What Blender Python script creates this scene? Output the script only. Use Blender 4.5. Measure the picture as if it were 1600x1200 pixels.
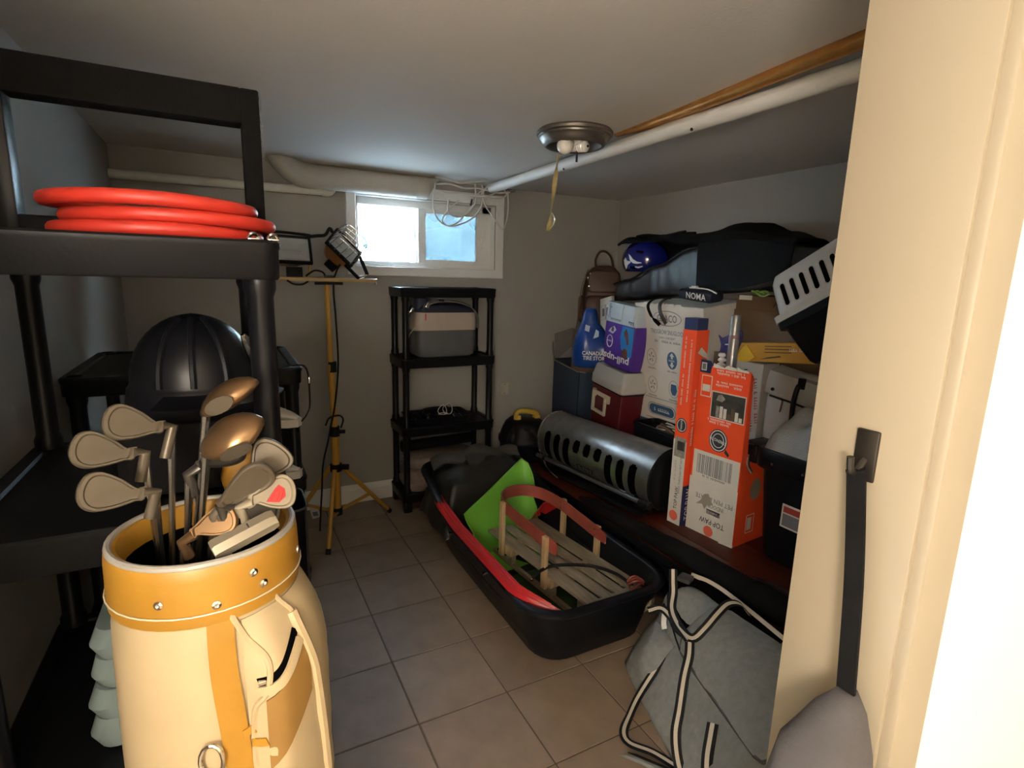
import bpy, bmesh, math, random
from mathutils import Vector, Matrix, noise
random.seed(7)
for o in list(bpy.data.objects):
    bpy.data.objects.remove(o, do_unlink=True)
SC = bpy.context.scene
COL = SC.collection
PI = math.pi

# ------------------------------------------------------------------ camera, sky, exposure
H = 2.079          # ceiling height
YB = 3.458         # back wall
XR = 2.733         # right wall
XL = -0.46         # left wall
YF = 0.40          # room face of the wall with the doorway
cam = bpy.data.cameras.new('camera')
cam.sensor_width = 36
cam.sensor_fit = 'HORIZONTAL'
cam.lens = 848.02 / 1600 * 36
cam.clip_start = 0.02
camo = bpy.data.objects.new('camera', cam)
COL.objects.link(camo)
_y, _p, _r = map(math.radians, (27.971, 10.966, 1.527))
_f = Vector((math.sin(_y) * math.cos(_p), math.cos(_y) * math.cos(_p), -math.sin(_p)))
_rt = Vector((math.cos(_y), -math.sin(_y), 0))
_up = _rt.cross(_f)
_r2 = _rt * math.cos(_r) + _up * math.sin(_r)
_u2 = -_rt * math.sin(_r) + _up * math.cos(_r)
camo.matrix_world = Matrix.Translation((0, 0, 1.477)) @ Matrix((_r2, _u2, -_f)).transposed().to_4x4()
SC.camera = camo

w = bpy.data.worlds.new('sky')
SC.world = w
w.use_nodes = True
bg = w.node_tree.nodes['Background']
bg.inputs[0].default_value = (0.73, 0.88, 1.0, 1)
bg.inputs[1].default_value = 80.0

SC.view_settings.view_transform = 'Standard'
SC.view_settings.look = 'None'
SC.view_settings.gamma = 1
SC.view_settings.use_curve_mapping = False
SC.view_settings.exposure = 0.28


def lamp(name, kind, loc, energy, color, size=0.1, rot=(0, 0, 0)):
    l = bpy.data.lights.new(name, kind)
    l.energy = energy
    l.color = color
    if kind == 'AREA':
        l.size = size
    elif kind == 'SUN':
        l.angle = size
    else:
        l.shadow_soft_size = size
    o = bpy.data.objects.new(name, l)
    o.location = loc
    o.rotation_euler = rot
    COL.objects.link(o)
    return o


# sun from behind the house: it never enters the window but lights the snowy ground outside
SUN = lamp('sun', 'SUN', (0, -3, 8), 2300, (0.86, 0.94, 1.0), 0.02, (math.radians(40), 0, 0))
# the hallway lamp behind the camera (the room's own fixture is off)
HALL_LIGHT = lamp('hall_lamp_light', 'POINT', (-0.55, -0.62, 1.50), 102, (1.0, 0.88, 0.74), 0.16)

# ------------------------------------------------------------------ materials
MATS = {}


def mat(name, col, rough=0.6, metal=0.0, var=0.12, scale=14.0, bump=0.0, bscale=60.0, spec=0.5, coat=0.0,
        stretch=None, dark=None, rand=0.0, sheen=0.0):
    if name in MATS:
        return MATS[name]
    m = bpy.data.materials.new(name)
    m.use_nodes = True
    nt = m.node_tree
    N, L = nt.nodes, nt.links
    b = N['Principled BSDF']
    b.inputs['Roughness'].default_value = rough
    b.inputs['Metallic'].default_value = metal
    b.inputs['Specular IOR Level'].default_value = spec
    if coat:
        b.inputs['Coat Weight'].default_value = coat
    if sheen:
        b.inputs['Sheen Weight'].default_value = sheen
    tc = N.new('ShaderNodeTexCoord')
    src = tc.outputs['Object']
    if stretch:
        mp = N.new('ShaderNodeMapping')
        mp.inputs['Scale'].default_value = stretch
        L.new(src, mp.inputs[0])
        src = mp.outputs[0]
    nz = N.new('ShaderNodeTexNoise')
    nz.inputs['Scale'].default_value = scale
    nz.inputs['Detail'].default_value = 4
    L.new(src, nz.inputs['Vector'])
    mx = N.new('ShaderNodeMix')
    mx.data_type = 'RGBA'
    d = dark if dark else tuple(c * (1 - var * 1.6) for c in col)
    mx.inputs[6].default_value = (*d, 1)
    mx.inputs[7].default_value = (*[min(1, c * (1 + var * 0.6)) for c in col], 1)
    L.new(nz.outputs['Fac'], mx.inputs[0])
    out = mx.outputs[2]
    if rand:
        oi = N.new('ShaderNodeObjectInfo')
        hs = N.new('ShaderNodeHueSaturation')
        ma = N.new('ShaderNodeMath')
        ma.operation = 'MULTIPLY_ADD'
        ma.inputs[1].default_value = rand
        ma.inputs[2].default_value = 1 - rand / 2
        L.new(oi.outputs['Random'], ma.inputs[0])
        L.new(ma.outputs[0], hs.inputs['Value'])
        L.new(out, hs.inputs['Color'])
        out = hs.outputs[0]
    L.new(out, b.inputs['Base Color'])
    if bump:
        n2 = N.new('ShaderNodeTexNoise')
        n2.inputs['Scale'].default_value = bscale
        n2.inputs['Detail'].default_value = 3
        L.new(src, n2.inputs['Vector'])
        bp = N.new('ShaderNodeBump')
        bp.inputs['Strength'].default_value = bump
        bp.inputs['Distance'].default_value = 0.004
        L.new(n2.outputs['Fac'], bp.inputs['Height'])
        L.new(bp.outputs[0], b.inputs['Normal'])
    MATS[name] = m
    return m


WALL = mat('wall_paint', (0.335, 0.32, 0.295), 0.75, var=0.05, scale=3, bump=0.15, bscale=180)
CEIL = mat('ceiling_paint', (0.70, 0.665, 0.615), 0.8, var=0.05, scale=2.5, bump=0.12, bscale=90)
HALLP = mat('hall_paint', (0.86, 0.82, 0.72), 0.6, var=0.03, scale=3)
TRIMP = mat('white_trim_paint', (0.78, 0.775, 0.75), 0.42, var=0.05, scale=8)
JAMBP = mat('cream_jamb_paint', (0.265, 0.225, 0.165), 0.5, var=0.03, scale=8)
GROUT = mat('grout', (0.115, 0.085, 0.06), 0.9, var=0.2, scale=40)
TILE = mat('tile_ceramic', (0.27, 0.195, 0.135), 0.5, var=0.28, scale=9, bump=0.12, bscale=50, rand=0.14)
HFLOOR = mat('hall_floor', (0.35, 0.28, 0.2), 0.5)
PIPEW = mat('white_pipe_paint', (0.70, 0.68, 0.63), 0.5, var=0.06, bump=0.2, bscale=80)
DUCTM = mat('painted_duct', (0.50, 0.475, 0.43), 0.6, var=0.08, bump=0.3, bscale=40)
COPPER = mat('aged_copper', (0.55, 0.26, 0.06), 0.35, 0.7, var=0.25, scale=20)
NICKEL = mat('brushed_nickel', (0.20, 0.18, 0.16), 0.45, 0.8, var=0.1)
CERAM = mat('white_ceramic', (0.75, 0.72, 0.66), 0.35, var=0.04)
BULBM = mat('frosted_bulb', (0.78, 0.75, 0.7), 0.25, var=0.03)
DKMETAL = mat('dark_metal', (0.05, 0.045, 0.04), 0.4, 0.8)
FLYP = mat('flypaper_strip', (0.55, 0.45, 0.2), 0.3, var=0.3, scale=60, coat=0.4)
CABLEW = mat('white_cable', (0.62, 0.60, 0.56), 0.5, var=0.05)
BLK = mat('black_plastic', (0.006, 0.0065, 0.008), 0.45, spec=0.18, var=0.15, bump=0.1, bscale=120)
BLKS = mat('satin_black_plastic', (0.006, 0.0065, 0.009), 0.36, spec=0.22, var=0.15)
RUB = mat('black_rubber', (0.006, 0.006, 0.0065), 0.7, spec=0.25, var=0.15)
BLKF = mat('black_fabric', (0.006, 0.006, 0.0065), 0.9, spec=0.12, var=0.3, scale=30, bump=0.3, bscale=200)
BLKL = mat('black_coated_cloth', (0.014, 0.014, 0.012), 0.5, var=0.3, scale=20, bump=0.2, bscale=40)
YEL = mat('yellow_painted_steel', (0.52, 0.28, 0.04), 0.42, var=0.15, scale=10)
TAN = mat('tan_steel_bar', (0.50, 0.34, 0.14), 0.42, var=0.12, scale=10)
RUST = mat('orange_brown_housing', (0.30, 0.12, 0.035), 0.45, var=0.15)
STEEL = mat('bright_steel', (0.62, 0.61, 0.6), 0.25, 1.0, var=0.1)
GALV = mat('galvanised_sheet', (0.46, 0.46, 0.455), 0.36, 0.92, var=0.3, scale=16, bump=0.15, bscale=25)
CHROME = mat('chrome', (0.75, 0.74, 0.72), 0.12, 1.0, var=0.05)
INNERB = mat('shaded_inside', (0.002, 0.002, 0.002), 0.95, spec=0.02)  # near-black: the shade inside holes, slots and openings put into colour
RED = mat('red_plastic', (0.50, 0.018, 0.022), 0.38, var=0.12)
REDH = mat('red_rubber_hose', (0.56, 0.035, 0.02), 0.45, var=0.1)
GREEN = mat('green_plastic', (0.20, 0.56, 0.06), 0.40, var=0.06, scale=5)
WOODG = mat('weathered_pine', (0.33, 0.27, 0.185), 0.65, var=0.35, scale=9, stretch=(8, 1, 8), bump=0.2)
WOODP = mat('pine_stake', (0.55, 0.39, 0.21), 0.6, var=0.3, scale=9, stretch=(8, 8, 1))
REDW = mat('faded_red_wood', (0.33, 0.07, 0.05), 0.5, var=0.35, scale=12)
CHERRY = mat('red_brown_wood', (0.080, 0.014, 0.006), 0.36, spec=0.35, var=0.3, scale=6, stretch=(1, 14, 1))
CARD = mat('brown_cardboard', (0.155, 0.095, 0.052), 0.8, var=0.12, scale=8, bump=0.2, bscale=60)
CARDW = mat('pale_cardboard', (0.78, 0.74, 0.68), 0.75, var=0.08, scale=6, bump=0.12, bscale=40)
CARDWH = mat('white_carton', (0.74, 0.72, 0.67), 0.65, var=0.06)
ORANGE = mat('orange_carton', (1.0, 0.10, 0.028), 0.5, spec=0.3, var=0.08)
NAVY = mat('navy_print', (0.012, 0.022, 0.10), 0.5, var=0.08)
BLUEP = mat('blue_print', (0.055, 0.15, 0.30), 0.55, var=0.08)
INKG = mat('grey_ink', (0.20, 0.21, 0.24), 0.7, var=0.1)
INKN = mat('dark_ink', (0.03, 0.035, 0.06), 0.7, var=0.1)
INKW = mat('white_ink', (0.80, 0.79, 0.77), 0.6, var=0.03)
INKR = mat('red_ink', (0.42, 0.05, 0.04), 0.6, var=0.1)
CORAL = mat('coral_sticker', (0.85, 0.17, 0.10), 0.5, var=0.04)
PURP = mat('purple_film', (0.085, 0.025, 0.30), 0.35, var=0.08)
SKYB = mat('sky_blue_film', (0.02, 0.22, 0.55), 0.35, var=0.1)
PALEB = mat('pale_blue_film', (0.55, 0.63, 0.70), 0.35, var=0.06)
BLUEB = mat('blue_bag_film', (0.008, 0.055, 0.30), 0.32, var=0.15, bump=0.3, bscale=18)
BLUEF = mat('dark_blue_fabric', (0.018, 0.032, 0.062), 0.8, var=0.2, bump=0.3, bscale=150)
MAROON = mat('maroon_plastic', (0.105, 0.010, 0.016), 0.38, var=0.1)
LIDW = mat('cooler_lid_white', (0.50, 0.50, 0.48), 0.4, var=0.05)
CREAM = mat('cream_handle', (0.60, 0.54, 0.42), 0.45, var=0.05)
LEATHB = mat('brown_leather', (0.072, 0.028, 0.014), 0.5, var=0.25, scale=18, bump=0.25, bscale=60)
SATIN = mat('grey_satin_nylon', (0.040, 0.040, 0.044), 0.42, var=0.25, scale=12, bump=0.25, bscale=30)
HELM = mat('blue_helmet_shell', (0.010, 0.014, 0.13), 0.15, var=0.1, coat=0.8)
YELC = mat('yellow_carton', (0.55, 0.27, 0.02), 0.5, var=0.12)
KENW = mat('light_grey_plastic', (0.52, 0.51, 0.49), 0.45, var=0.05)
GREYB = mat('warm_grey_leatherette', (0.38, 0.36, 0.33), 0.55, var=0.08)
GCLOTH = mat('grey_fleece', (0.36, 0.385, 0.41), 0.9, var=0.12, scale=22, bump=0.4, bscale=120)
DUFF = mat('heather_grey_canvas', (0.23, 0.24, 0.235), 0.85, var=0.22, scale=45, bump=0.3, bscale=220)
STRIPE = mat('cream_webbing', (0.56, 0.50, 0.41), 0.8, var=0.06)
GOLD = mat('mustard_leather', (0.40, 0.20, 0.022), 0.45, var=0.2, scale=12, bump=0.2, bscale=60)
VINYL = mat('cream_vinyl', (0.47, 0.365, 0.215), 0.38, var=0.12, scale=7, bump=0.15, bscale=30)
CLUBM = mat('brushed_club_steel', (0.13, 0.108, 0.08), 0.45, 0.5, var=0.2, scale=30)
CLUBD = mat('dark_club_steel', (0.06, 0.053, 0.045), 0.4, 0.6, var=0.2)
CLUBG = mat('bronze_club_head', (0.25, 0.15, 0.075), 0.3, 0.8, var=0.25)
CLUBC = mat('satin_putter_steel', (0.27, 0.235, 0.175), 0.5, 0.4, var=0.08)
DKGREY = mat('dark_grey_padded_cloth', (0.06, 0.057, 0.062), 0.9, var=0.2, bump=0.3, bscale=100)
COOLG = mat('slate_grey_nylon', (0.085, 0.088, 0.092), 0.6, var=0.15, bump=0.25, bscale=30)
COOLC = mat('sand_nylon', (0.40, 0.335, 0.28), 0.65, var=0.08, bump=0.2, bscale=30)
QUILT = mat('floral_quilt', (0.30, 0.23, 0.19), 0.85, var=0.4, scale=16)
PAPER = mat('white_paper', (0.75, 0.73, 0.68), 0.7, var=0.04)
PHOTOP = mat('printed_photo_dark', (0.06, 0.055, 0.045), 0.5, var=0.6, scale=40)
PHOTOL = mat('printed_photo_light', (0.40, 0.37, 0.32), 0.5, var=0.5, scale=60)
REFL = mat('lamp_reflector', (0.75, 0.75, 0.74), 0.35, 0.3, var=0.05)
SHOEW = mat('white_trainer', (0.62, 0.60, 0.56), 0.6, var=0.08)
ICEB = mat('pale_blue_plastic', (0.45, 0.52, 0.58), 0.3, var=0.06)
YTOOL = mat('yellow_plastic', (0.58, 0.40, 0.05), 0.4, var=0.1)
SNOWG = mat('snowy_ground', (0.80, 0.83, 0.86), 0.9, var=0.08, scale=2)
SNOWY = mat('pale_window_well', (0.80, 0.84, 0.86), 0.9, var=0.3, scale=3.2, dark=(0.26, 0.42, 0.46))


def glass_mat(name, haze, tint, scale, film=None, film_share=0.5):
    """A window pane: clear, with streaks of dirt and film that scatter the light."""
    m = bpy.data.materials.new(name)
    m.use_nodes = True
    nt = m.node_tree
    N, L = nt.nodes, nt.links
    N.remove(N['Principled BSDF'])
    out = N['Material Output']
    tr = N.new('ShaderNodeBsdfTransparent')
    tr.inputs[0].default_value = (*tint, 1)
    tl = N.new('ShaderNodeBsdfTranslucent')
    tl.inputs[0].default_value = (0.85, 0.93, 0.98, 1)
    gl = N.new('ShaderNodeBsdfGlossy')
    gl.inputs['Roughness'].default_value = 0.05
    tc = N.new('ShaderNodeTexCoord')
    nz = N.new('ShaderNodeTexNoise')
    nz.inputs['Scale'].default_value = scale
    nz.inputs['Detail'].default_value = 5
    L.new(tc.outputs['Object'], nz.inputs['Vector'])
    rp = N.new('ShaderNodeMapRange')
    rp.inputs[1].default_value = 0.35
    rp.inputs[2].default_value = 0.7
    rp.inputs[3].default_value = max(0, haze - 0.3)
    rp.inputs[4].default_value = min(1, haze + 0.3)
    L.new(nz.outputs['Fac'], rp.inputs[0])
    m1 = N.new('ShaderNodeMixShader')
    L.new(rp.outputs[0], m1.inputs[0])
    L.new(tr.outputs[0], m1.inputs[1])
    L.new(tl.outputs[0], m1.inputs[2])
    m2 = N.new('ShaderNodeMixShader')
    m2.inputs[0].default_value = 0.06
    L.new(m1.outputs[0], m2.inputs[1])
    if film:
        # grime: a mottled layer that lets only a little light through
        ft = N.new('ShaderNodeBsdfTransparent')
        n2 = N.new('ShaderNodeTexNoise')
        n2.inputs['Scale'].default_value = scale * 0.7
        n2.inputs['Detail'].default_value = 6
        L.new(tc.outputs['Object'], n2.inputs['Vector'])
        mc = N.new('ShaderNodeMix')
        mc.data_type = 'RGBA'
        mc.inputs[6].default_value = (*film, 1)
        mc.inputs[7].default_value = (*[c * 2.2 for c in film], 1)
        L.new(n2.outputs['Fac'], mc.inputs[0])
        L.new(mc.outputs[2], ft.inputs[0])
        r2 = N.new('ShaderNodeMapRange')
        r2.inputs[1].default_value = 1 - film_share - 0.08
        r2.inputs[2].default_value = 1 - film_share + 0.04
        L.new(nz.outputs['Fac'], r2.inputs[0])
        m3 = N.new('ShaderNodeMixShader')
        L.new(r2.outputs[0], m3.inputs[0])
        L.new(m1.outputs[0], m3.inputs[1])
        L.new(ft.outputs[0], m3.inputs[2])
        L.new(m3.outputs[0], m2.inputs[1])
    L.new(gl.outputs[0], m2.inputs[2])
    L.new(m2.outputs[0], out.inputs[0])
    return m


GLASSL = glass_mat('streaked_window_glass', 0.30, (0.95, 0.98, 1.0), 9, (0.040, 0.050, 0.051), 0.45)
GLASSR = glass_mat('frosted_dirty_glass', 0.5, (0.75, 0.88, 0.95), 9, (0.022, 0.0265, 0.029), 0.92)
LENS = glass_mat('lamp_lens_glass', -0.2, (0.95, 0.96, 0.97), 3)

# ------------------------------------------------------------------ mesh helpers
V = Vector
FRAME = {}


def Rz(a):
    return Matrix.Rotation(a, 4, 'Z')


def new():
    return bmesh.new()


def frame_of(o):
    while o is not None:
        if o.name in FRAME:
            return FRAME[o.name]
        o = o.parent
    return Matrix.Identity(4)


def link(name, bm, m, parent=None, smooth=40, local=False, recalc=True, kind=None):
    """Turn a bmesh (world coordinates unless local) into ONE mesh object under its parent."""
    if recalc:
        bmesh.ops.recalc_face_normals(bm, faces=bm.faces)
    if parent is not None and not local:
        bm.transform(frame_of(parent).inverted())
    me = bpy.data.meshes.new(name)
    bm.to_mesh(me)
    bm.free()
    me.materials.append(m)
    if smooth:
        me.shade_smooth()
        if smooth < 180:
            me.set_sharp_from_angle(angle=math.radians(smooth))
    o = bpy.data.objects.new(name, me)
    COL.objects.link(o)
    if parent is not None:
        o.parent = parent
    if kind:
        o['kind'] = kind
    return o


def tag(o, label, cat, group=None):
    o['label'] = label
    o['category'] = cat
    if group:
        o['group'] = group
    return o


def thing(name, label, cat, loc=(0, 0, 0), rot=(0, 0, 0), group=None):
    o = bpy.data.objects.new(name, None)
    o.empty_display_size = 0.05
    o.location = loc
    o.rotation_euler = rot
    COL.objects.link(o)
    from mathutils import Euler
    FRAME[o.name] = Matrix.Translation(loc) @ Euler(rot).to_matrix().to_4x4()
    return tag(o, label, cat, group)


def struct(name, bm, m, parent=None, **k):
    o = link(name, bm, m, parent, **k)
    if parent is None:
        o['kind'] = 'structure'
    return o


def box(bm, c, s, bev=0.0, seg=2, rot=None):
    M = Matrix.Translation(c) @ (rot if rot is not None else Matrix.Identity(4)) @ Matrix.Diagonal((*s, 1))
    r = bmesh.ops.create_cube(bm, size=1, matrix=M)
    if bev:
        es = list({e for v in r['verts'] for e in v.link_edges})
        bmesh.ops.bevel(bm, geom=es, offset=bev, segments=seg, profile=0.5, affect='EDGES')
    return bm


def bx(a, b, bev=0.0, seg=2, bm=None):
    bm = bm if bm is not None else new()
    return box(bm, [(a[i] + b[i]) / 2 for i in range(3)], [abs(b[i] - a[i]) for i in range(3)], bev, seg)


def loft(bm, rings, closed=True, cap0=True, cap1=True, wrap=False):
    vs = [[bm.verts.new(p) for p in r] for r in rings]
    n = len(vs[0])
    k = len(vs)
    for i in range(k if wrap else k - 1):
        a, b = vs[i], vs[(i + 1) % k]
        for j in range(n if closed else n - 1):
            q = (a[j], a[(j + 1) % n], b[(j + 1) % n], b[j])
            if len(set(q)) == 4:
                try:
                    bm.faces.new(q)
                except ValueError:
                    pass
    if not wrap and closed:
        if cap0:
            bm.faces.new(vs[0][::-1])
        if cap1:
            bm.faces.new(vs[-1])
    return bm


def spline(pts, n=6, closed=False):
    """Catmull-Rom through the points."""
    P = [V(p) for p in pts]
    out = []
    k = len(P)
    for i in range(k if closed else k - 1):
        p1, p2 = P[i], P[(i + 1) % k]
        p0 = P[i - 1] if (i > 0 or closed) else p1 * 2 - p2
        p3 = P[(i + 2) % k] if (i + 2 < k or closed) else p2 * 2 - p1
        for j in range(n):
            t = j / n
            out.append(0.5 * ((2 * p1) + (-p0 + p2) * t + (2 * p0 - 5 * p1 + 4 * p2 - p3) * t * t
                              + (-p0 + 3 * p1 - 3 * p2 + p3) * t ** 3))
    if not closed:
        out.append(P[-1])
    return out


def frames(P, closed=False):
    T = []
    k = len(P)
    for i in range(k):
        a = P[(i - 1) % k] if (closed or i > 0) else P[i]
        b = P[(i + 1) % k] if (closed or i < k - 1) else P[i]
        t = (b - a)
        T.append(t.normalized() if t.length > 1e-9 else V((0, 0, 1)))
    u = T[0].orthogonal().normalized()
    U = []
    for t in T:
        u = (u - t * u.dot(t))
        u = u.normalized() if u.length > 1e-6 else t.orthogonal().normalized()
        U.append((u.copy(), t.cross(u)))
    return T, U


def tube(bm, pts, r, n=8, closed=False):
    P = [V(p) for p in pts]
    T, U = frames(P, closed)
    rings = []
    for i, p in enumerate(P):
        rr_ = r[i] if isinstance(r, (list, tuple)) else r
        u, w_ = U[i]
        rings.append([p + u * (rr_ * math.cos(2 * PI * j / n)) + w_ * (rr_ * math.sin(2 * PI * j / n)) for j in range(n)])
    return loft(bm, rings, wrap=closed)


def rod(pts, r, n=8, closed=False, bm=None, sp=0):
    bm = bm if bm is not None else new()
    return tube(bm, spline(pts, sp, closed) if sp else pts, r, n, closed)


def lathe(bm, prof, n=24, M=None, cap=True):
    M = M if M is not None else Matrix.Identity(4)
    rings = [[M @ V((max(r, 1e-4) * math.cos(2 * PI * j / n), max(r, 1e-4) * math.sin(2 * PI * j / n), z)) for j in range(n)] for r, z in prof]
    return loft(bm, rings, cap0=cap, cap1=cap)


def axis_matrix(origin, zdir, xdir=None):
    z = V(zdir).normalized()
    x = V(xdir) if xdir is not None else z.orthogonal()
    x = (x - z * x.dot(z)).normalized()
    y = z.cross(x)
    return Matrix.Translation(origin) @ Matrix((x, y, z)).transposed().to_4x4()


def rr(cx, cy, hx, hy, r, n=5, z=0.0):
    """Rounded rectangle outline, counter-clockwise."""
    r = min(r, hx * 0.999, hy * 0.999)
    out = []
    for qx, qy, a0 in ((1, 1, 0), (-1, 1, 90), (-1, -1, 180), (1, -1, 270)):
        for i in range(n + 1):
            a = math.radians(a0 + 90 * i / n)
            out.append(V((cx + qx * (hx - r) + r * math.cos(a), cy + qy * (hy - r) + r * math.sin(a), z)))
    return out


def prism(bm, poly, M, d):
    """Extrude a 2-D outline (x, y) by d along the matrix's z."""
    return loft(bm, [[M @ V((x, y, 0)) for x, y in poly], [M @ V((x, y, d)) for x, y in poly]])


def sheet(bm, grid, t=0.003):
    """A grid of points made into a thin solid sheet."""
    R, Cc = len(grid), len(grid[0])
    G = [[V(p) for p in row] for row in grid]
    nrm = []
    for i in range(R):
        row = []
        for j in range(Cc):
            a = G[min(i + 1, R - 1)][j] - G[max(i - 1, 0)][j]
            b = G[i][min(j + 1, Cc - 1)] - G[i][max(j - 1, 0)]
            c = a.cross(b)
            row.append(c.normalized() if c.length > 1e-9 else V((0, 0, 1)))
        nrm.append(row)
    A = [[bm.verts.new(G[i][j] + nrm[i][j] * t / 2) for j in range(Cc)] for i in range(R)]
    Bv = [[bm.verts.new(G[i][j] - nrm[i][j] * t / 2) for j in range(Cc)] for i in range(R)]
    for i in range(R - 1):
        for j in range(Cc - 1):
            bm.faces.new((A[i][j], A[i][j + 1], A[i + 1][j + 1], A[i + 1][j]))
            bm.faces.new((Bv[i][j], Bv[i + 1][j], Bv[i + 1][j + 1], Bv[i][j + 1]))
    for i in range(R - 1):
        bm.faces.new((A[i][0], A[i + 1][0], Bv[i + 1][0], Bv[i][0]))
        bm.faces.new((A[i][-1], Bv[i][-1], Bv[i + 1][-1], A[i + 1][-1]))
    for j in range(Cc - 1):
        bm.faces.new((A[0][j], Bv[0][j], Bv[0][j + 1], A[0][j + 1]))
        bm.faces.new((A[-1][j], A[-1][j + 1], Bv[-1][j + 1], Bv[-1][j]))
    return bm


def wob(bm, amp, freq, seed=0, keep=None):
    """Soft irregular folds: push vertices along their normals by noise."""
    bm.normal_update()
    for v in bm.verts:
        if keep and keep(v.co):
            continue
        q = V(v.co) * freq + V((seed * 7.3, seed * 3.1, seed * 5.7))
        v.co += v.normal * (noise.noise(q) * amp + noise.noise(q * 2.3) * amp * 0.4)
    return bm


def ribbon(bm, pts, wdir, wid, t=0.002, n=5, off=0.0, nrm_hint=None):
    """A flat strap along the points; wdir gives the width direction (one vector or one per point)."""
    m = len(pts)
    P = spline(pts, n)
    W = [V(wdir)] * m if not isinstance(wdir[0], (tuple, list, Vector)) else [V(x) for x in wdir]
    Ws = spline(W, n)
    grid = []
    for i, p in enumerate(P):
        a = P[min(i + 1, len(P) - 1)] - P[max(i - 1, 0)]
        wv = (Ws[i] - a.normalized() * Ws[i].dot(a.normalized())).normalized()
        nn = a.normalized().cross(wv)
        if nrm_hint is not None and nn.dot(V(nrm_hint)) < 0:
            nn = -nn
        q = p + nn * off
        grid.append([q - wv * wid / 2, q, q + wv * wid / 2])
    return sheet(bm, grid, t)


class Face:
    """A flat face to print on: origin at its lower left, u to the right, v up."""

    def __init__(s, o, u, v):
        s.o, s.u, s.v = V(o), V(u).normalized(), V(v).normalized()
        s.n = s.u.cross(s.v).normalized()

    def p(s, a, b, h=0.0):
        return s.o + s.u * a + s.v * b + s.n * h

    def poly(s, bm, pts, h=0.0006, t=0.0006):
        return loft(bm, [[s.p(a, b, h - t) for a, b in pts], [s.p(a, b, h) for a, b in pts]])

    def rect(s, bm, a0, b0, a1, b1, h=0.0006, t=0.0006):
        return s.poly(bm, [(a0, b0), (a1, b0), (a1, b1), (a0, b1)], h, t)

    def disc(s, bm, a, b, r, h=0.0006, n=20, ry=None, t=0.0006):
        ry = ry or r
        return s.poly(bm, [(a + r * math.cos(2 * PI * i / n), b + ry * math.sin(2 * PI * i / n)) for i in range(n)], h, t)

    def ring(s, bm, a, b, r, wd, h=0.0008, n=24, ry=None):
        ry = ry or r
        R = []
        k, o = (1.414, PI / 4) if n == 4 else (1, 0)
        for q, hh in ((0, 0), (0, h), (wd, h), (wd, 0)):
            R.append([s.p(a + (r - q) * k * math.cos(2 * PI * i / n + o), b + (ry - q) * k * math.sin(2 * PI * i / n + o), hh) for i in range(n)])
        return loft(bm, R, wrap=True)

    def text(s, body, a, b, wid, hgt, mt, parent, name='lettering', turn=0, h=0.0012, bold=0.0):
        """Printed words centred at (a, b), wid x hgt; turn in degrees."""
        cu = bpy.data.curves.new('lettering', 'FONT')
        cu.body = body
        cu.align_x = 'CENTER'
        cu.align_y = 'CENTER'
        cu.extrude = 0.0003
        cu.offset = bold
        cu.resolution_u = 2
        to = bpy.data.objects.new('lettering', cu)
        me = bpy.data.meshes.new_from_object(to)
        bpy.data.objects.remove(to)
        xs = [v.co.x for v in me.vertices]
        ys = [v.co.y for v in me.vertices]
        mx, my = (max(xs) + min(xs)) / 2, (max(ys) + min(ys)) / 2
        sx, sy = wid / (max(xs) - min(xs)), hgt / (max(ys) - min(ys))
        c_, s_ = math.cos(math.radians(turn)), math.sin(math.radians(turn))
        inv = frame_of(parent).inverted()
        for v in me.vertices:
            x, y = (v.co.x - mx) * sx, (v.co.y - my) * sy
            v.co = inv @ s.p(a + x * c_ - y * s_, b + x * s_ + y * c_, h + v.co.z)
        me.materials.clear()
        me.materials.append(mt)
        me.name = name
        o = bpy.data.objects.new(name, me)
        COL.objects.link(o)
        o.parent = parent
        return o

    def fine_print(s, a, b, wid, hgt, mt, parent, turn=0, h=0.0012, seed=1):
        """A line of print too small to read in the photograph: short strokes of letter height."""
        r = random.Random(seed + int(1000 * a) + int(7000 * b))
        c_, s_ = math.cos(math.radians(turn)), math.sin(math.radians(turn))
        bm = new()
        x = -wid / 2
        while x < wid / 2 - hgt * 0.3:
            w_ = hgt * r.uniform(0.35, 0.75)
            if r.random() > 0.14:
                y0, y1 = -hgt / 2, hgt / 2 * r.choice((1, 1, 0.6))
                q = [(x, y0), (x + w_, y0), (x + w_, y0 + hgt * 0.28), (x + w_ * 0.45, y0 + hgt * 0.28), (x + w_ * 0.45, y1), (x, y1)]
                s.poly(bm, [(a + px * c_ - py * s_, b + px * s_ + py * c_) for px, py in q], h)
            x += w_ + hgt * 0.2
        return link('fine_print', bm, mt, parent, smooth=0, kind='stuff')

# ------------------------------------------------------------------ the room shell
TS = 0.333
floor = struct('floor', bx((XL, 0.2, -0.10), (XR, YB, -0.004)), GROUT)
_tile_cache = {}


def tile_mesh(wx, wy):
    key = (round(wx, 3), round(wy, 3))
    if key not in _tile_cache:
        bm = box(new(), (0, 0, -0.006), (wx - 0.006, wy - 0.006, 0.012), 0.0018, 1)
        me = bpy.data.meshes.new('tile')
        bm.to_mesh(me)
        bm.free()
        me.materials.append(TILE)
        _tile_cache[key] = me
    return _tile_cache[key]


def cuts(lo, hi, origin):
    k = math.ceil((lo - origin) / TS + 1e-6)
    out = [lo]
    while origin + k * TS < hi - 1e-6:
        out.append(origin + k * TS)
        k += 1
    return out + [hi]


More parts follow.
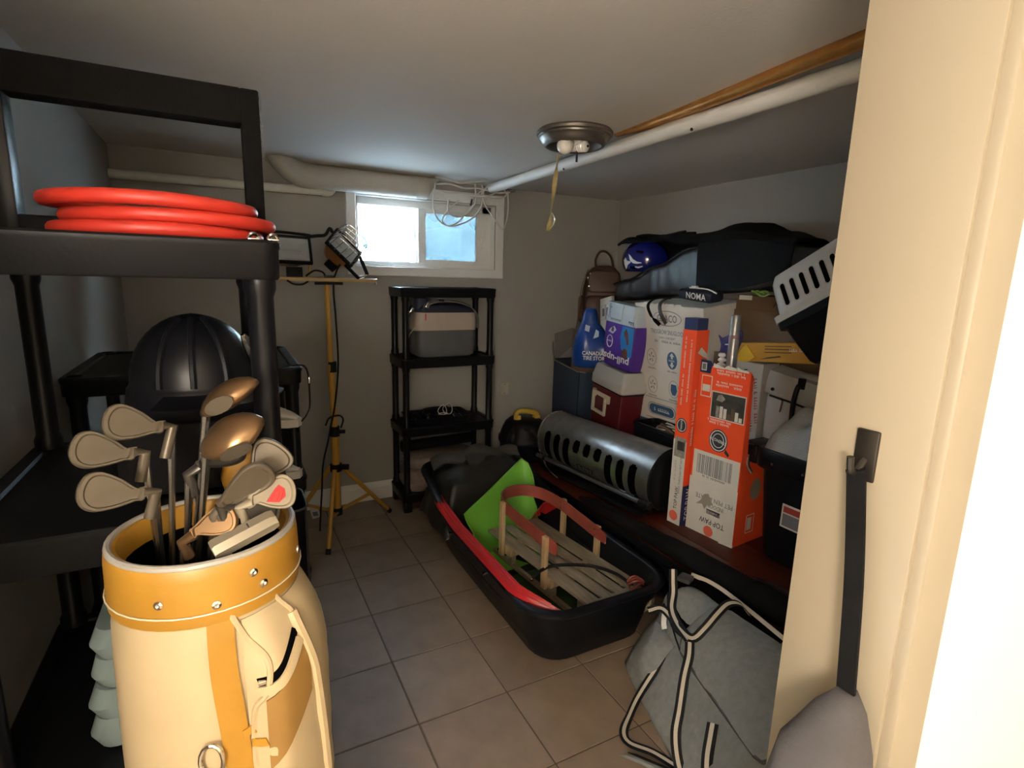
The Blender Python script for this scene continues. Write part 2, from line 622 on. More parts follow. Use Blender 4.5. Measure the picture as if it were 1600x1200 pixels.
cx_, cy_ = cuts(XL, XR, 0.4887), cuts(0.2, YB, 2.5212)
for i in range(len(cx_) - 1):
    for j in range(len(cy_) - 1):
        wx, wy = cx_[i + 1] - cx_[i], cy_[j + 1] - cy_[j]
        if wx < 0.02 or wy < 0.02:
            continue
        t = bpy.data.objects.new('tile', tile_mesh(wx, wy))
        t.location = ((cx_[i] + cx_[i + 1]) / 2, (cy_[j] + cy_[j + 1]) / 2, random.uniform(-0.0008, 0.0))
        COL.objects.link(t)
        t.parent = floor

struct('ceiling', bx((XL - 0.1, YF - 0.12, H), (XR + 0.1, YB + 0.1, H + 0.1)), CEIL)
struct('wall_left', bx((XL - 0.1, YF - 0.12, -0.1), (XL, YB + 0.1, H)), WALL)
struct('wall_right', bx((XR, YF - 0.12, -0.1), (XR + 0.1, YB + 0.1, H)), WALL)
# back wall around the window opening
WX0, WX1, WZ0, WZ1 = 0.742, 1.672, 1.537, 1.955
bm = new()
bx((XL, YB, -0.1), (WX0, YB + 0.16, H), bm=bm)
bx((WX1, YB, -0.1), (XR, YB + 0.16, H), bm=bm)
bx((WX0, YB, -0.1), (WX1, YB + 0.16, WZ0), bm=bm)
bx((WX0, YB, WZ1), (WX1, YB + 0.16, H), bm=bm)
struct('wall_back', bm, WALL)
# the wall with the doorway the picture is taken through
DX0, DX1, DZ = -0.42, 0.64, 2.04
YH = 0.28
bm = new()
bx((XL, YH, -0.1), (DX0, YF, H), bm=bm)
bx((DX1 + 0.02, YH, -0.1), (XR, YF, H), bm=bm)
bx((DX0, YH, DZ), (DX1 + 0.02, YF, H), bm=bm)
struct('wall_front', bm, WALL)
# door lining and casing on the hall side
struct('trim_1', bx((DX1, YH - 0.005, 0), (DX1 + 0.02, YF + 0.005, DZ), 0.002), JAMBP)
struct('trim_2', bx((DX0 - 0.0, YH - 0.005, 0), (DX0 + 0.02, YF + 0.005, DZ), 0.002), JAMBP)
struct('trim_3', bx((DX1 + 0.006, YH - 0.018, 0), (DX1 + 0.076, YH, DZ + 0.06), 0.004), JAMBP)
# baseboards with a small moulded top
def baseboard(name, a, b, nrm):
    prof = [(0, 0), (0.014, 0), (0.014, 0.085), (0.010, 0.105), (0.004, 0.122), (0, 0.122)]
    a, b, nrm = V(a), V(b), V(nrm)
    bm = loft(new(), [[p + nrm * x + V((0, 0, z)) for x, z in prof] for p in (a, b)])
    struct(name, bm, TRIMP, smooth=0)
baseboard('baseboard_back', (XL, YB, 0), (XR, YB, 0), (0, -1, 0))
baseboard('baseboard_right', (XR, YF, 0), (XR, YB, 0), (-1, 0, 0))
baseboard('baseboard_left', (XL, YF, 0), (XL, YB, 0), (1, 0, 0))

# the hallway behind the camera (closed, lit by its own lamp)
HX0, HX1, HY0 = -1.1, 1.35, -1.7
struct('floor_hall', bx((HX0, HY0, -0.1), (HX1, 0.2, 0)), HFLOOR)
struct('ceiling_hall', bx((HX0, HY0, H), (HX1, YH, H + 0.1)), CEIL)
struct('wall_hall_left', bx((HX0 - 0.1, HY0, -0.1), (HX0, YH, H)), HALLP)
struct('wall_hall_right', bx((HX1, HY0, -0.1), (HX1 + 0.1, YH, H)), HALLP)
struct('wall_hall_back', bx((HX0 - 0.1, HY0 - 0.1, -0.1), (HX1 + 0.1, HY0, H)), HALLP)
bm = new()
bx((HX0, YH - 0.012, -0.1), (DX0 - 0.03, YH, H), bm=bm)
bx((DX1 + 0.07, YH - 0.012, -0.1), (HX1, YH, H), bm=bm)
bx((DX0 - 0.03, YH - 0.012, DZ + 0.06), (DX1 + 0.07, YH, H), bm=bm)
struct('wall_hall_front', bm, HALLP)
t = thing('hall_floor_lamp', 'slim floor lamp standing in the hallway behind the doorway', 'lamp', (-0.55, -0.62, 0))
T_ = Matrix.Translation((-0.55, -0.62, 0))
link('base', lathe(new(), [(0.11, 0.001), (0.11, 0.015), (0.03, 0.03), (0.012, 0.05), (0.012, 1.25), (0.018, 1.28)], 20, T_), NICKEL, t)
# ------------------------------------------------------------------ the window
win = struct('window_1', bx((WX0 - 0.008, YB - 0.004, WZ0 - 0.01), (WX0, YB + 0.15, WZ1 + 0.004)), TRIMP)
def wpart(name, a, b, m=TRIMP, bev=0.002, par=None):
    return link(name, bx(a, b, bev, 1), m, par or win)
CW = 0.062
for nm, a, b in (('casing', (WX0 - CW, YB - 0.016, WZ0 - CW), (WX0 - 0.004, YB, H - 0.06)),
                 ('casing', (WX1 + 0.004, YB - 0.016, WZ0 - CW), (WX1 + CW, YB, H - 0.06)),
                 ('casing', (WX0 - CW, YB - 0.018, WZ0 - CW), (WX1 + CW, YB, WZ0 - 0.004)),
                 ('casing', (WX0 - CW, YB - 0.018, WZ1 + 0.004), (WX1 + CW, YB, H - 0.055))):
    wpart(nm, a, b, bev=0.004)
# reveal lining
wpart('reveal', (WX1 - 0.006, YB, WZ0), (WX1, YB + 0.15, WZ1))
wpart('reveal', (WX0, YB, WZ1 - 0.006), (WX1, YB + 0.15, WZ1))
wpart('sill', (WX0, YB - 0.004, WZ0 - 0.004), (WX1, YB + 0.15, WZ0 + 0.006))
# outer frame
FY = YB + 0.055
wpart('frame', (WX0, FY, WZ0 + 0.006), (WX0 + 0.022, FY + 0.07, WZ1 - 0.006))
wpart('frame', (1.600, FY, WZ0 + 0.006), (WX1 - 0.006, FY + 0.07, WZ1 - 0.006))
wpart('frame', (WX0, FY, WZ1 - 0.05), (WX1, FY + 0.07, WZ1 - 0.006))
wpart('frame', (WX0, FY - 0.012, WZ0 + 0.006), (WX1, FY + 0.07, WZ0 + 0.03))
# left fixed pane, right sliding sash in front
XM = 1.150
wpart('frame', (XM - 0.012, FY + 0.02, WZ0 + 0.03), (XM + 0.014, FY + 0.05, WZ1 - 0.05))
link('pane', bx((WX0 + 0.02, FY + 0.035, WZ0 + 0.03), (XM, FY + 0.04, WZ1 - 0.05)), GLASSL, win, smooth=0)
sash = wpart('sash', (XM - 0.004, FY - 0.006, WZ0 + 0.03), (XM + 0.045, FY + 0.018, WZ1 - 0.05))
wpart('sash_rail', (1.557, FY - 0.006, WZ0 + 0.03), (1.602, FY + 0.018, WZ1 - 0.05), par=sash)
wpart('sash_rail', (XM + 0.043, FY - 0.006, WZ1 - 0.075), (1.559, FY + 0.018, WZ1 - 0.05), par=sash)
wpart('sash_rail', (XM + 0.043, FY - 0.006, WZ0 + 0.03), (1.559, FY + 0.018, WZ0 + 0.05), par=sash)
link('pane', bx((XM + 0.043, FY + 0.004, WZ0 + 0.048), (1.559, FY + 0.009, WZ1 - 0.073)), GLASSR, sash, smooth=0)
link('latch', bx((XM - 0.012, FY - 0.018, 1.70), (XM + 0.004, FY - 0.005, 1.75), 0.003), TRIMP, sash)
bm = rod([(1.582, FY - 0.006, 1.665), (1.582, FY - 0.03, 1.672), (1.582, FY - 0.032, 1.70), (1.582, FY - 0.03, 1.728), (1.582, FY - 0.006, 1.735)], 0.006, 8, sp=4)
link('handle', bm, TRIMP, sash)
# pale ground and a blotchy pale wall outside the basement window
struct('ground_outside', bx((-6, YB + 0.16, 1.25), (8, 9.0, 1.30)), SNOWG)
struct('wall_outside', bx((-4, 6.4, 1.2), (7, 6.6, 2.75)), SNOWY)

# ------------------------------------------------------------------ pipes, duct, ceiling fittings
duct = thing('air_duct', 'fat white-painted round duct with an elbow along the ceiling over the window', 'duct', (0.8, 3.36, 2.0))
DZc, DYc, DR = 2.012, 3.375, 0.066
bm = rod([(0.47, DYc, DZc), (1.155, DYc, DZc)], DR, 24)
link('straight_section', bm, DUCTM, duct)
el = [(0.48, DYc, DZc), (0.43, DYc - 0.004, DZc + 0.004), (0.37, DYc - 0.03, DZc + 0.03), (0.325, DYc - 0.07, DZc + 0.075), (0.30, DYc - 0.10, DZc + 0.13)]
bm = rod(el, DR * 1.04, 24, sp=5)
bmesh.ops.bisect_plane(bm, geom=bm.verts[:] + bm.edges[:] + bm.faces[:], plane_co=(0, 0, H - 0.001), plane_no=(0, 0, 1), clear_outer=True)
link('elbow', bm, DUCTM, duct)
for x in (0.60, 1.09):
    link('joint_band', rod([(x - 0.006, DYc, DZc), (x + 0.006, DYc, DZc)], DR + 0.0025, 24), DUCTM, duct)
# crimped end flaring up to the ceiling
R0 = [V((1.155, DYc + DR * math.cos(a), DZc + DR * math.sin(a))) for a in [2 * PI * k / 24 for k in range(24)]]
R1 = [V((1.235 + 0.02 * math.sin(a), DYc + 0.02 + DR * 0.75 * math.cos(a), min(H - 0.001, DZc + 0.05 + DR * 0.35 * math.sin(a)))) for a in [2 * PI * k / 24 for k in range(24)]]
link('tapered_end', loft(new(), [R0, R1]), DUCTM, duct)

wp = thing('water_pipe', 'thin white pipe with an elbow running along the back wall under the duct', 'pipe', (0.2, 3.41, 1.94))
link('run', rod([(XL, 3.425, 1.935), (0.555, 3.425, 1.943)], 0.023, 14), PIPEW, wp)
link('elbow', rod([(0.545, 3.425, 1.943), (0.575, 3.425, 1.944), (0.594, 3.425, 1.958), (0.60, 3.425, 1.985), (0.60, 3.425, 2.01)], 0.028, 14, sp=3), PIPEW, wp)

lp = thing('insulated_pipe', 'long white pipe under the ceiling running from window to doorway', 'pipe', (1.5, 2.0, 2.04))
pa, pb = V((1.555, 3.27, H - 0.042)), V((1.45, 0.41, H - 0.062))
bm = rod([pa.lerp(pb, k / 30) for k in range(31)], 0.0285, 16)
wob(bm, 0.003, 14, 3)
link('pipe_run', bm, PIPEW, lp)
link('open_end', rod([pa, pa + (pa - pb).normalized() * 0.006], 0.0235, 16), DKMETAL, lp)
for k in (0.32, 0.62):
    q = pa.lerp(pb, k)
    link('strap_nail', rod([q + V((-0.018, 0, -0.021)), q + V((-0.02, 0, -0.028))], 0.005, 8), DKMETAL, lp)

bm = rod([(1.502, 1.95, H + 0.012), (1.49, 1.72, H - 0.002), (1.456, 1.40, H - 0.012), (1.412, 1.05, H - 0.018), (1.34, 0.41, H - 0.026)], 0.021, 14, sp=6)
cp = link('copper_pipe', bm, COPPER)
tag(cp, 'copper-brown pipe emerging from the ceiling plaster beside the long white pipe', 'pipe')

LX, LY = 1.324, 2.002
lm = thing('ceiling_light', 'round brushed-metal ceiling light without its shade, bulbs showing', 'lamp', (LX, LY, H))
T_ = Matrix.Translation((LX, LY, 0))
link('pan', lathe(new(), [(0.150, H), (0.157, H - 0.008), (0.156, H - 0.018), (0.148, H - 0.022), (0.147, H - 0.029), (0.139, H - 0.034),
                          (0.136, H - 0.043), (0.124, H - 0.058), (0.116, H - 0.062), (0.110, H - 0.058), (0.106, H - 0.03), (0.100, H - 0.018), (0.0, H - 0.016)], 48, T_), NICKEL, lm)
link('threaded_rod', rod([(LX - 0.005, LY - 0.03, H - 0.016), (LX - 0.005, LY - 0.03, H - 0.125)], 0.0045, 8), DKMETAL, lm)
def bulb_set(sock, d, kind):
    d = V(d).normalized()
    M = axis_matrix(sock, d)
    s = link('socket', lathe(new(), [(0.014, -0.02), (0.020, -0.015), (0.020, 0.012), (0.017, 0.018)], 16, M), CERAM, lm)
    if kind == 'globe':
        link('bulb', lathe(new(), [(0.013, 0.016), (0.017, 0.03), (0.027, 0.042), (0.0325, 0.058), (0.0325, 0.066), (0.027, 0.083), (0.013, 0.094), (0, 0.096)], 20, M), BULBM, s)
    else:
        pr = [(0.016, 0.016), (0.019, 0.02)]
        for k in range(4):
            pr += [(0.023, 0.026 + k * 0.011), (0.019, 0.031 + k * 0.011)]
        link('bulb', lathe(new(), pr + [(0.0, 0.07)], 18, M), BULBM, s)
        link('socket_hole', rod([V(sock) + d * 0.0695, V(sock) + d * 0.0715], 0.005, 8), INNERB, s)
bulb_set((1.302, 1.962, 2.036), (-0.83, -0.15, -0.5), 'globe')
bulb_set((1.318, 1.99, 2.016), (0.25, -0.9, -0.10), 'cfl')
bulb_set((1.288, 1.995, 2.040), (0.25, -0.92, 0.03), 'cfl')

fp = thing('flypaper', 'yellowed twisted strip of flypaper hanging from the ceiling light bulb', 'flypaper', (1.20, 1.955, 1.67))
pts = [(1.222, 1.955, 1.968), (1.216, 1.955, 1.93), (1.209, 1.955, 1.87), (1.202, 1.955, 1.80), (1.195, 1.955, 1.74), (1.190, 1.955, 1.70), (1.186, 1.955, 1.672)]
wd = [(1, 0.3, 0), (0.8, 0.8, 0), (1, -0.2, 0), (0.9, 0.5, 0), (0.6, 0.8, 0), (0.9, 0.1, 0), (1, 0, 0)]
link('strip', ribbon(new(), pts, wd, 0.019, 0.0015), FLYP, fp)
link('curled_tail', ribbon(new(), [(1.199, 1.953, 1.745), (1.211, 1.95, 1.72), (1.204, 1.95, 1.695), (1.190, 1.952, 1.68)], (0.2, 1, 0.2), 0.014, 0.0015), FLYP, fp)

cb = thing('cable_bundle', 'loose loops of white cable hanging by the window under the ceiling', 'cable', (1.4, 3.3, 1.8))
LOOPS = [
    [(1.187, 3.30, 2.04), (1.175, 3.29, 1.976), (1.167, 3.29, 1.913), (1.187, 3.29, 1.844), (1.234, 3.30, 1.804), (1.297, 3.31, 1.792), (1.378, 3.32, 1.814), (1.452, 3.32, 1.856), (1.501, 3.32, 1.919), (1.521, 3.32, 2.008), (1.508, 3.32, 2.06)],
    [(1.353, 3.33, 1.953), (1.281, 3.33, 1.886), (1.249, 3.33, 1.841), (1.249, 3.33, 1.812), (1.289, 3.33, 1.794), (1.354, 3.33, 1.823), (1.41, 3.33, 1.889), (1.476, 3.33, 1.953), (1.505, 3.31, 2.009), (1.53, 3.25, 2.06)],
    [(1.281, 3.32, 1.951), (1.277, 3.32, 1.9), (1.289, 3.32, 1.866), (1.337, 3.32, 1.851), (1.394, 3.32, 1.866), (1.435, 3.32, 1.906), (1.467, 3.32, 1.96), (1.46, 3.32, 2.06)],
    [(1.50, 3.31, 2.028), (1.526, 3.31, 1.943), (1.57, 3.31, 1.887), (1.624, 3.31, 1.823), (1.659, 3.31, 1.794), (1.684, 3.31, 1.85), (1.695, 3.31, 1.934), (1.69, 3.31, 2.04)],
    [(1.50, 3.33, 2.0), (1.585, 3.33, 1.985), (1.654, 3.33, 1.991), (1.69, 3.33, 2.022), (1.66, 3.33, 2.06)],
    [(1.18, 3.28, 2.07), (1.245, 3.26, 2.062), (1.323, 3.26, 2.045), (1.403, 3.26, 2.058), (1.50, 3.25, 2.068)],
    [(1.19, 3.29, 2.03), (1.27, 3.27, 2.035), (1.36, 3.27, 2.02), (1.47, 3.28, 2.03), (1.60, 3.30, 2.02), (1.70, 3.30, 2.03)],
    [(1.17, 3.30, 2.0), (1.26, 3.29, 1.985), (1.36, 3.29, 1.992), (1.47, 3.29, 1.985), (1.56, 3.30, 2.0), (1.64, 3.32, 2.05)],
]
for pth in LOOPS:
    link('cable', rod(pth, 0.0052, 7, sp=6), CABLEW, cb)
link('connector', rod([(1.69, 3.31, 2.03), (1.735, 3.30, 2.045)], 0.009, 8), STEEL, cb)
link('connector', rod([(1.426, 3.31, 1.925), (1.436, 3.31, 1.965)], 0.006, 8), DKMETAL, cb)
link('cable', rod([(1.434, 3.31, 1.96), (1.482, 3.30, 2.009), (1.53, 3.28, 2.05)], 0.0042, 7, sp=6), CABLEW, cb)

# ------------------------------------------------------------------ black plastic shelving units
def shelf_unit(label, x0, y0, x1, y1, tops, fasc=0.06, pr=0.02):
    t = thing('shelving_unit', label, 'shelf', ((x0 + x1) / 2, (y0 + y1) / 2, 0), group='black plastic shelving units')
    cx, cy, hx, hy = (x0 + x1) / 2, (y0 + y1) / 2, (x1 - x0) / 2, (y1 - y0) / 2
    ins = pr + 0.014
    cor = [(cx + sx * (hx - ins), cy + sy * (hy - ins)) for sx in (-1, 1) for sy in (-1, 1)]
    for k, z in enumerate(tops):
        bm = loft(new(), [rr(cx, cy, hx - 0.006, hy - 0.006, 0.03, 4, z - fasc), rr(cx, cy, hx - 0.003, hy - 0.003, 0.03, 4, z - fasc + 0.004),
                          rr(cx, cy, hx - 0.002, hy - 0.002, 0.03, 4, z - 0.016), rr(cx, cy, hx, hy, 0.03, 4, z - 0.012), rr(cx, cy, hx, hy, 0.03, 4, z - 0.004),
                          rr(cx, cy, hx - 0.004, hy - 0.004, 0.028, 4, z), rr(cx, cy, hx - 0.03, hy - 0.03, 0.02, 4, z), rr(cx, cy, hx - 0.034, hy - 0.034, 0.02, 4, z - 0.006)])
        s = link('shelf', bm, BLK, t)
        if k == 0:
            for px, py in cor:
                link('socket_ring', lathe(new(), [(pr * 0.6, z - 0.004), (pr * 0.95, z + 0.0015), (pr * 1.2, z + 0.0015), (pr * 1.25, z - 0.004)], 14, Matrix.Translation((px, py, 0)), cap=False), BLK, s)
                link('socket_hole', lathe(new(), [(pr * 0.9, z - 0.003), (pr * 0.9, z + 0.0006)], 14, Matrix.Translation((px, py, 0))), INNERB, s)
        z2 = tops[k + 1] if k + 1 < len(tops) else 0
        if z - fasc - z2 > 0.02:
            for px, py in cor:
                bm = lathe(new(), [(pr * 1.25, z2), (pr * 1.25, z2 + 0.02), (pr, z2 + 0.035), (pr, z - fasc - 0.03), (pr * 1.22, z - fasc - 0.015), (pr * 1.22, z - fasc)], 14, Matrix.Translation((px, py, 0)))
                link('post', bm, BLKS, t)
    for px, py in cor:
        link('foot', box(new(), (px, py, (tops[-1] - fasc) / 2), (pr * 2.6, pr * 2.6, tops[-1] - fasc), 0.006), BLK, t)
    return t

shelf_unit('free-standing black four-tier plastic shelving unit against the back wall below the window',
           0.918, 3.135, 1.545, 3.44, [1.412, 0.985, 0.555, 0.125], 0.058)
shelf_unit('nearest black plastic shelving unit, behind the golf bag, red hose coil on top',
           -0.42, 1.03, 0.094, 1.62, [1.53, 1.06, 0.60, 0.125], 0.066, 0.022)
shelf_unit('lower black plastic shelving unit between the nearest rack and the yellow tripod',
           -0.42, 1.86, 0.215, 2.45, [1.175, 0.80, 0.45, 0.12], 0.055, 0.021)

# things on the nearest rack
coil = thing('hose_coil', 'coil of red hose lying on top of the nearest shelving unit', 'hose', (-0.09, 1.22, 1.53))
for k, (ox, oy, z, R) in enumerate(((0, 0, 1.5420, 0.150), (0.020, 0.01, 1.5650, 0.154), (-0.008, -0.008, 1.5885, 0.150), (0.004, 0.0, 1.5425, 0.124))):
    pts = [(-0.09 + ox + R * math.cos(a) * 1.05, 1.22 + oy + R * math.sin(a) * 0.9, z + 0.001 * math.sin(3 * a)) for a in [2 * PI * i / 36 for i in range(36)]]
    link('hose_loop', rod(pts, 0.0118, 10, closed=True), REDH, coil)

fr = thing('wrapped_picture', 'black rectangular picture frame wrapped in clear film standing on the nearest rack', 'picture frame', (-0.12, 1.36, 1.53))
fx0, fx1, fz0, fz1, fy = -0.36, 0.093, 1.531, 1.85, 1.36
link('side_bar', bx((fx1 - 0.036, fy - 0.02, fz0), (fx1, fy + 0.035, fz1), 0.004), BLKF, fr)
link('side_bar', bx((fx0, fy - 0.02, fz0), (fx0 + 0.036, fy + 0.035, fz1), 0.004), BLKS, fr)
link('top_bar', bx((fx0 + 0.034, fy - 0.02, fz1 - 0.07), (fx1 - 0.034, fy + 0.035, fz1), 0.004), BLKF, fr)
link('bottom_bar', bx((fx0 + 0.034, fy - 0.02, fz0), (fx1 - 0.034, fy + 0.035, fz0 + 0.04), 0.004), BLKS, fr)
FILM = glass_mat('clear_wrapping_film', 0.12, (0.95, 0.95, 0.97), 30)
bm = sheet(new(), [[(fx1 + 0.003 + 0.002 * math.sin(i * 2.1 + j), fy - 0.018 + 0.052 * j / 3, 1.72 + 0.13 * i / 8) for j in range(4)] for i in range(9)], 0.001)
link('wrapping_film', bm, FILM, fr)

for x, y, lb in ((0.052, 1.047, 'small chrome clip in front of the red hose coil on the rack edge'), (0.083, 1.05, 'small chrome clip at the very corner of the nearest rack')):
    cl = thing('metal_clip', lb, 'clip', (x, y, 1.53), group='chrome clips on the nearest rack')
    link('clip_bow', rod([(x - 0.008, y, 1.533), (x - 0.003, y - 0.002, 1.540), (x + 0.004, y, 1.539), (x + 0.007, y + 0.003, 1.533)], 0.0034, 8, sp=4), CHROME, cl)
    link('clip_base', box(new(), (x, y, 1.532), (0.018, 0.008, 0.003), 0.001), CHROME, cl)

hm = thing('hard_hat', 'black hard hat with a chrome edge on the nearest rack behind the golf clubs', 'helmet', (-0.06, 1.28, 1.062))
T_ = Matrix.Translation((-0.06, 1.28, 1.062))
link('stand_box', bx((-0.19, 1.15, 1.061), (0.05, 1.42, 1.195), 0.004), BLKF, hm)
T_ = Matrix.Translation((-0.06, 1.28, 1.196))
prof = [(0.118, 0.0), (0.126, 0.02), (0.122, 0.05), (0.118, 0.055)] + [(0.116 * math.cos(a), 0.06 + 0.135 * math.sin(a)) for a in [k * PI / 2 / 10 for k in range(10)]] + [(0.0, 0.196)]
link('shell', lathe(new(), prof, 28, T_), BLKS, hm)
for k in range(3):
    a0 = -0.5 + 0.5 * k
    link('ridge', rod([T_ @ V((0.118 * math.cos(t) * math.sin(a0), -0.118 * math.cos(t) * math.cos(a0), 0.062 + 0.136 * math.sin(t))) for t in [i * 0.12 for i in range(11)]], 0.006, 6), BLKS, hm)
bm = sheet(new(), [[T_ @ V((r * math.cos(a), r * math.sin(a) * 1.02, 0.05 - (r - 0.11) * 0.35)) for r in (0.108, 0.135, 0.165)] for a in [math.radians(-115 + 10 * i) for i in range(12)]], 0.005)
link('peak', bm, BLKS, hm)
link('chrome_edge', rod([T_ @ V((0.127 * math.cos(a), 0.127 * math.sin(a), 0.16 - 0.12 * (a + 0.8) / 0.7)) for a in [-0.8 + 0.1 * i for i in range(8)]], [0.004, 0.011, 0.014, 0.015, 0.015, 0.014, 0.011, 0.004], 8), CHROME, hm)
rc = thing('red_can', 'small red can on the nearest rack behind the black post', 'can', (-0.005, 1.50, 1.06))
T_ = Matrix.Translation((0.0, 1.50, 1.06))
link('can_body', lathe(new(), [(0.030, 0), (0.033, 0.004), (0.033, 0.105), (0.029, 0.115)], 20, T_), RED, rc)
link('can_lid', lathe(new(), [(0.029, 0.115), (0.030, 0.119), (0.026, 0.119), (0.025, 0.116), (0, 0.116)], 20, T_), STEEL, rc)
gb = thing('tan_pouch', 'small tan leather pouch on the nearest rack beside its right post', 'pouch', (0.03, 1.15, 1.06))
bm = loft(new(), [rr(0.015, 1.13, 0.036, 0.03, 0.02, 4, 1.061), rr(0.015, 1.13, 0.042, 0.036, 0.02, 4, 1.09), rr(0.02, 1.13, 0.032, 0.026, 0.015, 4, 1.14), rr(0.03, 1.13, 0.012, 0.015, 0.008, 4, 1.185)])
link('pouch_body', bm, GOLD, gb)
link('drawstring', rod([(0.0, 1.10, 1.15), (0.02, 1.098, 1.155), (0.045, 1.11, 1.152)], 0.003, 6, sp=4), RUB, gb)
bl = thing('folded_towel', 'pale teal folded cloth on the nearest rack behind the iron heads', 'cloth', (-0.02, 1.10, 0.60))
for k in range(4):
    link('fold', wob(loft(new(), [rr(-0.10, 1.30, 0.16 - 0.005 * k, 0.2, 0.03, 4, 0.602 + 0.06 * k), rr(-0.10, 1.30, 0.17 - 0.005 * k, 0.21, 0.03, 4, 0.63 + 0.06 * k), rr(-0.10, 1.30, 0.16 - 0.005 * k, 0.2, 0.03, 4, 0.66 + 0.06 * k)]), 0.004, 12, k), mat('teal_cloth', (0.20, 0.26, 0.26), 0.9), bl)

# things on the lower rack
def trainer(x, y, z, ang, lab):
    t = thing('trainer', lab, 'shoe', (x, y, z), (0, 0, ang), group='white trainers on the lower rack')
    rings, so = [], []
    L_ = 0.27
    for i in range(11):
        u = i / 10
        xx = (u - 0.5) * L_
        wv = 0.036 * (0.75 + 0.35 * math.sin(PI * (u * 0.9 + 0.15))) * (1 if 0 < i < 10 else 0.55)
        top = 0.095 - 0.055 * max(0, (u - 0.35)) / 0.65 if u > 0.35 else 0.095 - 0.012 * math.sin(u / 0.35 * PI)
        top *= 1 if 0 < i < 10 else 0.75
        rings.append([V((xx, wv * c, 0.022 + (top - 0.022) * (0.5 + 0.5 * s_))) for c, s_ in [(math.cos(a), math.sin(a)) for a in [2 * PI * j / 14 for j in range(14)]]])
        so.append([V((xx * 1.03, y_, z_)) for y_, z_ in ((-wv * 1.12, 0), (wv * 1.12, 0), (wv * 1.15, 0.026), (-wv * 1.15, 0.026))])
    link('upper', loft(new(), rings), SHOEW, t, local=True)
    link('sole', loft(new(), so), SHOEW, t, local=True)
    link('collar', lathe(new(), [(0.022, 0.088), (0.030, 0.094), (0.026, 0.099), (0.02, 0.092)], 14, Matrix.Translation((-0.085, 0, 0)) @ Matrix.Diagonal((1.5, 1, 1, 1)), cap=False), BLKF, t, local=True)
    for k in range(3):
        link('lace', rod([(-0.02 + 0.025 * k, -0.018, 0.088 - 0.011 * k), (-0.02 + 0.025 * k, 0, 0.094 - 0.011 * k), (-0.02 + 0.025 * k, 0.018, 0.088 - 0.011 * k)], 0.0025, 6, sp=3), INKG, t, local=True)
    return t
trainer(0.075, 1.92, 0.982, -0.5, 'white trainer lying on top of the other one on the lower rack')
trainer(0.07, 1.93, 0.80, -0.45, 'white trainer with its toe over the shelf edge of the lower rack')
bxs = thing('shoe_box', 'flat dark box holding the upper trainer on the lower rack', 'box', (0.05, 2.0, 0.90))
link('box_body', bx((-0.10, 1.88, 0.905), (0.19, 2.10, 0.965), 0.003), BLKF, bxs)
link('box_lid', bx((-0.105, 1.875, 0.955), (0.195, 2.105, 0.981), 0.003), BLKF, bxs)
link('box_support', bx((-0.10, 1.99, 0.801), (0.19, 2.10, 0.906), 0.003), BLKF, bxs)
ib = thing('pale_blue_container', 'pale blue flat plastic container standing on the lower rack', 'container', (0.1, 1.9, 0.45))
bm = prism(new(), [(-0.05, 0), (0.05, 0), (0.055, 0.04), (0.02, 0.24), (-0.03, 0.25), (-0.055, 0.05)], axis_matrix((0.125, 1.905, 0.451), (0, -1, 0), (1, 0, 0)), 0.03)
link('container_body', bm, ICEB, ib)
link('cap', lathe(new(), [(0.014, 0.248), (0.014, 0.27), (0.0, 0.272)], 14, Matrix.Translation((0.118, 1.89, 0.451))), INKW, ib)
ch = thing('carry_strap', 'dark strap with a metal buckle hanging off the corner of the lower rack', 'strap', (0.225, 1.87, 1.17))
pts = [(0.20, 1.90, 1.180), (0.222, 1.885, 1.176), (0.232, 1.88, 1.15), (0.234, 1.88, 1.10), (0.233, 1.882, 1.04), (0.222, 1.885, 1.01), (0.205, 1.855, 1.0)]
link('strap', ribbon(new(), pts, (0.3, 1, 0), 0.012, 0.004), RUB, ch)
link('buckle', box(new(), (0.234, 1.878, 1.13), (0.005, 0.016, 0.022), 0.001), STEEL, ch)

# tall slim black bag between the two racks
sb = thing('black_open_bag', 'open-topped black fabric bag standing on the floor beside the two racks', 'bag', (0.09, 1.74, 0))
bcx, bcy = 0.086, 1.735
bm = new()
def brg(hx, hy, z, r=0.04):
    return rr(bcx, bcy, hx, hy, r, 5, z)
loft(bm, [brg(0.085, 0.085, 0.003), brg(0.098, 0.095, 0.02), brg(0.10, 0.098, 0.3), brg(0.094, 0.09, 0.55), brg(0.10, 0.097, 0.775), brg(0.097, 0.094, 0.778), brg(0.09, 0.088, 0.70), brg(0.085, 0.085, 0.1)])
wob(bm, 0.006, 9, 2, keep=lambda c: c.z < 0.05)
link('bag_body', bm, BLKF, sb)
link('piping', rod([p for p in brg(0.10, 0.097, 0.778)], 0.0035, 6, closed=True), SATIN, sb)
link('side_piping', rod([(bcx + 0.094, bcy - 0.08, 0.778), (bcx + 0.094, bcy - 0.085, 0.55), (bcx + 0.102, bcy - 0.09, 0.3), (bcx + 0.10, bcy - 0.088, 0.02)], 0.0035, 6, sp=5), SATIN, sb)
link('front_pocket', wob(box(new(), (bcx + 0.03, bcy - 0.105, 0.45), (0.11, 0.03, 0.42), 0.012, 3), 0.003, 15, 1), BLKF, sb)

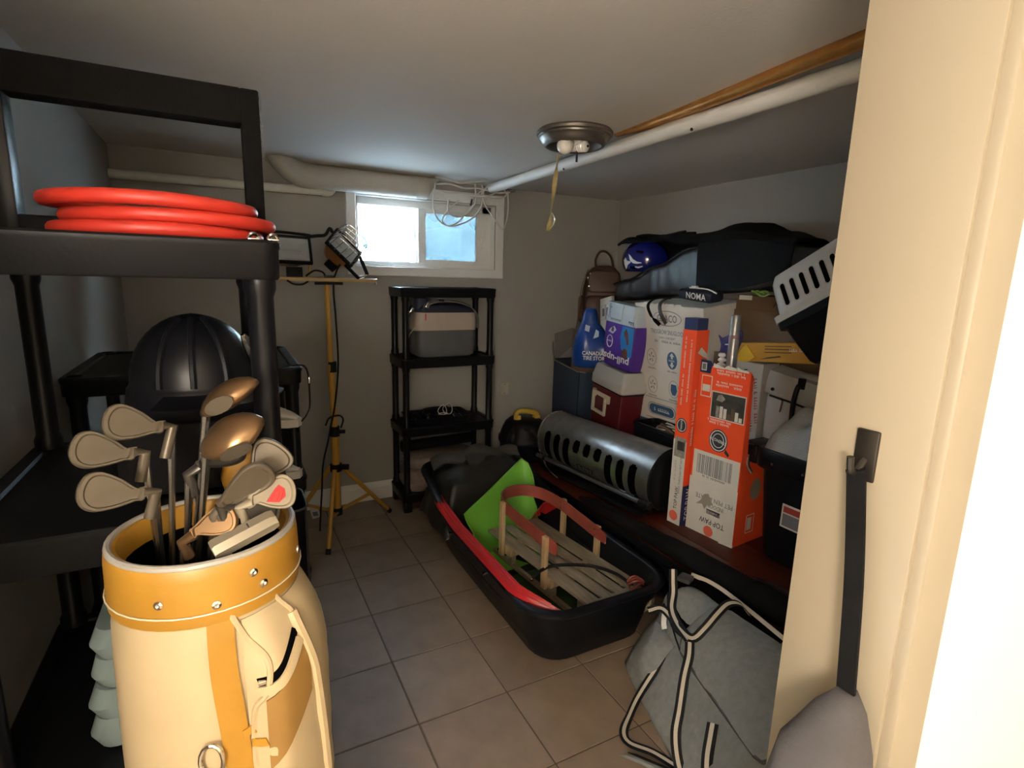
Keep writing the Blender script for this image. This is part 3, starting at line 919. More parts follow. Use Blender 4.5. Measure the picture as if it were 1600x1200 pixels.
# ------------------------------------------------------------------ twin work-light tripod
tp = thing('work_light_stand', 'yellow tripod stand with two orange-brown halogen work lights', 'work light', (0.50, 3.02, 0))
PX, PY = 0.497, 3.01
link('upper_pole', rod([(PX - 0.008, PY, 0.98), (PX - 0.012, PY, 1.44)], 0.0145, 14), YEL, tp)
link('middle_pole', rod([(PX, PY, 0.60), (PX - 0.008, PY, 1.0)], 0.018, 14), YEL, tp)
link('lower_pole', rod([(PX, PY, 0.14), (PX, PY, 0.64)], 0.0215, 14), YEL, tp)
for z, r in ((0.985, 0.022), (0.625, 0.026)):
    link('clamp_collar', rod([(PX, PY, z - 0.028), (PX, PY, z + 0.028)], r, 14), RUB, tp)
link('clamp_knob', rod([(PX + 0.02, PY - 0.02, 0.625), (PX + 0.05, PY - 0.03, 0.625)], 0.011, 10), RUB, tp)
hub = link('leg_hub', rod([(PX, PY, 0.395), (PX, PY, 0.435)], 0.032, 14), RUB, tp)
link('hub_knob', rod([(PX + 0.03, PY - 0.02, 0.42), (PX + 0.062, PY - 0.035, 0.42)], 0.016, 12), RUB, hub)
link('slide_ring', rod([(PX, PY, 0.135), (PX, PY, 0.175)], 0.027, 14), RUB, tp)
for fx_, fy_ in ((0.405, 2.80), (0.845, 3.20), (0.235, 3.17)):
    d = V((fx_ - PX, fy_ - PY, 0)).normalized()
    a = V((PX, PY, 0.412)) + d * 0.035
    b = V((fx_, fy_, 0.014))
    lg = link('leg', rod([a, b], 0.0125, 10), YEL, tp)
    link('rubber_foot', rod([b + (a - b).normalized() * 0.025, V((fx_, fy_, 0.0145)) + (b - a).normalized() * 0.006], 0.0145, 10), RUB, lg)
    m_ = a.lerp(b, 0.58)
    s0 = V((PX, PY, 0.155)) + d * 0.03
    sd = d.cross(V((0, 0, 1))) * 0.008
    link('brace', rod([s0 + sd, m_ + sd], 0.006, 8), YEL, lg)
    link('brace', rod([s0 - sd, m_ - sd], 0.006, 8), YEL, lg)
bar = link('crossbar', bx((0.215, PY - 0.016, 1.438), (0.745, PY + 0.016, 1.456), 0.002), TAN, tp)
link('bar_end', bx((0.738, PY - 0.016, 1.425), (0.745, PY + 0.016, 1.457), 0.002), STEEL, bar)
link('tee_handle', rod([(PX - 0.075, PY - 0.02, 1.428), (PX + 0.065, PY - 0.02, 1.429)], 0.007, 10), RUB, tp)
link('wing_bolt', box(new(), (PX + 0.0, PY, 1.464), (0.05, 0.02, 0.014), 0.003), DKMETAL, tp)
def halogen(name, c, l, n, L_, S_, depth):
    """A box floodlight: l = direction of its long edge, n = direction it faces."""
    l, n = V(l).normalized(), V(n).normalized()
    l = (l - n * l.dot(n)).normalized()
    s_ = n.cross(l)
    M = Matrix.Translation(c) @ Matrix((l, s_, n)).transposed().to_4x4()
    fr_ = new()
    for (ax, ay, sx, sy) in ((0, S_ / 2 - 0.006, L_, 0.012), (0, -S_ / 2 + 0.006, L_, 0.012), (L_ / 2 - 0.006, 0, 0.012, S_), (-L_ / 2 + 0.006, 0, 0.012, S_)):
        box(fr_, M @ V((ax, ay, 0)), (sx, sy, 0.022), 0.003, 1, rot=M.to_3x3().to_4x4())
    head = link(name, fr_, RUB, tp)
    hs = [[M @ p for p in rr(0, 0, L_ / 2 - 0.008, S_ / 2 - 0.008, 0.01, 3, -0.011)], [M @ p for p in rr(0, 0, L_ / 2 - 0.012, S_ / 2 - 0.012, 0.015, 3, -0.03)],
          [M @ p for p in rr(0, 0, L_ * 0.33, S_ * 0.34, 0.03, 3, -depth * 0.8)], [M @ p for p in rr(0, 0, L_ * 0.24, S_ * 0.24, 0.03, 3, -depth)]]
    link('housing', loft(new(), hs), RUST, head)
    link('reflector', loft(new(), [[M @ p for p in rr(0, 0, L_ / 2 - 0.013, S_ / 2 - 0.013, 0.004, 2, 0.0)], [M @ p for p in rr(0, 0, L_ * 0.34, S_ * 0.2, 0.01, 2, -0.010)]], cap1=True, cap0=False), REFL, head, recalc=False)
    link('halogen_tube', rod([M @ V((-L_ * 0.28, 0, -0.004)), M @ V((L_ * 0.28, 0, -0.004))], 0.005, 8), BULBM, head)
    link('lens', box(new(), M @ V((0, 0, 0.007)), (L_ - 0.024, S_ - 0.024, 0.003), 0, rot=M.to_3x3().to_4x4()), LENS, head, smooth=0)
    return head, M
hd, M = halogen('lamp_head', (0.572, PY - 0.03, 1.612), (0.72, 0.02, -0.69), (0.45, -0.75, 0.45), 0.175, 0.140, 0.105)
grd = new()
def gw(pts):
    tube(grd, [M @ V(p) for p in pts], 0.0019, 5)
for k in range(5):
    y = -0.065 + 0.0325 * k
    gw(spline([(-0.08, y, 0.01), (-0.078, y, 0.055), (-0.052, y, 0.085), (0.052, y, 0.085), (0.078, y, 0.055), (0.08, y, 0.01)], 4))
for k in range(5):
    x = -0.068 + 0.034 * k
    gw(spline([(x, -0.072, 0.01), (x, -0.070, 0.06), (x, -0.045, 0.083), (x, 0.045, 0.083), (x, 0.070, 0.06), (x, 0.072, 0.01)], 4))
link('wire_guard', grd, STEEL, hd)
J1, J2 = M @ V((0.102, -0.02, -0.005)), M @ V((0.102, 0.075, -0.005))
for (q, e) in ((M @ V((0.06, -0.078, -0.01)), V((0.645, PY - 0.012, 1.46))), (M @ V((0.083, 0.06, -0.01)), V((0.70, PY + 0.012, 1.478)))):
    link('bracket_arm', rod([q, q.lerp(e, 0.5), e], 0.0095, 8), RUB, hd)
link('bracket_base', rod([(0.645, PY - 0.012, 1.462), (0.70, PY + 0.012, 1.476)], 0.008, 8), CHROME, hd)
link('junction_box', box(new(), M @ V((0.02, -0.05, -0.105)), (0.06, 0.035, 0.035), 0.004, rot=M.to_3x3().to_4x4()), RUB, hd)
g0 = M @ V((-0.05, 0.07, -0.02))
link('handle', rod([M @ V((-0.088, 0.03, -0.004)), M @ V((-0.112, 0.03, 0.0)), (0.482, PY - 0.02, 1.672), (0.44, PY - 0.02, 1.665), (0.38, PY - 0.02, 1.655)], 0.0085, 8, sp=5), RUB, hd)
hd2, M2 = halogen('lamp_head', (0.30, PY - 0.03, 1.592), (1, 0.03, -0.02), (0.03, -0.88, 0.42), 0.225, 0.150, 0.10)
link('handle', rod([M2 @ V((-0.115, 0.088, 0.0)), M2 @ V((-0.03, 0.092, 0.0)), M2 @ V((0.08, 0.088, 0.0)), M2 @ V((0.115, 0.085, 0.0))], 0.007, 8, sp=4), RUB, hd2)
link('junction_box', box(new(), (0.33, PY + 0.01, 1.483), (0.075, 0.045, 0.05), 0.004), RUB, hd2)
for x in (0.255, 0.40):
    link('bracket_arm', rod([(x, PY - 0.02, 1.535), (x, PY - 0.005, 1.458)], 0.004, 8), YEL, hd2)
link('power_cord', rod([(0.475, PY - 0.02, 1.47), (0.46, PY - 0.02, 1.487), (0.425, PY - 0.02, 1.492), (0.395, PY - 0.02, 1.475), (0.38, PY - 0.02, 1.462)], 0.0045, 7, sp=5), RUB, tp)
link('power_cord', rod([(0.52, PY - 0.02, 1.46), (0.535, PY - 0.025, 1.50), (0.555, PY - 0.02, 1.53)], 0.0045, 7, sp=5), RUB, tp)
link('power_cord', rod([(0.29, PY - 0.02, 1.44), (0.32, PY - 0.025, 1.422), (0.36, PY - 0.025, 1.421), (0.39, PY - 0.02, 1.436)], 0.0045, 7, sp=5), RUB, tp)
link('power_cord', rod([(0.515, PY - 0.022, 1.43), (0.514, PY - 0.024, 1.36), (0.520, PY - 0.022, 1.25), (0.524, PY - 0.022, 1.0), (0.500, PY - 0.03, 0.79), (0.472, PY - 0.035, 0.665), (0.455, PY - 0.03, 0.58), (0.425, PY - 0.025, 0.45), (0.412, PY - 0.03, 0.30), (0.405, PY + 0.03, 0.10), (0.41, PY + 0.10, 0.008)], 0.005, 7, sp=6), RUB, tp)
link('cord_loop', rod([(PX - 0.048, PY - 0.01, 0.665), (PX - 0.03, PY - 0.03, 0.71), (PX + 0.02, PY - 0.035, 0.72), (PX + 0.045, PY - 0.01, 0.69), (PX + 0.03, PY - 0.02, 0.645)], 0.005, 7, sp=5), RUB, tp)
tg = thing('paper_tag', 'small white paper tag lying by the baseboard next to the yellow tripod', 'tag', (0.42, 3.33, 0))
link('card', sheet(new(), [[(0.395 + 0.05 * i, 3.30 + 0.10 * j + 0.01 * i, 0.002 + 0.012 * j) for j in range(3)] for i in range(2)], 0.0012), PAPER, tg)
link('print_block', sheet(new(), [[(0.404 + 0.03 * i, 3.325 + 0.05 * j, 0.0066 + 0.006 * j) for j in range(2)] for i in range(2)], 0.0008), INKG, tg)

# ------------------------------------------------------------------ golf bag with clubs
gbg = thing('golf_bag', 'cream vinyl golf bag with mustard leather collar and strips, standing nearest the doorway', 'golf bag', (-0.045, 0.865, 0))
GX, GY = -0.045, 0.865
def gR(z):
    pts = [(0.0, 0.120), (0.04, 0.128), (0.5, 0.130), (0.9, 0.128), (1.0, 0.124), (1.03, 0.119), (1.105, 0.117)]
    for (z0, r0), (z1, r1) in zip(pts, pts[1:]):
        if z <= z1:
            return r0 + (r1 - r0) * (z - z0) / (z1 - z0)
    return pts[-1][1]
def gP(th, z, off=0.0):
    r = gR(z) + off
    a = math.radians(th)
    return V((GX + r * math.sin(a), GY - r * math.cos(a), z))
N_ = 40
zs = [0.004, 0.03, 0.2, 0.5, 0.8, 0.95, 1.0, 1.03]
bm = loft(new(), [[gP(360 * j / N_, z, -0.0005) for j in range(N_)] for z in zs], cap1=False)
link('body', bm, VINYL, gbg)
colr = [(1.022, 0.004), (1.03, 0.007), (1.085, 0.007), (1.10, 0.006), (1.106, 0.002), (1.104, -0.008), (1.09, -0.012), (0.95, -0.014)]
bm = loft(new(), [[V((GX + (gR(min(z, 1.105)) + o) * math.sin(2 * PI * j / N_), GY - (gR(min(z, 1.105)) + o) * math.cos(2 * PI * j / N_), z)) for j in range(N_)] for z, o in colr], cap0=False, cap1=False)
link('collar', bm, GOLD, gbg)
link('collar_rim', rod([gP(360 * j / N_, 1.105, 0.001) for j in range(N_)], 0.005, 8, closed=True), mat('grey_rim_piping', (0.35, 0.33, 0.30), 0.4), gbg)
link('collar_seam', rod([gP(360 * j / N_, 1.040, 0.0085) for j in range(N_)], 0.0012, 5, closed=True), CREAM, gbg)
for th, z in ((5, 1.050), (27, 1.078), (33, 1.056), (-25, 1.06), (75, 1.06)):
    q = gP(th, z, 0.0065)
    link('rivet', lathe(new(), [(0.0062, 0), (0.0058, 0.002), (0.003, 0.0032), (0.003, 0.001), (0, 0.001)], 12, axis_matrix(q, q - V((GX, GY, z)))), CHROME, gbg)
# side pocket: a padded swelling on the side towards the floor
def bulge(th, z):
    a = (th - 18) / (112 - 18)
    if not 0 < a < 1:
        return 0
    b = (1.015 - z) / (1.015 - 0.22)
    if not 0 < b < 1:
        return 0
    ea = min(1, a / 0.16, (1 - a) / 0.18)
    eb = min(1, b / 0.15, (1 - b) / 0.06)
    return 0.032 * math.sin(ea * PI / 2) * math.sin(eb * PI / 2) ** 1.1
def pP(th, z, off=0.0):
    return gP(th, z, bulge(th, z) + off)
grid = [[pP(18 + 94 * j / 30, 1.015 - 0.795 * i / 40, 0.0) for j in range(31)] for i in range(41)]
bm = sheet(new(), grid, 0.004)
wob(bm, 0.0025, 16, 5)
pk = link('side_pocket', bm, VINYL, gbg)
def strip_on(name, path, wid, m, off=0.003, par=None, t=0.002):
    rows = []
    P = spline([(a, b, 0) for a, b in path], 6)
    for i, p in enumerate(P):
        q0, q1 = P[max(i - 1, 0)], P[min(i + 1, len(P) - 1)]
        tx, ty = (q1.x - q0.x) * 0.0026, q1.y - q0.y
        L_ = math.hypot(tx, ty)
        nx, ny = -ty / L_, tx / L_
        rows.append([pP(p.x + nx * wid * k / 0.0026, p.y + ny * wid * k, off) for k in (-0.5, -0.17, 0.17, 0.5)])
    return link(name, sheet(new(), rows, t), m, par or gbg)
strip_on('leather_strip', [(6, 1.03), (6, 0.95), (9, 0.85), (11, 0.74), (12, 0.5), (12, 0.1)], 0.038, GOLD)
def pipe_on(name, path, r, m, par=None, off=0.002):
    P = spline([(a, b, 0) for a, b in path], 7)
    return link(name, rod([pP(p.x, p.y, off) for p in P], r, 7), m, par or gbg)
pipe_on('piping', [(12, 1.03), (19, 0.992), (27, 0.955), (25, 0.91), (20, 0.88), (19, 0.80), (21, 0.72), (22, 0.5)], 0.0045, VINYL, pk)
pipe_on('piping', [(50, 0.992), (50, 0.975), (51, 0.94), (53, 0.90), (56, 0.84), (60, 0.75), (64, 0.6), (66, 0.3)], 0.0085, VINYL, pk)
pipe_on('piping', [(42, 1.028), (46, 1.012), (50, 0.995), (50, 0.985)], 0.004, VINYL, pk)
zp = strip_on('zip_opening', [(22, 0.924), (28, 0.928), (35, 0.940), (41, 0.955), (47, 0.970)], 0.011, INNERB, 0.0022, pk)
strip_on('pocket_flap', [(22, 0.912), (28, 0.916), (35, 0.928), (41, 0.943), (47, 0.957)], 0.013, VINYL, 0.005, pk, 0.004)
link('zip_pull', box(new(), pP(23, 0.926, 0.006), (0.010, 0.006, 0.006), 0.001), CHROME, zp)
rows = []
for i in range(9):
    u = i / 8
    rows.append([pP(24 + 25 * k / 8, (0.896 + 0.052 * k / 8) * (1 - u) + (0.785 + 0.085 * k / 8) * u, 0.0035) for k in range(9)])
link('leather_patch', sheet(new(), rows, 0.002), mat('brown_leather_patch', (0.27, 0.145, 0.035), 0.5, var=0.2, scale=10), pk)
strip_on('strap_keeper', [(13, 0.850), (16, 0.851), (19, 0.853)], 0.012, GOLD, 0.006)
strip_on('strap_keeper', [(17, 0.832), (20, 0.832), (23, 0.834)], 0.012, GOLD, 0.008)
link('hook_ring', rod([pP(-4, 0.83 + 0.024 * math.sin(a), 0.008 + 0.004 * math.cos(a)) + V((0.014 * math.cos(a), 0, 0)) for a in [2 * PI * k / 14 for k in range(14)]], 0.003, 7, closed=True), CHROME, gbg)
link('inner_lining', lathe(new(), [(0.104, 1.07), (0.103, 0.9), (0.0, 0.9)], 30, Matrix.Translation((GX, GY, 0)), cap=False), INNERB, gbg, recalc=False)

# the clubs: each is a thing; head at the top, shaft down into the bag
def shaft(par, hosel, foot, m=STEEL, r=0.0045):
    h_, f_ = V(hosel), V(foot)
    link('shaft', rod([h_.lerp(f_, k) for k in (0, 0.25, 0.6, 1)], [0.0065, r, r, r], 8), m, par)
def club_axes(hosel, toe, face):
    x = (V(toe) - V(hosel))
    L_ = x.length
    x.normalize()
    f = V(face)
    f = (f - x * f.dot(x)).normalized()
    return L_, Matrix.Translation(hosel) @ Matrix((x, f.cross(x), f)).transposed().to_4x4()
def iron(label, hosel, toe, face, foot, m, hscale=1.0, badge=False):
    t = thing('golf_iron', label, 'golf club', hosel, group='golf clubs in the cream bag')
    L_, M = club_axes(hosel, toe, face)
    k = L_ / 0.08
    out = [(0, -0.010), (0.012, -0.004), (0.035, -0.014), (0.062, -0.020), (0.078, -0.014), (0.084, 0.002), (0.082, 0.020), (0.072, 0.033), (0.055, 0.036), (0.03, 0.026), (0.010, 0.014), (0, 0.010)]
    out = [(x * k, y * k * hscale) for x, y in out]
    P = spline([(x, y, 0) for x, y in out], 3, closed=True)
    c0 = (sum(p.x for p in P) / len(P), sum(p.y for p in P) / len(P))
    def ringz(sc, z):
        return [M @ V((c0[0] + (p.x - c0[0]) * sc, c0[1] + (p.y - c0[1]) * sc, z)) for p in P]
    hd_ = link('head', loft(new(), [ringz(0.93, -0.006), ringz(1, -0.004), ringz(1, 0.002), ringz(0.95, 0.004), ringz(0.84, 0.004), ringz(0.78, 0.0012)]), m, t)
    link('hosel', rod([M @ V((0.004, 0, 0)), M @ V((-0.012, -0.004, -0.002)), V(hosel).lerp(V(foot), 0.12)], 0.0075, 10), m, t)
    if badge:
        bp_ = [(0.030, -0.004), (0.052, -0.008), (0.064, 0.0), (0.064, 0.012), (0.054, 0.020), (0.046, 0.014)]
        link('red_badge', loft(new(), [[M @ V((x * k, y * k * hscale, z)) for x, y in bp_] for z in (0.0008, 0.003)]), RED, hd_)
        for j in range(3):
            link('badge_bar', rod([M @ V(((0.040 + 0.008 * j) * k, -0.004 * k, 0.0032)), M @ V(((0.050 + 0.005 * j) * k, (0.012 - 0.002 * j) * k, 0.0032))], 0.0011, 5), INKR, hd_)
    shaft(t, M @ V((-0.010, -0.004, -0.002)), foot)
    return t
def wood(label, hosel, toe, up, foot, m):
    t = thing('golf_wood', label, 'golf club', hosel, group='golf clubs in the cream bag')
    L_, M = club_axes(hosel, toe, up)
    rings = []
    for i in range(9):
        u = i / 8
        x = L_ * (u * 1.06 - 0.06)
        wv = L_ * 0.42 * math.sin(PI * min(0.98, max(0.04, u * 0.92 + 0.06))) ** 0.6
        hv = L_ * 0.27 * math.sin(PI * min(0.97, max(0.05, u * 0.9 + 0.05))) ** 0.7
        rings.append([M @ V((x, wv * math.cos(a) + L_ * 0.1, hv * math.sin(a) * (1 if math.sin(a) > 0 else 0.55))) for a in [2 * PI * j / 16 for j in range(16)]])
    hd_ = link('head', loft(new(), rings), m, t, smooth=60)
    link('face_insert', loft(new(), [[M @ V((L_ * (0.5 + 0.26 * math.cos(a)), -L_ * 0.30 - 0.001 * q, L_ * (0.05 + 0.13 * math.sin(a)))) for a in [2 * PI * j / 14 for j in range(14)]] for q in (0, 3)]), CLUBM, hd_)
    shaft(t, M @ V((0.0, 0.005, 0.0)), foot)
    return t
FB = lambda x, y: (GX + x, GY + y, 0.86)
wood('bronze wood with a bright top edge, highest of the golf clubs', (-0.035, 0.90, 1.27), (0.032, 0.86, 1.315), (0.3, -0.35, 0.9), FB(-0.05, 0.05), CLUBG)
wood('copper-brown wood just below the highest club', (-0.035, 0.85, 1.222), (0.040, 0.83, 1.262), (0.2, -0.5, 0.85), FB(-0.04, 0.0), CLUBG)
iron('broad grey iron head leaning left beside the copper-brown wood', (-0.022, 0.80, 1.158), (0.044, 0.80, 1.200), (0.55, -0.78, -0.05), FB(-0.03, -0.03), CLUBM, 0.95)
iron('tan iron head poking out behind the red-badged one', (0.026, 0.845, 1.172), (0.068, 0.85, 1.215), (0.1, -0.95, 0.25), FB(0.03, 0.02), CLUBM, 1.5)
iron('bright iron head with a red badge in its cavity', (0.012, 0.80, 1.160), (0.073, 0.81, 1.158), (0.05, -0.95, 0.3), FB(0.02, -0.04), CLUBC, 1.15, True)
iron('dark iron head at the left behind the broad grey iron', (-0.05, 0.86, 1.20), (0.012, 0.86, 1.217), (0.2, -0.7, 0.7), FB(-0.05, 0.03), CLUBD, 0.9)
iron('dark iron head hanging low under the red-badged one', (-0.01, 0.80, 1.158), (0.042, 0.81, 1.118), (0.3, -0.9, 0.2), FB(-0.01, -0.05), CLUBD, 1.1)
iron('small bronze iron head low at the left of the collar', (-0.06, 0.80, 1.125), (-0.005, 0.79, 1.142), (0.2, -0.8, 0.5), FB(-0.05, -0.04), CLUBG, 1.0)
pt = thing('putter', 'satin putter with a long bar head resting on the mustard collar', 'golf club', (-0.03, 0.78, 1.11), group='golf clubs in the cream bag')
Pq = [V((-0.035, 0.772, 1.110)), V((0.046, 0.792, 1.134))]
Mx = axis_matrix(Pq[0], Pq[1] - Pq[0], (0, -0.4, 1))
bm = loft(new(), [[Mx @ V((y_, x_, z_)) for y_, x_ in ((-0.010 * s_, -0.011), (0.010 * s_, -0.011), (0.012 * s_, 0.004), (0.004 * s_, 0.012), (-0.010 * s_, 0.010))] for z_, s_ in ((0, 0.8), (0.004, 1), (0.078, 1), (0.086, 0.7))])
ph = link('head', bm, CLUBC, pt)
link('sight_line', rod([Mx @ V((0.011, -0.006, 0.05)), Mx @ V((0.0112, 0.003, 0.05))], 0.0012, 5), INKN, ph)
link('neck', rod([Mx @ V((0.0, 0.0, 0.012)), Mx @ V((-0.014, 0.008, 0.014)), Mx @ V((-0.03, 0.016, 0.018))], 0.0055, 8, sp=4), CLUBC, pt)
shaft(pt, Mx @ V((-0.03, 0.016, 0.018)), FB(0.0, 0.0))
for k, (x, y, z) in enumerate(((-0.09, 0.92, 1.25), (-0.11, 0.84, 1.18), (-0.125, 0.90, 1.22))):
    iron(('grey iron head standing at the back left of the bag', 'grey iron head at the far left over the collar', 'grey iron head behind the leftmost two clubs')[k],
         (x, y, z), (x - 0.062, y - 0.02, z + 0.03), (-0.2, -0.8, 0.5), FB(-0.06, 0.0 + 0.02 * k), CLUBM)

# ------------------------------------------------------------------ on the far shelving unit
cbag = thing('cooler_bag', 'soft sand and slate-grey cooler bag with a navy top on the far shelf', 'cooler bag', (1.22, 3.28, 0.985))
x0, x1, y0, y1 = 1.02, 1.425, 3.165, 3.41
cxb, cyb, hxb, hyb = (x0 + x1) / 2, (y0 + y1) / 2, (x1 - x0) / 2, (y1 - y0) / 2
def cr(s, z, r=0.05):
    return rr(cxb, cyb, hxb * s, hyb * s, r, 5, z)
bm = loft(new(), [cr(0.86, 0.987), cr(0.93, 1.0), cr(0.97, 1.05), cr(1.0, 1.12), cr(0.99, 1.155)])
bmesh.ops.subdivide_edges(bm, edges=bm.edges[:], cuts=1)
wob(bm, 0.010, 11, 1, keep=lambda c: c.z < 0.995)
link('lower_body', bm, COOLG, cbag)
bm = loft(new(), [cr(0.985, 1.15), cr(1.0, 1.155), cr(1.0, 1.21), cr(0.985, 1.262)])
wob(bm, 0.004, 9, 2)
link('upper_band', bm, COOLC, cbag)
NAVYF = mat('navy_nylon', (0.012, 0.016, 0.04), 0.6, bump=0.2)
bm = loft(new(), [cr(0.97, 1.258), cr(0.95, 1.275), cr(0.85, 1.302), cr(0.55, 1.318), cr(0.2, 1.322)])
wob(bm, 0.010, 8, 4)
link('zip_top', bm, NAVYF, cbag)
link('zip_pull', box(new(), (1.075, 3.158, 1.236), (0.008, 0.006, 0.04), 0.002), RED, cbag)
link('shoulder_strap', ribbon(new(), [(1.07, 3.19, 1.30), (1.12, 3.17, 1.325), (1.20, 3.17, 1.335), (1.30, 3.18, 1.325), (1.39, 3.19, 1.29), (1.435, 3.20, 1.23), (1.44, 3.21, 1.16)], (0, 1, 0.25), 0.045, 0.005), mat('grey_webbing', (0.19, 0.185, 0.165), 0.85), cbag)
link('strap_slide', box(new(), (1.175, 3.165, 1.337), (0.022, 0.055, 0.012), 0.003), BLK, cbag)
link('bottle_pocket', wob(loft(new(), [rr(1.07, 3.25, 0.04, 0.05, 0.03, 4, 1.27), rr(1.07, 3.25, 0.045, 0.055, 0.03, 4, 1.32), rr(1.07, 3.25, 0.04, 0.045, 0.03, 4, 1.348)]), 0.004, 20), NAVYF, cbag)
for q in ((0.995, 3.17, 1.275), (1.09, 3.165, 1.305)):
    link('buckle', box(new(), q, (0.022, 0.012, 0.032), 0.003, rot=Matrix.Rotation(0.5, 4, 'Y')), STEEL, cbag)
link('strap_end', ribbon(new(), [(1.01, 3.17, 1.285), (0.985, 3.165, 1.26), (0.975, 3.17, 1.24)], (0, 1, 0), 0.025, 0.004), NAVYF, cbag)
link('strap_end', ribbon(new(), [(1.02, 3.20, 1.17), (0.985, 3.19, 1.13), (0.96, 3.19, 1.07)], (0, 1, 0), 0.012, 0.003), COOLC, cbag)

tr = thing('tool_tray', 'flat black plastic tray of small tools and cables on the shelving unit', 'tray', (1.2, 3.28, 0.555))
bm = loft(new(), [rr(1.19, 3.28, 0.185, 0.105, 0.03, 4, 0.556), rr(1.19, 3.28, 0.205, 0.12, 0.03, 4, 0.60), rr(1.19, 3.28, 0.21, 0.125, 0.03, 4, 0.601), rr(1.19, 3.28, 0.20, 0.117, 0.03, 4, 0.598), rr(1.19, 3.28, 0.182, 0.10, 0.03, 4, 0.562)])
link('tray_body', bm, BLK, tr)
for k in range(2):
    link('divider', bx((1.06 + 0.1 * k, 3.185, 0.562), (1.064 + 0.1 * k, 3.375, 0.592), 0.001), BLK, tr)
link('tray_handle', rod([(1.10, 3.30, 0.598), (1.11, 3.30, 0.625), (1.20, 3.30, 0.632), (1.27, 3.30, 0.625), (1.28, 3.30, 0.598)], 0.009, 8, sp=4), BLK, tr)
cc = thing('cable_coil', 'small coil of pale wire standing in the black tool tray', 'cable', (1.24, 3.27, 0.60))
for k, (x, z, r, m_) in enumerate(((1.22, 0.625, 0.032, CABLEW), (1.26, 0.63, 0.036, CABLEW), (1.215, 0.608, 0.03, CABLEW))):
    pts = [(x + r * math.cos(a) * 0.9, 3.26 + 0.012 * math.sin(2 * a + k), z + r * math.sin(a)) for a in [2 * PI * i / 20 for i in range(20)]]
    if k == 2:
        pts = [(x + r * math.cos(a), 3.23 + r * math.sin(a) * 0.7, 0.606) for a in [2 * PI * i / 20 for i in range(20)]]
    link('wire', rod(pts, 0.0025, 6, closed=True), m_, cc)
for k, (a, b, m_) in enumerate((((1.03, 3.22, 0.575), (1.05, 3.33, 0.59), STEEL), ((1.10, 3.21, 0.578), (1.15, 3.32, 0.582), BLKS), ((1.29, 3.22, 0.58), (1.31, 3.33, 0.592), STEEL), ((1.34, 3.2, 0.58), (1.33, 3.34, 0.60), BLKS))):
    t = thing('hand_tool', ['thin steel tool at the near end of the black tray', 'black-handled tool in the middle of the black tray', 'steel tool under the wire coil in the black tray', 'black cylinder at the vacuum end of the black tray'][k], 'tool', a)
    a, b = V(a), V(b)
    link('tool_shaft', rod([a, a.lerp(b, 0.55)], 0.005, 8), STEEL, t)
    link('tool_handle', rod([a.lerp(b, 0.5), a.lerp(b, 0.6), b], [0.009, 0.013, 0.012], 10), m_ if m_ is BLKS else RUB, t)
ql = thing('folded_quilt', 'folded floral quilt on the bottom tier of the shelving unit', 'quilt', (1.2, 3.28, 0.125))
for k, (z, h, s) in enumerate(((0.127, 0.075, 1.0), (0.20, 0.075, 0.97), (0.272, 0.06, 0.93))):
    bm = loft(new(), [rr(1.22, 3.285, 0.25 * s, 0.125 * s, 0.06, 5, z), rr(1.22, 3.285, 0.265 * s, 0.135 * s, 0.06, 5, z + h * 0.3), rr(1.22, 3.285, 0.265 * s, 0.135 * s, 0.06, 5, z + h * 0.75), rr(1.22, 3.285, 0.24 * s, 0.12 * s, 0.06, 5, z + h)])
    bmesh.ops.subdivide_edges(bm, edges=bm.edges[:], cuts=2)
    wob(bm, 0.010, 8, k + 1, keep=lambda c: c.z < 0.13)
    link('fold', bm, QUILT, ql)
# low dark mat behind
mt_ = thing('rolled_mat', 'dark rolled mat behind the folded quilt on the bottom shelf', 'mat', (1.23, 3.40, 0.3))
link('roll', rod([(0.98, 3.385, 0.365), (1.48, 3.385, 0.375)], 0.035, 16), BLKF, mt_)
link('roll_end', rod([(0.978, 3.385, 0.365), (0.984, 3.385, 0.365)], 0.028, 14), RUB, mt_)

ol = thing('wall_plate', 'small painted wall plate on the back wall beside the shelving unit', 'outlet', (1.772, YB, 0.687))
link('plate', bx((1.738, YB - 0.007, 0.645), (1.806, YB, 0.730), 0.003), mat('plate_paint', (0.44, 0.40, 0.34), 0.5), ol)
link('insert', bx((1.756, YB - 0.009, 0.665), (1.788, YB - 0.005, 0.71), 0.002), mat('plate_paint', (0.44, 0.40, 0.34), 0.5), ol)
for z in (0.655, 0.72):
    link('screw', rod([(1.772, YB - 0.0085, z), (1.772, YB - 0.005, z)], 0.003, 8), STEEL, ol)

# shop vacuum
vc = thing('shop_vacuum', 'black shop vacuum with a yellow handle in the corner beside the shelving unit', 'vacuum', (1.755, 3.11, 0))
T_ = Matrix.Translation((1.755, 3.11, 0))
link('tank', lathe(new(), [(0.13, 0.055), (0.145, 0.06), (0.155, 0.15), (0.165, 0.38), (0.170, 0.39), (0.170, 0.40)], 30, T_), BLKS, vc)
link('motor_head', lathe(new(), [(0.168, 0.40), (0.176, 0.405), (0.176, 0.43), (0.165, 0.445), (0.15, 0.49), (0.13, 0.53), (0.10, 0.555), (0.0, 0.56)], 30, T_), BLK, vc)
hd3 = link('handle', rod([(1.68, 3.09, 0.545), (1.682, 3.09, 0.60), (1.72, 3.088, 0.612), (1.80, 3.085, 0.598), (1.835, 3.085, 0.578), (1.838, 3.085, 0.53)], 0.016, 10, sp=4), YTOOL, vc)
link('handle_foot', box(new(), (1.69, 3.09, 0.56), (0.035, 0.04, 0.05), 0.006), YTOOL, hd3)
link('handle_foot', box(new(), (1.832, 3.085, 0.545), (0.04, 0.045, 0.055), 0.006), YTOOL, hd3)
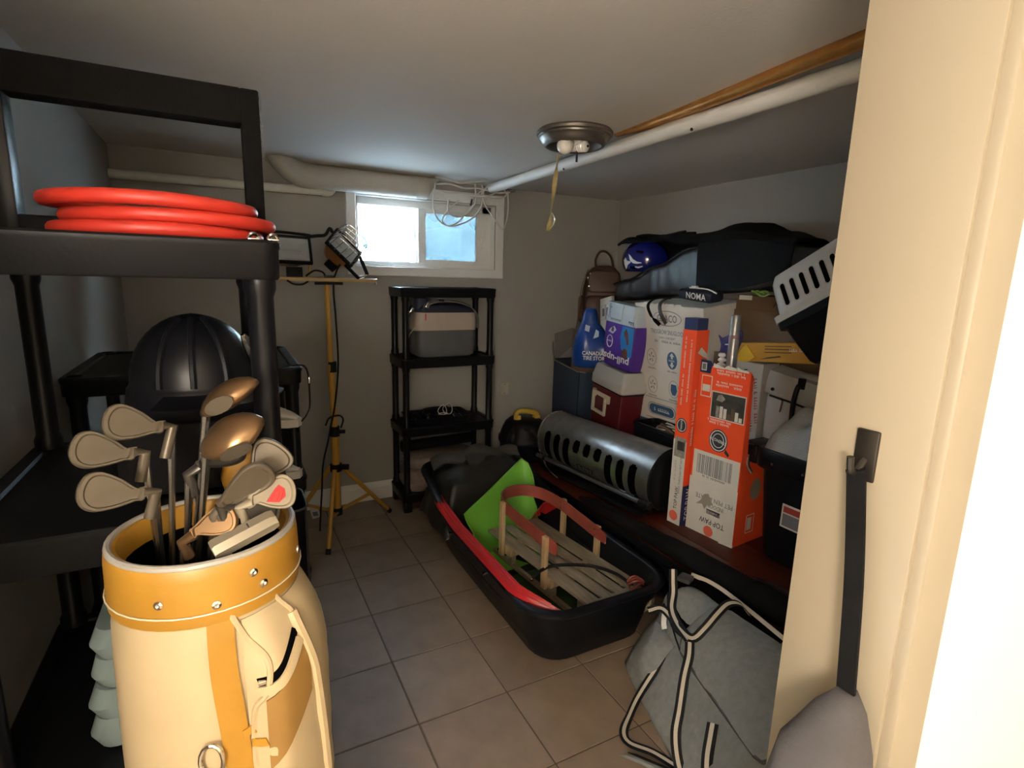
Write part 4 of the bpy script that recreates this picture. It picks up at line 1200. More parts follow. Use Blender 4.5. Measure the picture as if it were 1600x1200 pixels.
link('latch', box(new(), (1.86, 2.965, 0.42), (0.05, 0.03, 0.05), 0.007, rot=Rz(0.6)), YTOOL, vc)
pts = [(1.62, 3.02, 0.50), (1.60, 2.97, 0.50), (1.585, 2.96, 0.42), (1.59, 2.955, 0.30), (1.60, 2.955, 0.16), (1.63, 2.945, 0.07), (1.70, 2.94, 0.05), (1.78, 2.935, 0.07), (1.82, 2.935, 0.2), (1.80, 2.935, 0.40), (1.74, 2.95, 0.50), (1.70, 3.0, 0.52)]
P_ = spline(pts, 14)
link('hose', rod(P_, [0.021 + 0.0022 * (i % 2) for i in range(len(P_))], 10), RUB, vc)
link('hose', rod([(1.60, 3.00, 0.47), (1.565, 2.99, 0.40), (1.562, 3.0, 0.25), (1.565, 3.02, 0.08), (1.575, 3.08, 0.045), (1.58, 3.2, 0.045)], 0.0, 10, sp=12) if False else tube(new(), spline([(1.62, 3.02, 0.49), (1.58, 2.985, 0.44), (1.566, 2.98, 0.3), (1.566, 2.985, 0.12), (1.58, 3.0, 0.05)], 12), 0.019, 10), RUB, vc)
for a in range(4):
    q = T_ @ V((0.13 * math.cos(a * PI / 2 + 0.6), 0.13 * math.sin(a * PI / 2 + 0.6), 0.028))
    link('caster', rod([q + V((-0.012, 0, 0)), q + V((0.012, 0, 0))], 0.027, 12), RUB, vc)
    link('caster_fork', box(new(), q + V((0, 0, 0.03)), (0.035, 0.03, 0.022), 0.003), BLK, vc)

# ------------------------------------------------------------------ black sled tub on the floor
TX0, TX1, TY0, TY1 = 0.915, 1.605, 1.475, 2.99
tub = thing('cargo_sled', 'large black plastic cargo sled on the floor holding smaller sleds', 'sled', (1.26, 2.2, 0))
def zrim(y):
    u = min(1, max(0, (y - 2.25) / 0.65))
    return 0.268 + 0.125 * u * u * (3 - 2 * u)
def tub_ring(inset, zf, zadd, rc):
    """outline with extra points along the sides; zf = share of rim height"""
    cx, cy = (TX0 + TX1) / 2, (TY0 + TY1) / 2
    hx, hy = (TX1 - TX0) / 2 - inset, (TY1 - TY0) / 2 - inset
    base = rr(cx, cy, hx, hy, rc, 7)
    dense = []
    for i, p in enumerate(base):
        q = base[(i + 1) % len(base)]
        n = max(1, int((q - p).length / 0.1))
        for k in range(n):
            dense.append(p.lerp(q, k / n))
    out = []
    for p in dense:
        bow = max(0, (p.y - 2.2) / 0.8)
        x = cx + (p.x - cx) * (1 - 0.10 * bow * bow)
        y = p.y - (0.12 * (1 - zf) * max(0, (p.y - 2.6) / 0.4) if p.y > 2.6 else 0)
        zb = 0.0 if p.y < 2.4 else 0.10 * ((p.y - 2.4) / 0.6) ** 2
        out.append(V((x, y, zb * (1 - zf) + zf * zrim(p.y) + zadd)))
    return out
def same(*rings):
    n = min(len(r) for r in rings)
    out = []
    for r in rings:
        L_ = [0]
        m = len(r)
        for i in range(m):
            L_.append(L_[-1] + (r[(i + 1) % m] - r[i]).length)
        rs = []
        for k in range(96):
            d = L_[-1] * k / 96
            i = max(j for j in range(m) if L_[j] <= d)
            rs.append(r[i].lerp(r[(i + 1) % m], (d - L_[i]) / max(1e-9, L_[i + 1] - L_[i])))
        out.append(rs)
    return out
rings = same(tub_ring(0.10, 0, 0.003, 0.10), tub_ring(0.082, 0.0, 0.014, 0.12), tub_ring(0.062, 0.35, 0, 0.13), tub_ring(0.045, 0.70, 0, 0.14), tub_ring(0.03, 0.72, 0, 0.145), tub_ring(0.018, 0.93, 0, 0.15),
             tub_ring(0.0, 0.94, 0, 0.16), tub_ring(-0.003, 0.96, 0, 0.16), tub_ring(0.002, 1.0, -0.004, 0.16), tub_ring(0.008, 1.0, 0, 0.155), tub_ring(0.034, 1.0, 0.0, 0.14), tub_ring(0.04, 1.0, -0.006, 0.135), tub_ring(0.055, 0.70, 0, 0.13), tub_ring(0.075, 0.35, 0.0, 0.12),
             tub_ring(0.098, 0.0, 0.03, 0.10), tub_ring(0.13, 0.0, 0.02, 0.09))
link('hull', loft(new(), rings), mat('scuffed_black_plastic', (0.007, 0.008, 0.0115), 0.38, spec=0.22, var=0.35, scale=18, bump=0.1, bscale=30), tub, smooth=50)
for y in (1.95, 2.35):
    link('rope_bolt', rod([(TX0 - 0.002, y, zrim(y) - 0.05), (TX0 + 0.025, y, zrim(y) - 0.05)], 0.008, 10), CHROME, tub)
link('tow_rope', rod([(TX0 + 0.0, 1.75, 0.215), (TX0 - 0.004, 1.80, 0.212), (TX0 - 0.004, 2.1, 0.21), (TX0 - 0.004, 2.3, 0.213)], 0.004, 6, sp=5), RUB, tub)

# red toboggan standing on its side along the near-side wall of the tub
rt = thing('red_toboggan', 'long red plastic toboggan wedged along the side of the black sled', 'sled', (1.0, 2.0, 0.03))
ys = [1.53 + (2.70 - 1.53) * i / 26 for i in range(27)]
grid = []
for i, y in enumerate(ys):
    e = min(1, i / 3.0, (26 - i) / 4.0)
    e = math.sin(e * PI / 2)
    zt = 0.275 + 0.05 * max(0, (y - 2.3) / 0.4)
    xo = 0.075 * (1 - min(1, i / 4)) ** 1.5
    row = []
    # foot of the toboggan -> top edge -> turned-over flange with ribs
    for (dx, dz) in ((0.125, -0.22), (0.105, -0.16), (0.082, -0.09), (0.064, -0.03), (0.054, -0.004), (0.046, 0.002), (0.040, -0.003), (0.033, 0.003), (0.026, -0.003), (0.018, 0.002), (0.010, -0.004), (0.006, -0.016)):
        row.append(V((0.958 + 0.055 * (1 - e) * 0.6 + xo + (dx - 0.06) * (0.4 + 0.6 * e) + 0.012, y, max(0.04, zt + 0.012 + dz * (0.3 + 0.7 * e) - 0.05 * (1 - e)))))
    grid.append(row)
link('hull', sheet(new(), grid, 0.004), RED, rt)
link('edge_rib', rod([(grid[i][4][0], grid[i][4][1], grid[i][4][2] + 0.001) for i in range(1, 26)], 0.005, 7), RED, rt)

# green roll-up sled: flat on the bottom, far end curling up
gs = thing('green_sled', 'bright green flexible plastic sled curling up inside the black sled', 'sled', (1.2, 2.2, 0.03))
TOPL = [V((1.02, 2.40, 0.285)), V((1.09, 2.45, 0.300)), V((1.17, 2.50, 0.318)), V((1.25, 2.55, 0.338)), V((1.34, 2.605, 0.366)), V((1.435, 2.655, 0.400)), V((1.505, 2.69, 0.428)), V((1.532, 2.66, 0.405)), V((1.536, 2.61, 0.350)), V((1.530, 2.57, 0.290))]
BOTL = [V((1.05, 2.35, 0.20)), V((1.09, 2.36, 0.13)), V((1.14, 2.38, 0.085)), V((1.20, 2.41, 0.065)), V((1.27, 2.44, 0.065)), V((1.34, 2.465, 0.07)), V((1.41, 2.48, 0.085)), V((1.46, 2.49, 0.11)), V((1.49, 2.50, 0.15)), V((1.51, 2.50, 0.20))]
FARF = [V((1.08 + 0.045 * k, 2.20 + 0.004 * k, 0.036)) for k in range(10)]
grid = []
for a, b, c in zip(TOPL, BOTL, FARF):
    m_ = V((b.x, b.y - 0.04, 0.036 if b.z < 0.2 else b.z - 0.09))
    m_.z = max(0.036, m_.z)
    col = [a] + [a.lerp(b, t) + V((0, 0.03 * math.sin(PI * t), 0)) for t in (0.2, 0.4, 0.6, 0.8)] + [b, b.lerp(m_, 0.5) + V((0, 0.012, -0.008)), V((1.075 + (m_.x - 1.045) * 0.85, 2.28, 0.038)), c]
    grid.append(col)
link('curled_sheet', sheet(new(), grid, 0.006), GREEN, gs, smooth=60)
link('rolled_edge', rod([p + V((0, 0, 0.001)) for p in TOPL], 0.0055, 8), GREEN, gs)

dg = thing('shaded_green_sheet', 'flat shaded part of the green sled under the wooden sled', 'sheet', (1.28, 1.9, 0.03))  # flat part of the green sled, the shade put into its darker colour
link('sheet', sheet(new(), [[V((1.07 + 0.046 * k, 1.68 + 0.048 * j, 0.0335 + 0.001 * math.sin(k + j))) for k in range(10)] for j in range(11)], 0.004), mat('shaded_green_plastic', (0.018, 0.055, 0.014), 0.5), dg)
link('raised_lip', rod([(1.07 + 0.046 * k, 1.68, 0.037) for k in range(10)], 0.004, 7), mat('shaded_green_plastic', (0.018, 0.055, 0.014), 0.5), dg)

# dark tarp and bag heaped in the bow
tarp = thing('dark_tarp', 'crumpled dark coated cloth heaped in the far end of the black sled', 'tarp', (1.25, 2.72, 0.1))
grid = []
for i in range(30):
    u = i / 29
    row = []
    for j in range(36):
        v = j / 35
        x = 0.955 + 0.60 * v
        y = 2.45 + 0.30 * max(0, x - 1.0) + 0.06 + (0.46 - 0.34 * max(0, x - 1.0)) * u
        h = 0.30 + 0.155 * math.sin(PI * min(1, 0.08 + u * 1.0)) * math.sin(PI * (0.06 + 0.86 * v)) ** 0.7
        h += 0.045 * noise.noise(V((x * 5, y * 5, 1.3))) + 0.012 * noise.noise(V((x * 15, y * 15, 4.1)))
        h += 0.007 * math.sin(34 * (x * 0.6 + y) + 5 * noise.noise(V((x * 4, y * 4, 9))))
        e = min(u, 1 - u, v, 1 - v)
        h = h - 0.22 * max(0, 0.10 - e) / 0.10
        row.append(V((x + 0.02 * noise.noise(V((x * 5, y * 5, 7))), y, max(0.06, h))))
    grid.append(row)
link('cloth', sheet(new(), grid, 0.004), BLKL, tarp, smooth=70)
bm = sheet(new(), [[V((1.00 + 0.56 * i / 16, 2.80 + 0.12 * math.sin(j * 0.7) * 0.4 + 0.05 * j / 6 + 0.02 * math.sin(i), 0.395 + 0.045 * math.sin(PI * j / 6) + 0.012 * math.sin(i * 0.9) + 0.035 * math.sin(PI * i / 16))) for j in range(7)] for i in range(17)], 0.006)
wob(bm, 0.012, 8, 4)
link('rolled_hem', bm, mat('charcoal_cloth', (0.05, 0.047, 0.043), 0.75, var=0.3, bump=0.3), tarp, smooth=70)
link('silver_patch', sheet(new(), [[V((1.17 + 0.22 * i / 8, 2.66 + 0.10 * j / 5 + 0.05 * i / 8, 0.456 + 0.024 * math.sin(PI * (i + 2) / 10) - 0.05 * (1 - j / 5) - 0.035 * (i / 8))) for j in range(6)] for i in range(9)], 0.004), SATIN, tarp, smooth=70)

# wooden baby sled with red bentwood rail
ws = thing('wooden_sled', 'weathered slatted wooden sled with a faded red bentwood rail', 'sled', (1.35, 1.95, 0.04))
ang = math.radians(-10.5)   # long axis turned from +Y
so_ = V((1.36, 2.0, 0))
U_ = V((math.sin(-ang) * 0 + math.sin(math.radians(-6)), math.cos(math.radians(-6)), 0))   # towards the far end
W_ = V((U_.y, -U_.x, 0))
def sp(a, b, z):
    return so_ + U_ * a + W_ * b + V((0, 0, z))
SZ = 0.165
def slat(b0, b1, a0, a1, z0=SZ, taper=0.0):
    Mx_ = Matrix.Translation(so_) @ Matrix((W_, U_, V((0, 0, 1)))).transposed().to_4x4()
    bm = loft(new(), [[Mx_ @ V((x, y, z)) for x, z in ((b0 + tp_, z0 - 0.006), (b1 - tp_, z0 - 0.006), (b1 - tp_, z0 + 0.006), (b0 + tp_, z0 + 0.006))] for y, tp_ in ((a0, taper), (a0 + 0.01, 0), (a1 - 0.01, 0), (a1, taper))])
    return link('slat', bm, WOODG, ws, smooth=0)
slat(-0.155, -0.088, -0.37, 0.43)
slat(-0.064, -0.014, -0.36, 0.42)
slat(0.010, 0.058, -0.37, 0.42)
slat(0.082, 0.155, -0.36, 0.42)
for a in (-0.40, ):
    Mx_ = axis_matrix(sp(a + 0.02, 0, SZ + 0.0), (0, 0, 1), W_)
    link('front_crosspiece', box(new(), sp(a + 0.02, 0.0, SZ - 0.004), (0.28, 0.06, 0.022), 0.004, rot=Mx_.to_3x3().to_4x4()), WOODG, ws)
for a in (0.25, -0.08):
    Mx_ = axis_matrix(sp(a, 0, 0), (0, 0, 1), W_)
    link('cross_block', box(new(), sp(a, 0, 0.130), (0.30, 0.05, 0.055), 0.004, rot=Mx_.to_3x3().to_4x4()), WOODP, ws)
for b in (-0.125, 0.125):
    rn = [sp(-0.46, b, 0.15), sp(-0.42, b, 0.085), sp(-0.36, b, 0.052), sp(-0.2, b, 0.052), sp(0.1, b, 0.052), sp(0.42, b, 0.052)]
    bm = new()
    P = spline(rn, 5)
    loft(bm, [[p + W_ * dx + V((0, 0, dz)) for dx, dz in ((-0.009, -0.011), (0.009, -0.011), (0.009, 0.011), (-0.009, 0.011))] for p in P])
    r_ = link('runner', bm, WOODG, ws)
    for a in (-0.30, 0.25, -0.08):
        Mx_ = axis_matrix(sp(a, b, 0), (0, 0, 1), W_)
        link('runner_block', box(new(), sp(a, b, 0.108), (0.028, 0.05, 0.10), 0.003, rot=Mx_.to_3x3().to_4x4()), WOODG, r_)
POST = [(-0.165, 0.28, 0.385), (-0.165, -0.075, 0.352), (0.165, 0.20, 0.36), (0.165, -0.06, 0.318)]
for b, a, zt in POST:
    Mx_ = axis_matrix(sp(a, b, 0), (0, 0, 1), W_)
    link('stake', box(new(), sp(a, b, (zt + 0.10) / 2), (0.020, 0.030, zt - 0.10), 0.003, rot=Mx_.to_3x3().to_4x4()), WOODP, ws)
rail = [sp(-0.14, -0.150, 0.310), sp(-0.075, -0.152, 0.318), sp(0.10, -0.153, 0.335), sp(0.26, -0.150, 0.350), sp(0.35, -0.128, 0.358), sp(0.405, -0.065, 0.362), sp(0.42, 0.0, 0.360), sp(0.405, 0.065, 0.356), sp(0.34, 0.125, 0.346), sp(0.22, 0.150, 0.332), sp(0.08, 0.153, 0.312), sp(-0.13, 0.152, 0.280)]
P = spline(rail, 6)
T2, _u = frames(P)
grid = []
for i, p in enumerate(P):
    e = min(1, i / 3, (len(P) - 1 - i) / 3)
    hgt = 0.064 * (0.75 + 0.25 * math.sin(e * PI / 2))
    grid.append([p + V((0, 0, -hgt / 2 + hgt * k / 3)) for k in range(4)])
rl = link('bentwood_rail', sheet(new(), grid, 0.007), REDW, ws, smooth=50)
for b, a, zt in POST:
    for dz in (-0.015, 0.015):
        q = sp(a, b * 0.88, ((0.318 if b < 0 else 0.290) if a < 0.1 else (0.352 if b < 0 else 0.330)) + dz)
        link('rivet', rod([q - W_ * math.copysign(0.006, b) * 1.0, q - W_ * math.copysign(0.001, b)], 0.004, 8), STEEL, rl)
rp = thing('red_ribbon', 'small red cord knot tied to the near end of the wooden sled', 'cord', sp(-0.36, 0.1, SZ + 0.01))
for k in range(3):
    link('cord_loop', rod([sp(-0.37 + 0.02 * math.cos(a + k), 0.11 + 0.03 * math.sin(a) , SZ + 0.018 + 0.012 * k + 0.012 * math.cos(2 * a)) for a in [2 * PI * i / 14 for i in range(14)]], 0.005, 7, closed=True), REDW, rp)
rb = thing('black_hoop', 'black flexible rod arching across the slats of the wooden sled', 'rod', (1.3, 1.85, 0.2))
link('hoop', rod([(1.135, 1.90, 0.165), (1.18, 1.90, 0.195), (1.252, 1.885, 0.212), (1.384, 1.82, 0.212), (1.465, 1.735, 0.200), (1.500, 1.66, 0.175)], 0.0075, 9, sp=6), RUB, rb)
for q in ((1.135, 1.90, 0.165), (1.50, 1.66, 0.175)):
    link('end_cap', lathe(new(), [(0.004, -0.008), (0.009, -0.003), (0.009, 0.003), (0.004, 0.008)], 10, Matrix.Translation(q)), STEEL, rb)
sk = thing('black_ski', 'narrow black plastic child ski lying beside the wooden sled', 'ski', (1.5, 1.95, 0.1))
P = [V((1.535, 2.38, 0.16)), V((1.525, 2.2, 0.14)), V((1.512, 2.0, 0.13)), V((1.50, 1.8, 0.125)), V((1.505, 1.62, 0.13)), V((1.51, 1.585, 0.15))]
link('ski_body', ribbon(new(), P, (0.55, 0, 0.83), 0.075, 0.008), BLKS, sk)
link('binding', box(new(), (1.50, 1.95, 0.145), (0.03, 0.10, 0.03), 0.006), BLK, sk)
rs = thing('red_plastic_scoop', 'small red plastic scoop behind the bentwood rail of the wooden sled', 'scoop', (1.45, 2.36, 0.1))
bm = sheet(new(), [[V((1.44 + 0.12 * i / 8, 2.44 - 0.02 * j + 0.03 * math.sin(PI * i / 8), 0.16 + 0.022 * j + 0.025 * math.sin(PI * i / 8))) for j in range(5)] for i in range(9)], 0.006)
link('blade', bm, RED, rs)
link('grip', rod([(1.50, 2.46, 0.175), (1.515, 2.53, 0.15), (1.52, 2.60, 0.12)], 0.012, 8), RED, rs)

# ------------------------------------------------------------------ low red-brown platform along the right wall
pf = thing('low_bench', 'long low red-brown wooden bench along the right wall carrying the stored goods', 'bench', (2.18, 1.9, 0))
PX0, PX1, PY0, PY1 = 1.646, 2.71, 0.80, 2.92
for k in range(5):
    a = PX0 + (PX1 - PX0) * k / 5
    b = PX0 + (PX1 - PX0) * (k + 1) / 5
    link('top_board', bx((a + 0.0012, PY0, 0.272), (b - 0.0012, PY1, 0.30), 0.003, 2), CHERRY, pf)
link('edge_strip', bx((PX0 - 0.008, PY0, 0.262), (PX0 - 0.0005, PY1, 0.3005), 0.002), BLK, pf)
link('front_apron', bx((PX0 + 0.02, PY0 + 0.03, 0.18), (PX0 + 0.045, PY1 - 0.03, 0.272), 0.002), BLK, pf)
for x in (PX0 + 0.05, PX1 - 0.05):
    for y in (PY0 + 0.05, (PY0 + PY1) / 2, PY1 - 0.05):
        link('leg', bx((x - 0.03, y - 0.03, 0), (x + 0.03, y + 0.03, 0.272), 0.004), BLK, pf)
link('lower_shelf', bx((PX0 + 0.06, PY0 + 0.05, 0.06), (PX1 - 0.06, PY1 - 0.05, 0.08), 0.002), BLK, pf)
pb_ = thing('long_padded_bag', 'long black padded bag lying along the front edge of the low bench', 'bag', (1.67, 1.2, 0.30))
rings = []
for i in range(25):
    u = i / 24
    y = 2.30 - 1.46 * u
    r = (0.026 + 0.040 * min(1, u * 1.15)) * min(1, 0.35 + i / 2.5, 0.35 + (24 - i) / 2.5)
    x = 1.662 + 0.02 * u
    rings.append([V((x + r * 1.0 * math.cos(a), y, 0.3005 + r * 0.8 + r * 0.8 * math.sin(a))) for a in [2 * PI * j / 16 for j in range(16)]])
bm = loft(new(), rings)
wob(bm, 0.006, 12, 6, keep=lambda c: c.z < 0.306)
link('bag_body', bm, BLKF, pb_)
link('seam_piping', rod([(1.645 + 0.006 * k, 1.55 - 0.12 * k, 0.346 + 0.011 * min(k, 4)) for k in range(6)], 0.003, 6), RUB, pb_)
link('carry_handle', rod([(1.675, 1.20, 0.395), (1.67, 1.17, 0.42), (1.675, 1.07, 0.43), (1.68, 1.03, 0.40)], 0.006, 8, sp=4), RUB, pb_)
link('ring', rod([(1.612 + 0.004 * math.sin(a), 0.98 + 0.02 * math.cos(a), 0.35 + 0.02 * math.sin(a)) for a in [2 * PI * k / 16 for k in range(16)]], 0.003, 6, closed=True), STEEL, pb_)

def yawM(x, y, z, deg, tilt=0.0):
    return Matrix.Translation((x, y, z)) @ Rz(math.radians(deg)) @ Matrix.Rotation(math.radians(tilt), 4, 'X')
def front_face(M, w_, d_):
    return Face(M @ V((-w_ / 2, -d_ / 2, 0)), M.to_3x3() @ V((1, 0, 0)), M.to_3x3() @ V((0, 0, 1)))
def right_face(M, w_, d_):
    return Face(M @ V((w_ / 2, -d_ / 2, 0)), M.to_3x3() @ V((0, 1, 0)), M.to_3x3() @ V((0, 0, 1)))
def lbox(M, a, b, bev=0.0, seg=2, bm=None):
    bm = bm if bm is not None else new()
    c = V([(a[i] + b[i]) / 2 for i in range(3)])
    return box(bm, M @ c, [abs(b[i] - a[i]) for i in range(3)], bev, seg, rot=M.to_3x3().to_4x4())

# ------------------------------------------------------------------ slotted metal drum heater
ht = thing('drum_heater', 'silver slotted metal drum heater lying on black feet on the low bench', 'heater', (1.91, 2.42, 0.30))
HA, HB, HR = V((1.86, 2.86, 0.488)), V((1.962, 1.945, 0.488)), 0.158
ax = (HB - HA).normalized()
sd = V((0, 0, 1)).cross(ax)
sd = -sd if sd.x > 0 else sd
HL = (HB - HA).length
def hp(a, ph, r=HR):
    ph = math.radians(ph)
    return HA + ax * a + sd * (r * math.cos(ph)) + V((0, 0, r * math.sin(ph)))
NA, NP = 230, 120
slots = []
for k in range(9):
    c = 0.095 + 0.0885 * k
    slots.append((c, 0.0275, -46 if not 3 <= k <= 5 else 2, 27 if not 3 <= k <= 5 else 31))
bm = new()
vs = [[bm.verts.new(hp(HL * i / NA, 360 * j / NP)) for j in range(NP)] for i in range(NA + 1)]
for i in range(NA):
    for j in range(NP):
        a = HL * (i + 0.5) / NA
        ph = (360 * (j + 0.5) / NP + 180) % 360 - 180
        hole = False
        for c, hw, p0, p1 in slots:
            if abs(a - c) < hw and p0 < ph < p1:
                e = min(ph - p0, p1 - ph)
                if e >= 9 or abs(a - c) < hw * math.sqrt(max(0, 1 - ((9 - e) / 9) ** 2)):
                    hole = True
        if not hole:
            bm.faces.new((vs[i][j], vs[i][(j + 1) % NP], vs[i + 1][(j + 1) % NP], vs[i + 1][j]))
bmesh.ops.recalc_face_normals(bm, faces=bm.faces)
bmesh.ops.solidify(bm, geom=bm.faces[:], thickness=0.002)
link('drum', bm, GALV, ht, recalc=False)
link('dark_liner', loft(new(), [[hp(a, 360 * j / 32, HR - 0.012) for j in range(32)] for a in (0.004, HL - 0.004)]), INNERB, ht)  # black cylinder added so the drum looks dark through its slots
link('end_rim', rod([hp(0.002, 360 * j / 40, HR + 0.001) for j in range(40)], 0.007, 8, closed=True), CHROME, ht)
link('end_dome', loft(new(), [[hp(-a, 360 * j / 40, r) for j in range(40)] for a, r in ((-0.002, HR), (0.018, HR - 0.006), (0.032, HR - 0.03), (0.04, HR - 0.08), (0.042, 0.002))]), STEEL, ht)
link('end_rim', rod([hp(HL - 0.002, 360 * j / 40, HR + 0.002) for j in range(40)], 0.006, 8, closed=True), RUB, ht)
link('end_cap', loft(new(), [[hp(HL + a, 360 * j / 40, r) for j in range(40)] for a, r in ((-0.002, HR - 0.001), (0.008, HR - 0.012), (0.012, 0.09), (0.010, 0.002))]), BLKS, ht)
for a0, a1 in ((0.02, 0.10), (HL - 0.14, HL - 0.04)):
    for sgn in (-1, 1):
        P0 = HA + ax * (a0 + a1) / 2 + sd * 0.095 * sgn
        link('foot', box(new(), (P0.x, P0.y, 0.360), (0.05, 0.07, 0.07), 0.006, 2, rot=Rz(math.atan2(ax.y, ax.x) + PI / 2)), BLK, ht)
link('shadow_base_tray', box(new(), (HA + HB) / 2 + V((-0.01, 0, -0.172)), (0.30, 0.84, 0.022), 0.006, 2, rot=Rz(math.atan2(ax.y, ax.x) + PI / 2)), BLK, ht)  # black base, also stands in for the shadow on the bench below
rl0, rl1 = HA + sd * 0.155 + V((0, 0, -0.105)) + ax * -0.0, HA + ax * HL + sd * 0.155 + V((0, 0, -0.105))
link('front_rail', rod([rl0, rl1], 0.0125, 12), mat('grey_rail', (0.13, 0.13, 0.13), 0.35, 0.6), ht)
link('rail_end', rod([rl1 - ax * 0.05, rl1 + ax * 0.02], 0.021, 12), RUB, ht)
link('wire_stand', rod([hp(0.05, -40, HR), rl0 + ax * 0.10 + sd * 0.03 + V((0, 0, 0.01)), rl0 + ax * 0.17 + sd * 0.04 + V((0, 0, -0.04)), rl0 + ax * 0.24 + sd * 0.02 + V((0, 0, -0.078))], 0.006, 8, sp=5), CHROME, ht)
sc = new()
random.seed(3)
for k in range(5):
    a0 = 0.375 + 0.03 * k
    tube(sc, [hp(a0 + random.uniform(-0.008, 0.012), -20 - 3 * q - random.uniform(0, 3), HR + 0.002) for q in range(4)], 0.0022, 5)
tube(sc, [hp(0.37 + 0.02 * q, -21 + 1.5 * (q % 2), HR + 0.002) for q in range(8)], 0.002, 5)
link('scrawled_marking', sc, RUB, ht)

# ------------------------------------------------------------------ orange pet-gate cartons
bb = thing('pet_pen_carton', 'wide orange and white pet pen carton upside down on the low bench', 'carton', (2.109, 1.686, 0.30))
M = yawM(2.109, 1.686, 0.30, -84.6)
W, D, HH = 0.263, 0.299, 0.813
body = new()
# deep lower half, only the front panel and narrow cheeks stand at full height
prof = [(-D / 2, 0), (D / 2, 0), (D / 2 - 0.012, 0.30), (D / 2 - 0.03, 0.37), (-D / 2 + 0.038, 0.44), (-D / 2 + 0.024, 0.79), (-D / 2, HH)]
side_up = [(y, z) for y, z in prof]
loft(body, [[M @ V((x, y, z)) for y, z in side_up] for x in (-W / 2, W / 2)])
bmesh.ops.bevel(body, geom=body.edges[:], offset=0.002, segments=1, affect='EDGES')
link('carton_body', body, ORANGE, bb, smooth=20)
F = front_face(M, W, D)
link('white_panel', F.rect(new(), 0.001, 0.0, W - 0.001, 0.268), CARDWH, bb)
link('barcode_panel', F.rect(new(), 0.012, 0.268, W - 0.004, 0.405), PAPER, bb)
bar_ = new()
random.seed(11)
x = 0.035
while x < W - 0.045:
    w_ = random.choice((0.0015, 0.003, 0.0045))
    F.rect(bar_, x, 0.295, x + w_, 0.388, 0.0011)
    x += w_ + random.choice((0.002, 0.003, 0.005))
link('barcode', bar_, INKG, bb, kind='stuff')
F.fine_print(W / 2, 0.285, 0.12, 0.010, INKG, bb, turn=180)
F.text('TOP\u00b7PAW', W * 0.55, 0.075, 0.135, 0.026, INKN, bb, turn=180)
blk_ = link('label_bar', F.rect(new(), W * 0.42, 0.112, W * 0.70, 0.136), INKN, bb)
F.text('2-IN-1', W * 0.56, 0.124, 0.05, 0.013, INKW, bb, turn=180, h=0.0018)
F.text('INDOOR', W * 0.60, 0.155, 0.085, 0.020, INKG, bb, turn=180)
F.text('PET PEN & GATE', W * 0.55, 0.185, 0.20, 0.022, INKG, bb, turn=180)
tear = [(0.05, 0.14), (0.075, 0.165), (0.09, 0.20), (0.115, 0.21), (0.13, 0.18), (0.145, 0.165), (0.11, 0.15), (0.10, 0.128), (0.085, 0.15)]
link('torn_patch', F.poly(new(), tear, 0.0022, 0.001), mat('torn_grey_card', (0.36, 0.32, 0.27), 0.8), bb)
link('round_sticker', F.disc(new(), W * 0.50, 0.028, 0.026, 0.002), CORAL, bb)
link('corner_flap', F.poly(new(), [(W * 0.74, -0.0), (W + 0.004, 0.004), (W + 0.003, 0.016), (W * 0.80, 0.012)], 0.010, 0.008), CARDW, bb)
link('badge', F.disc(new(), W * 0.52, 0.475, 0.049, 0.0015, ry=0.054), INKN, bb)
link('badge_ring', F.ring(new(), W * 0.52, 0.475, 0.044, 0.004, 0.002, ry=0.049), INKW, bb)
link('badge_ring', F.ring(new(), W * 0.52, 0.475, 0.030, 0.003, 0.002, ry=0.034), INKW, bb)
F.text('STRENGTH', W * 0.52, 0.475, 0.088, 0.014, INKW, bb, turn=172, h=0.0028)
link('badge_tail', F.poly(new(), [(W * 0.66, 0.428), (W * 0.74, 0.412), (W * 0.76, 0.424), (W * 0.68, 0.445)], 0.0016), INKN, bb)
pp = link('photo_panel', F.rect(new(), W * 0.30, 0.575, W * 0.97, 0.700), PAPER, bb)
link('photo_print', F.rect(new(), W * 0.315, 0.58, W * 0.955, 0.695, 0.0013), PHOTOP, pp)
random.seed(5)
for k in range(8):
    a = W * 0.34 + W * 0.6 * k / 8
    h_ = random.uniform(0.02, 0.06)
    link('photo_block', F.rect(new(), a, 0.582, a + W * 0.06, 0.582 + h_, 0.0018), random.choice((PHOTOL, CARDW, PHOTOP, CARD)), pp)
link('photo_block', F.poly(new(), [(W * 0.40, 0.66), (W * 0.52, 0.655), (W * 0.58, 0.672), (W * 0.50, 0.69), (W * 0.44, 0.685)], 0.0018), PHOTOL, pp)
for z_, w_ in ((0.565, 0.12), (0.552, 0.10), (0.728, 0.14), (0.742, 0.13), (0.782, 0.15), (0.795, 0.14)):
    F.fine_print(W * 0.62 if z_ > 0.7 else W * 0.5, z_, w_, 0.0095, INKW, bb, turn=180)
sk_ = link('price_label', F.rect(new(), 0.018, 0.665, 0.075, 0.765, 0.001), CARDWH, bb)
link('label_print', F.rect(new(), 0.022, 0.669, 0.071, 0.761, 0.0015), ORANGE, sk_)
link('label_print', F.rect(new(), 0.026, 0.69, 0.067, 0.722, 0.002), PAPER, sk_)
nv = link('navy_tab', F.poly(new(), [(0.004, 0.775), (0.060, 0.775), (0.068, 0.815), (0.058, 0.832), (0.006, 0.835)], 0.002, 0.004), NAVY, bb)
link('tab_barcode', F.rect(new(), 0.012, 0.785, 0.040, 0.822, 0.003), PAPER, nv)
link('tab_print', F.rect(new(), 0.017, 0.79, 0.035, 0.817, 0.0035), INKG, nv)
tb = new()
random.seed(8)
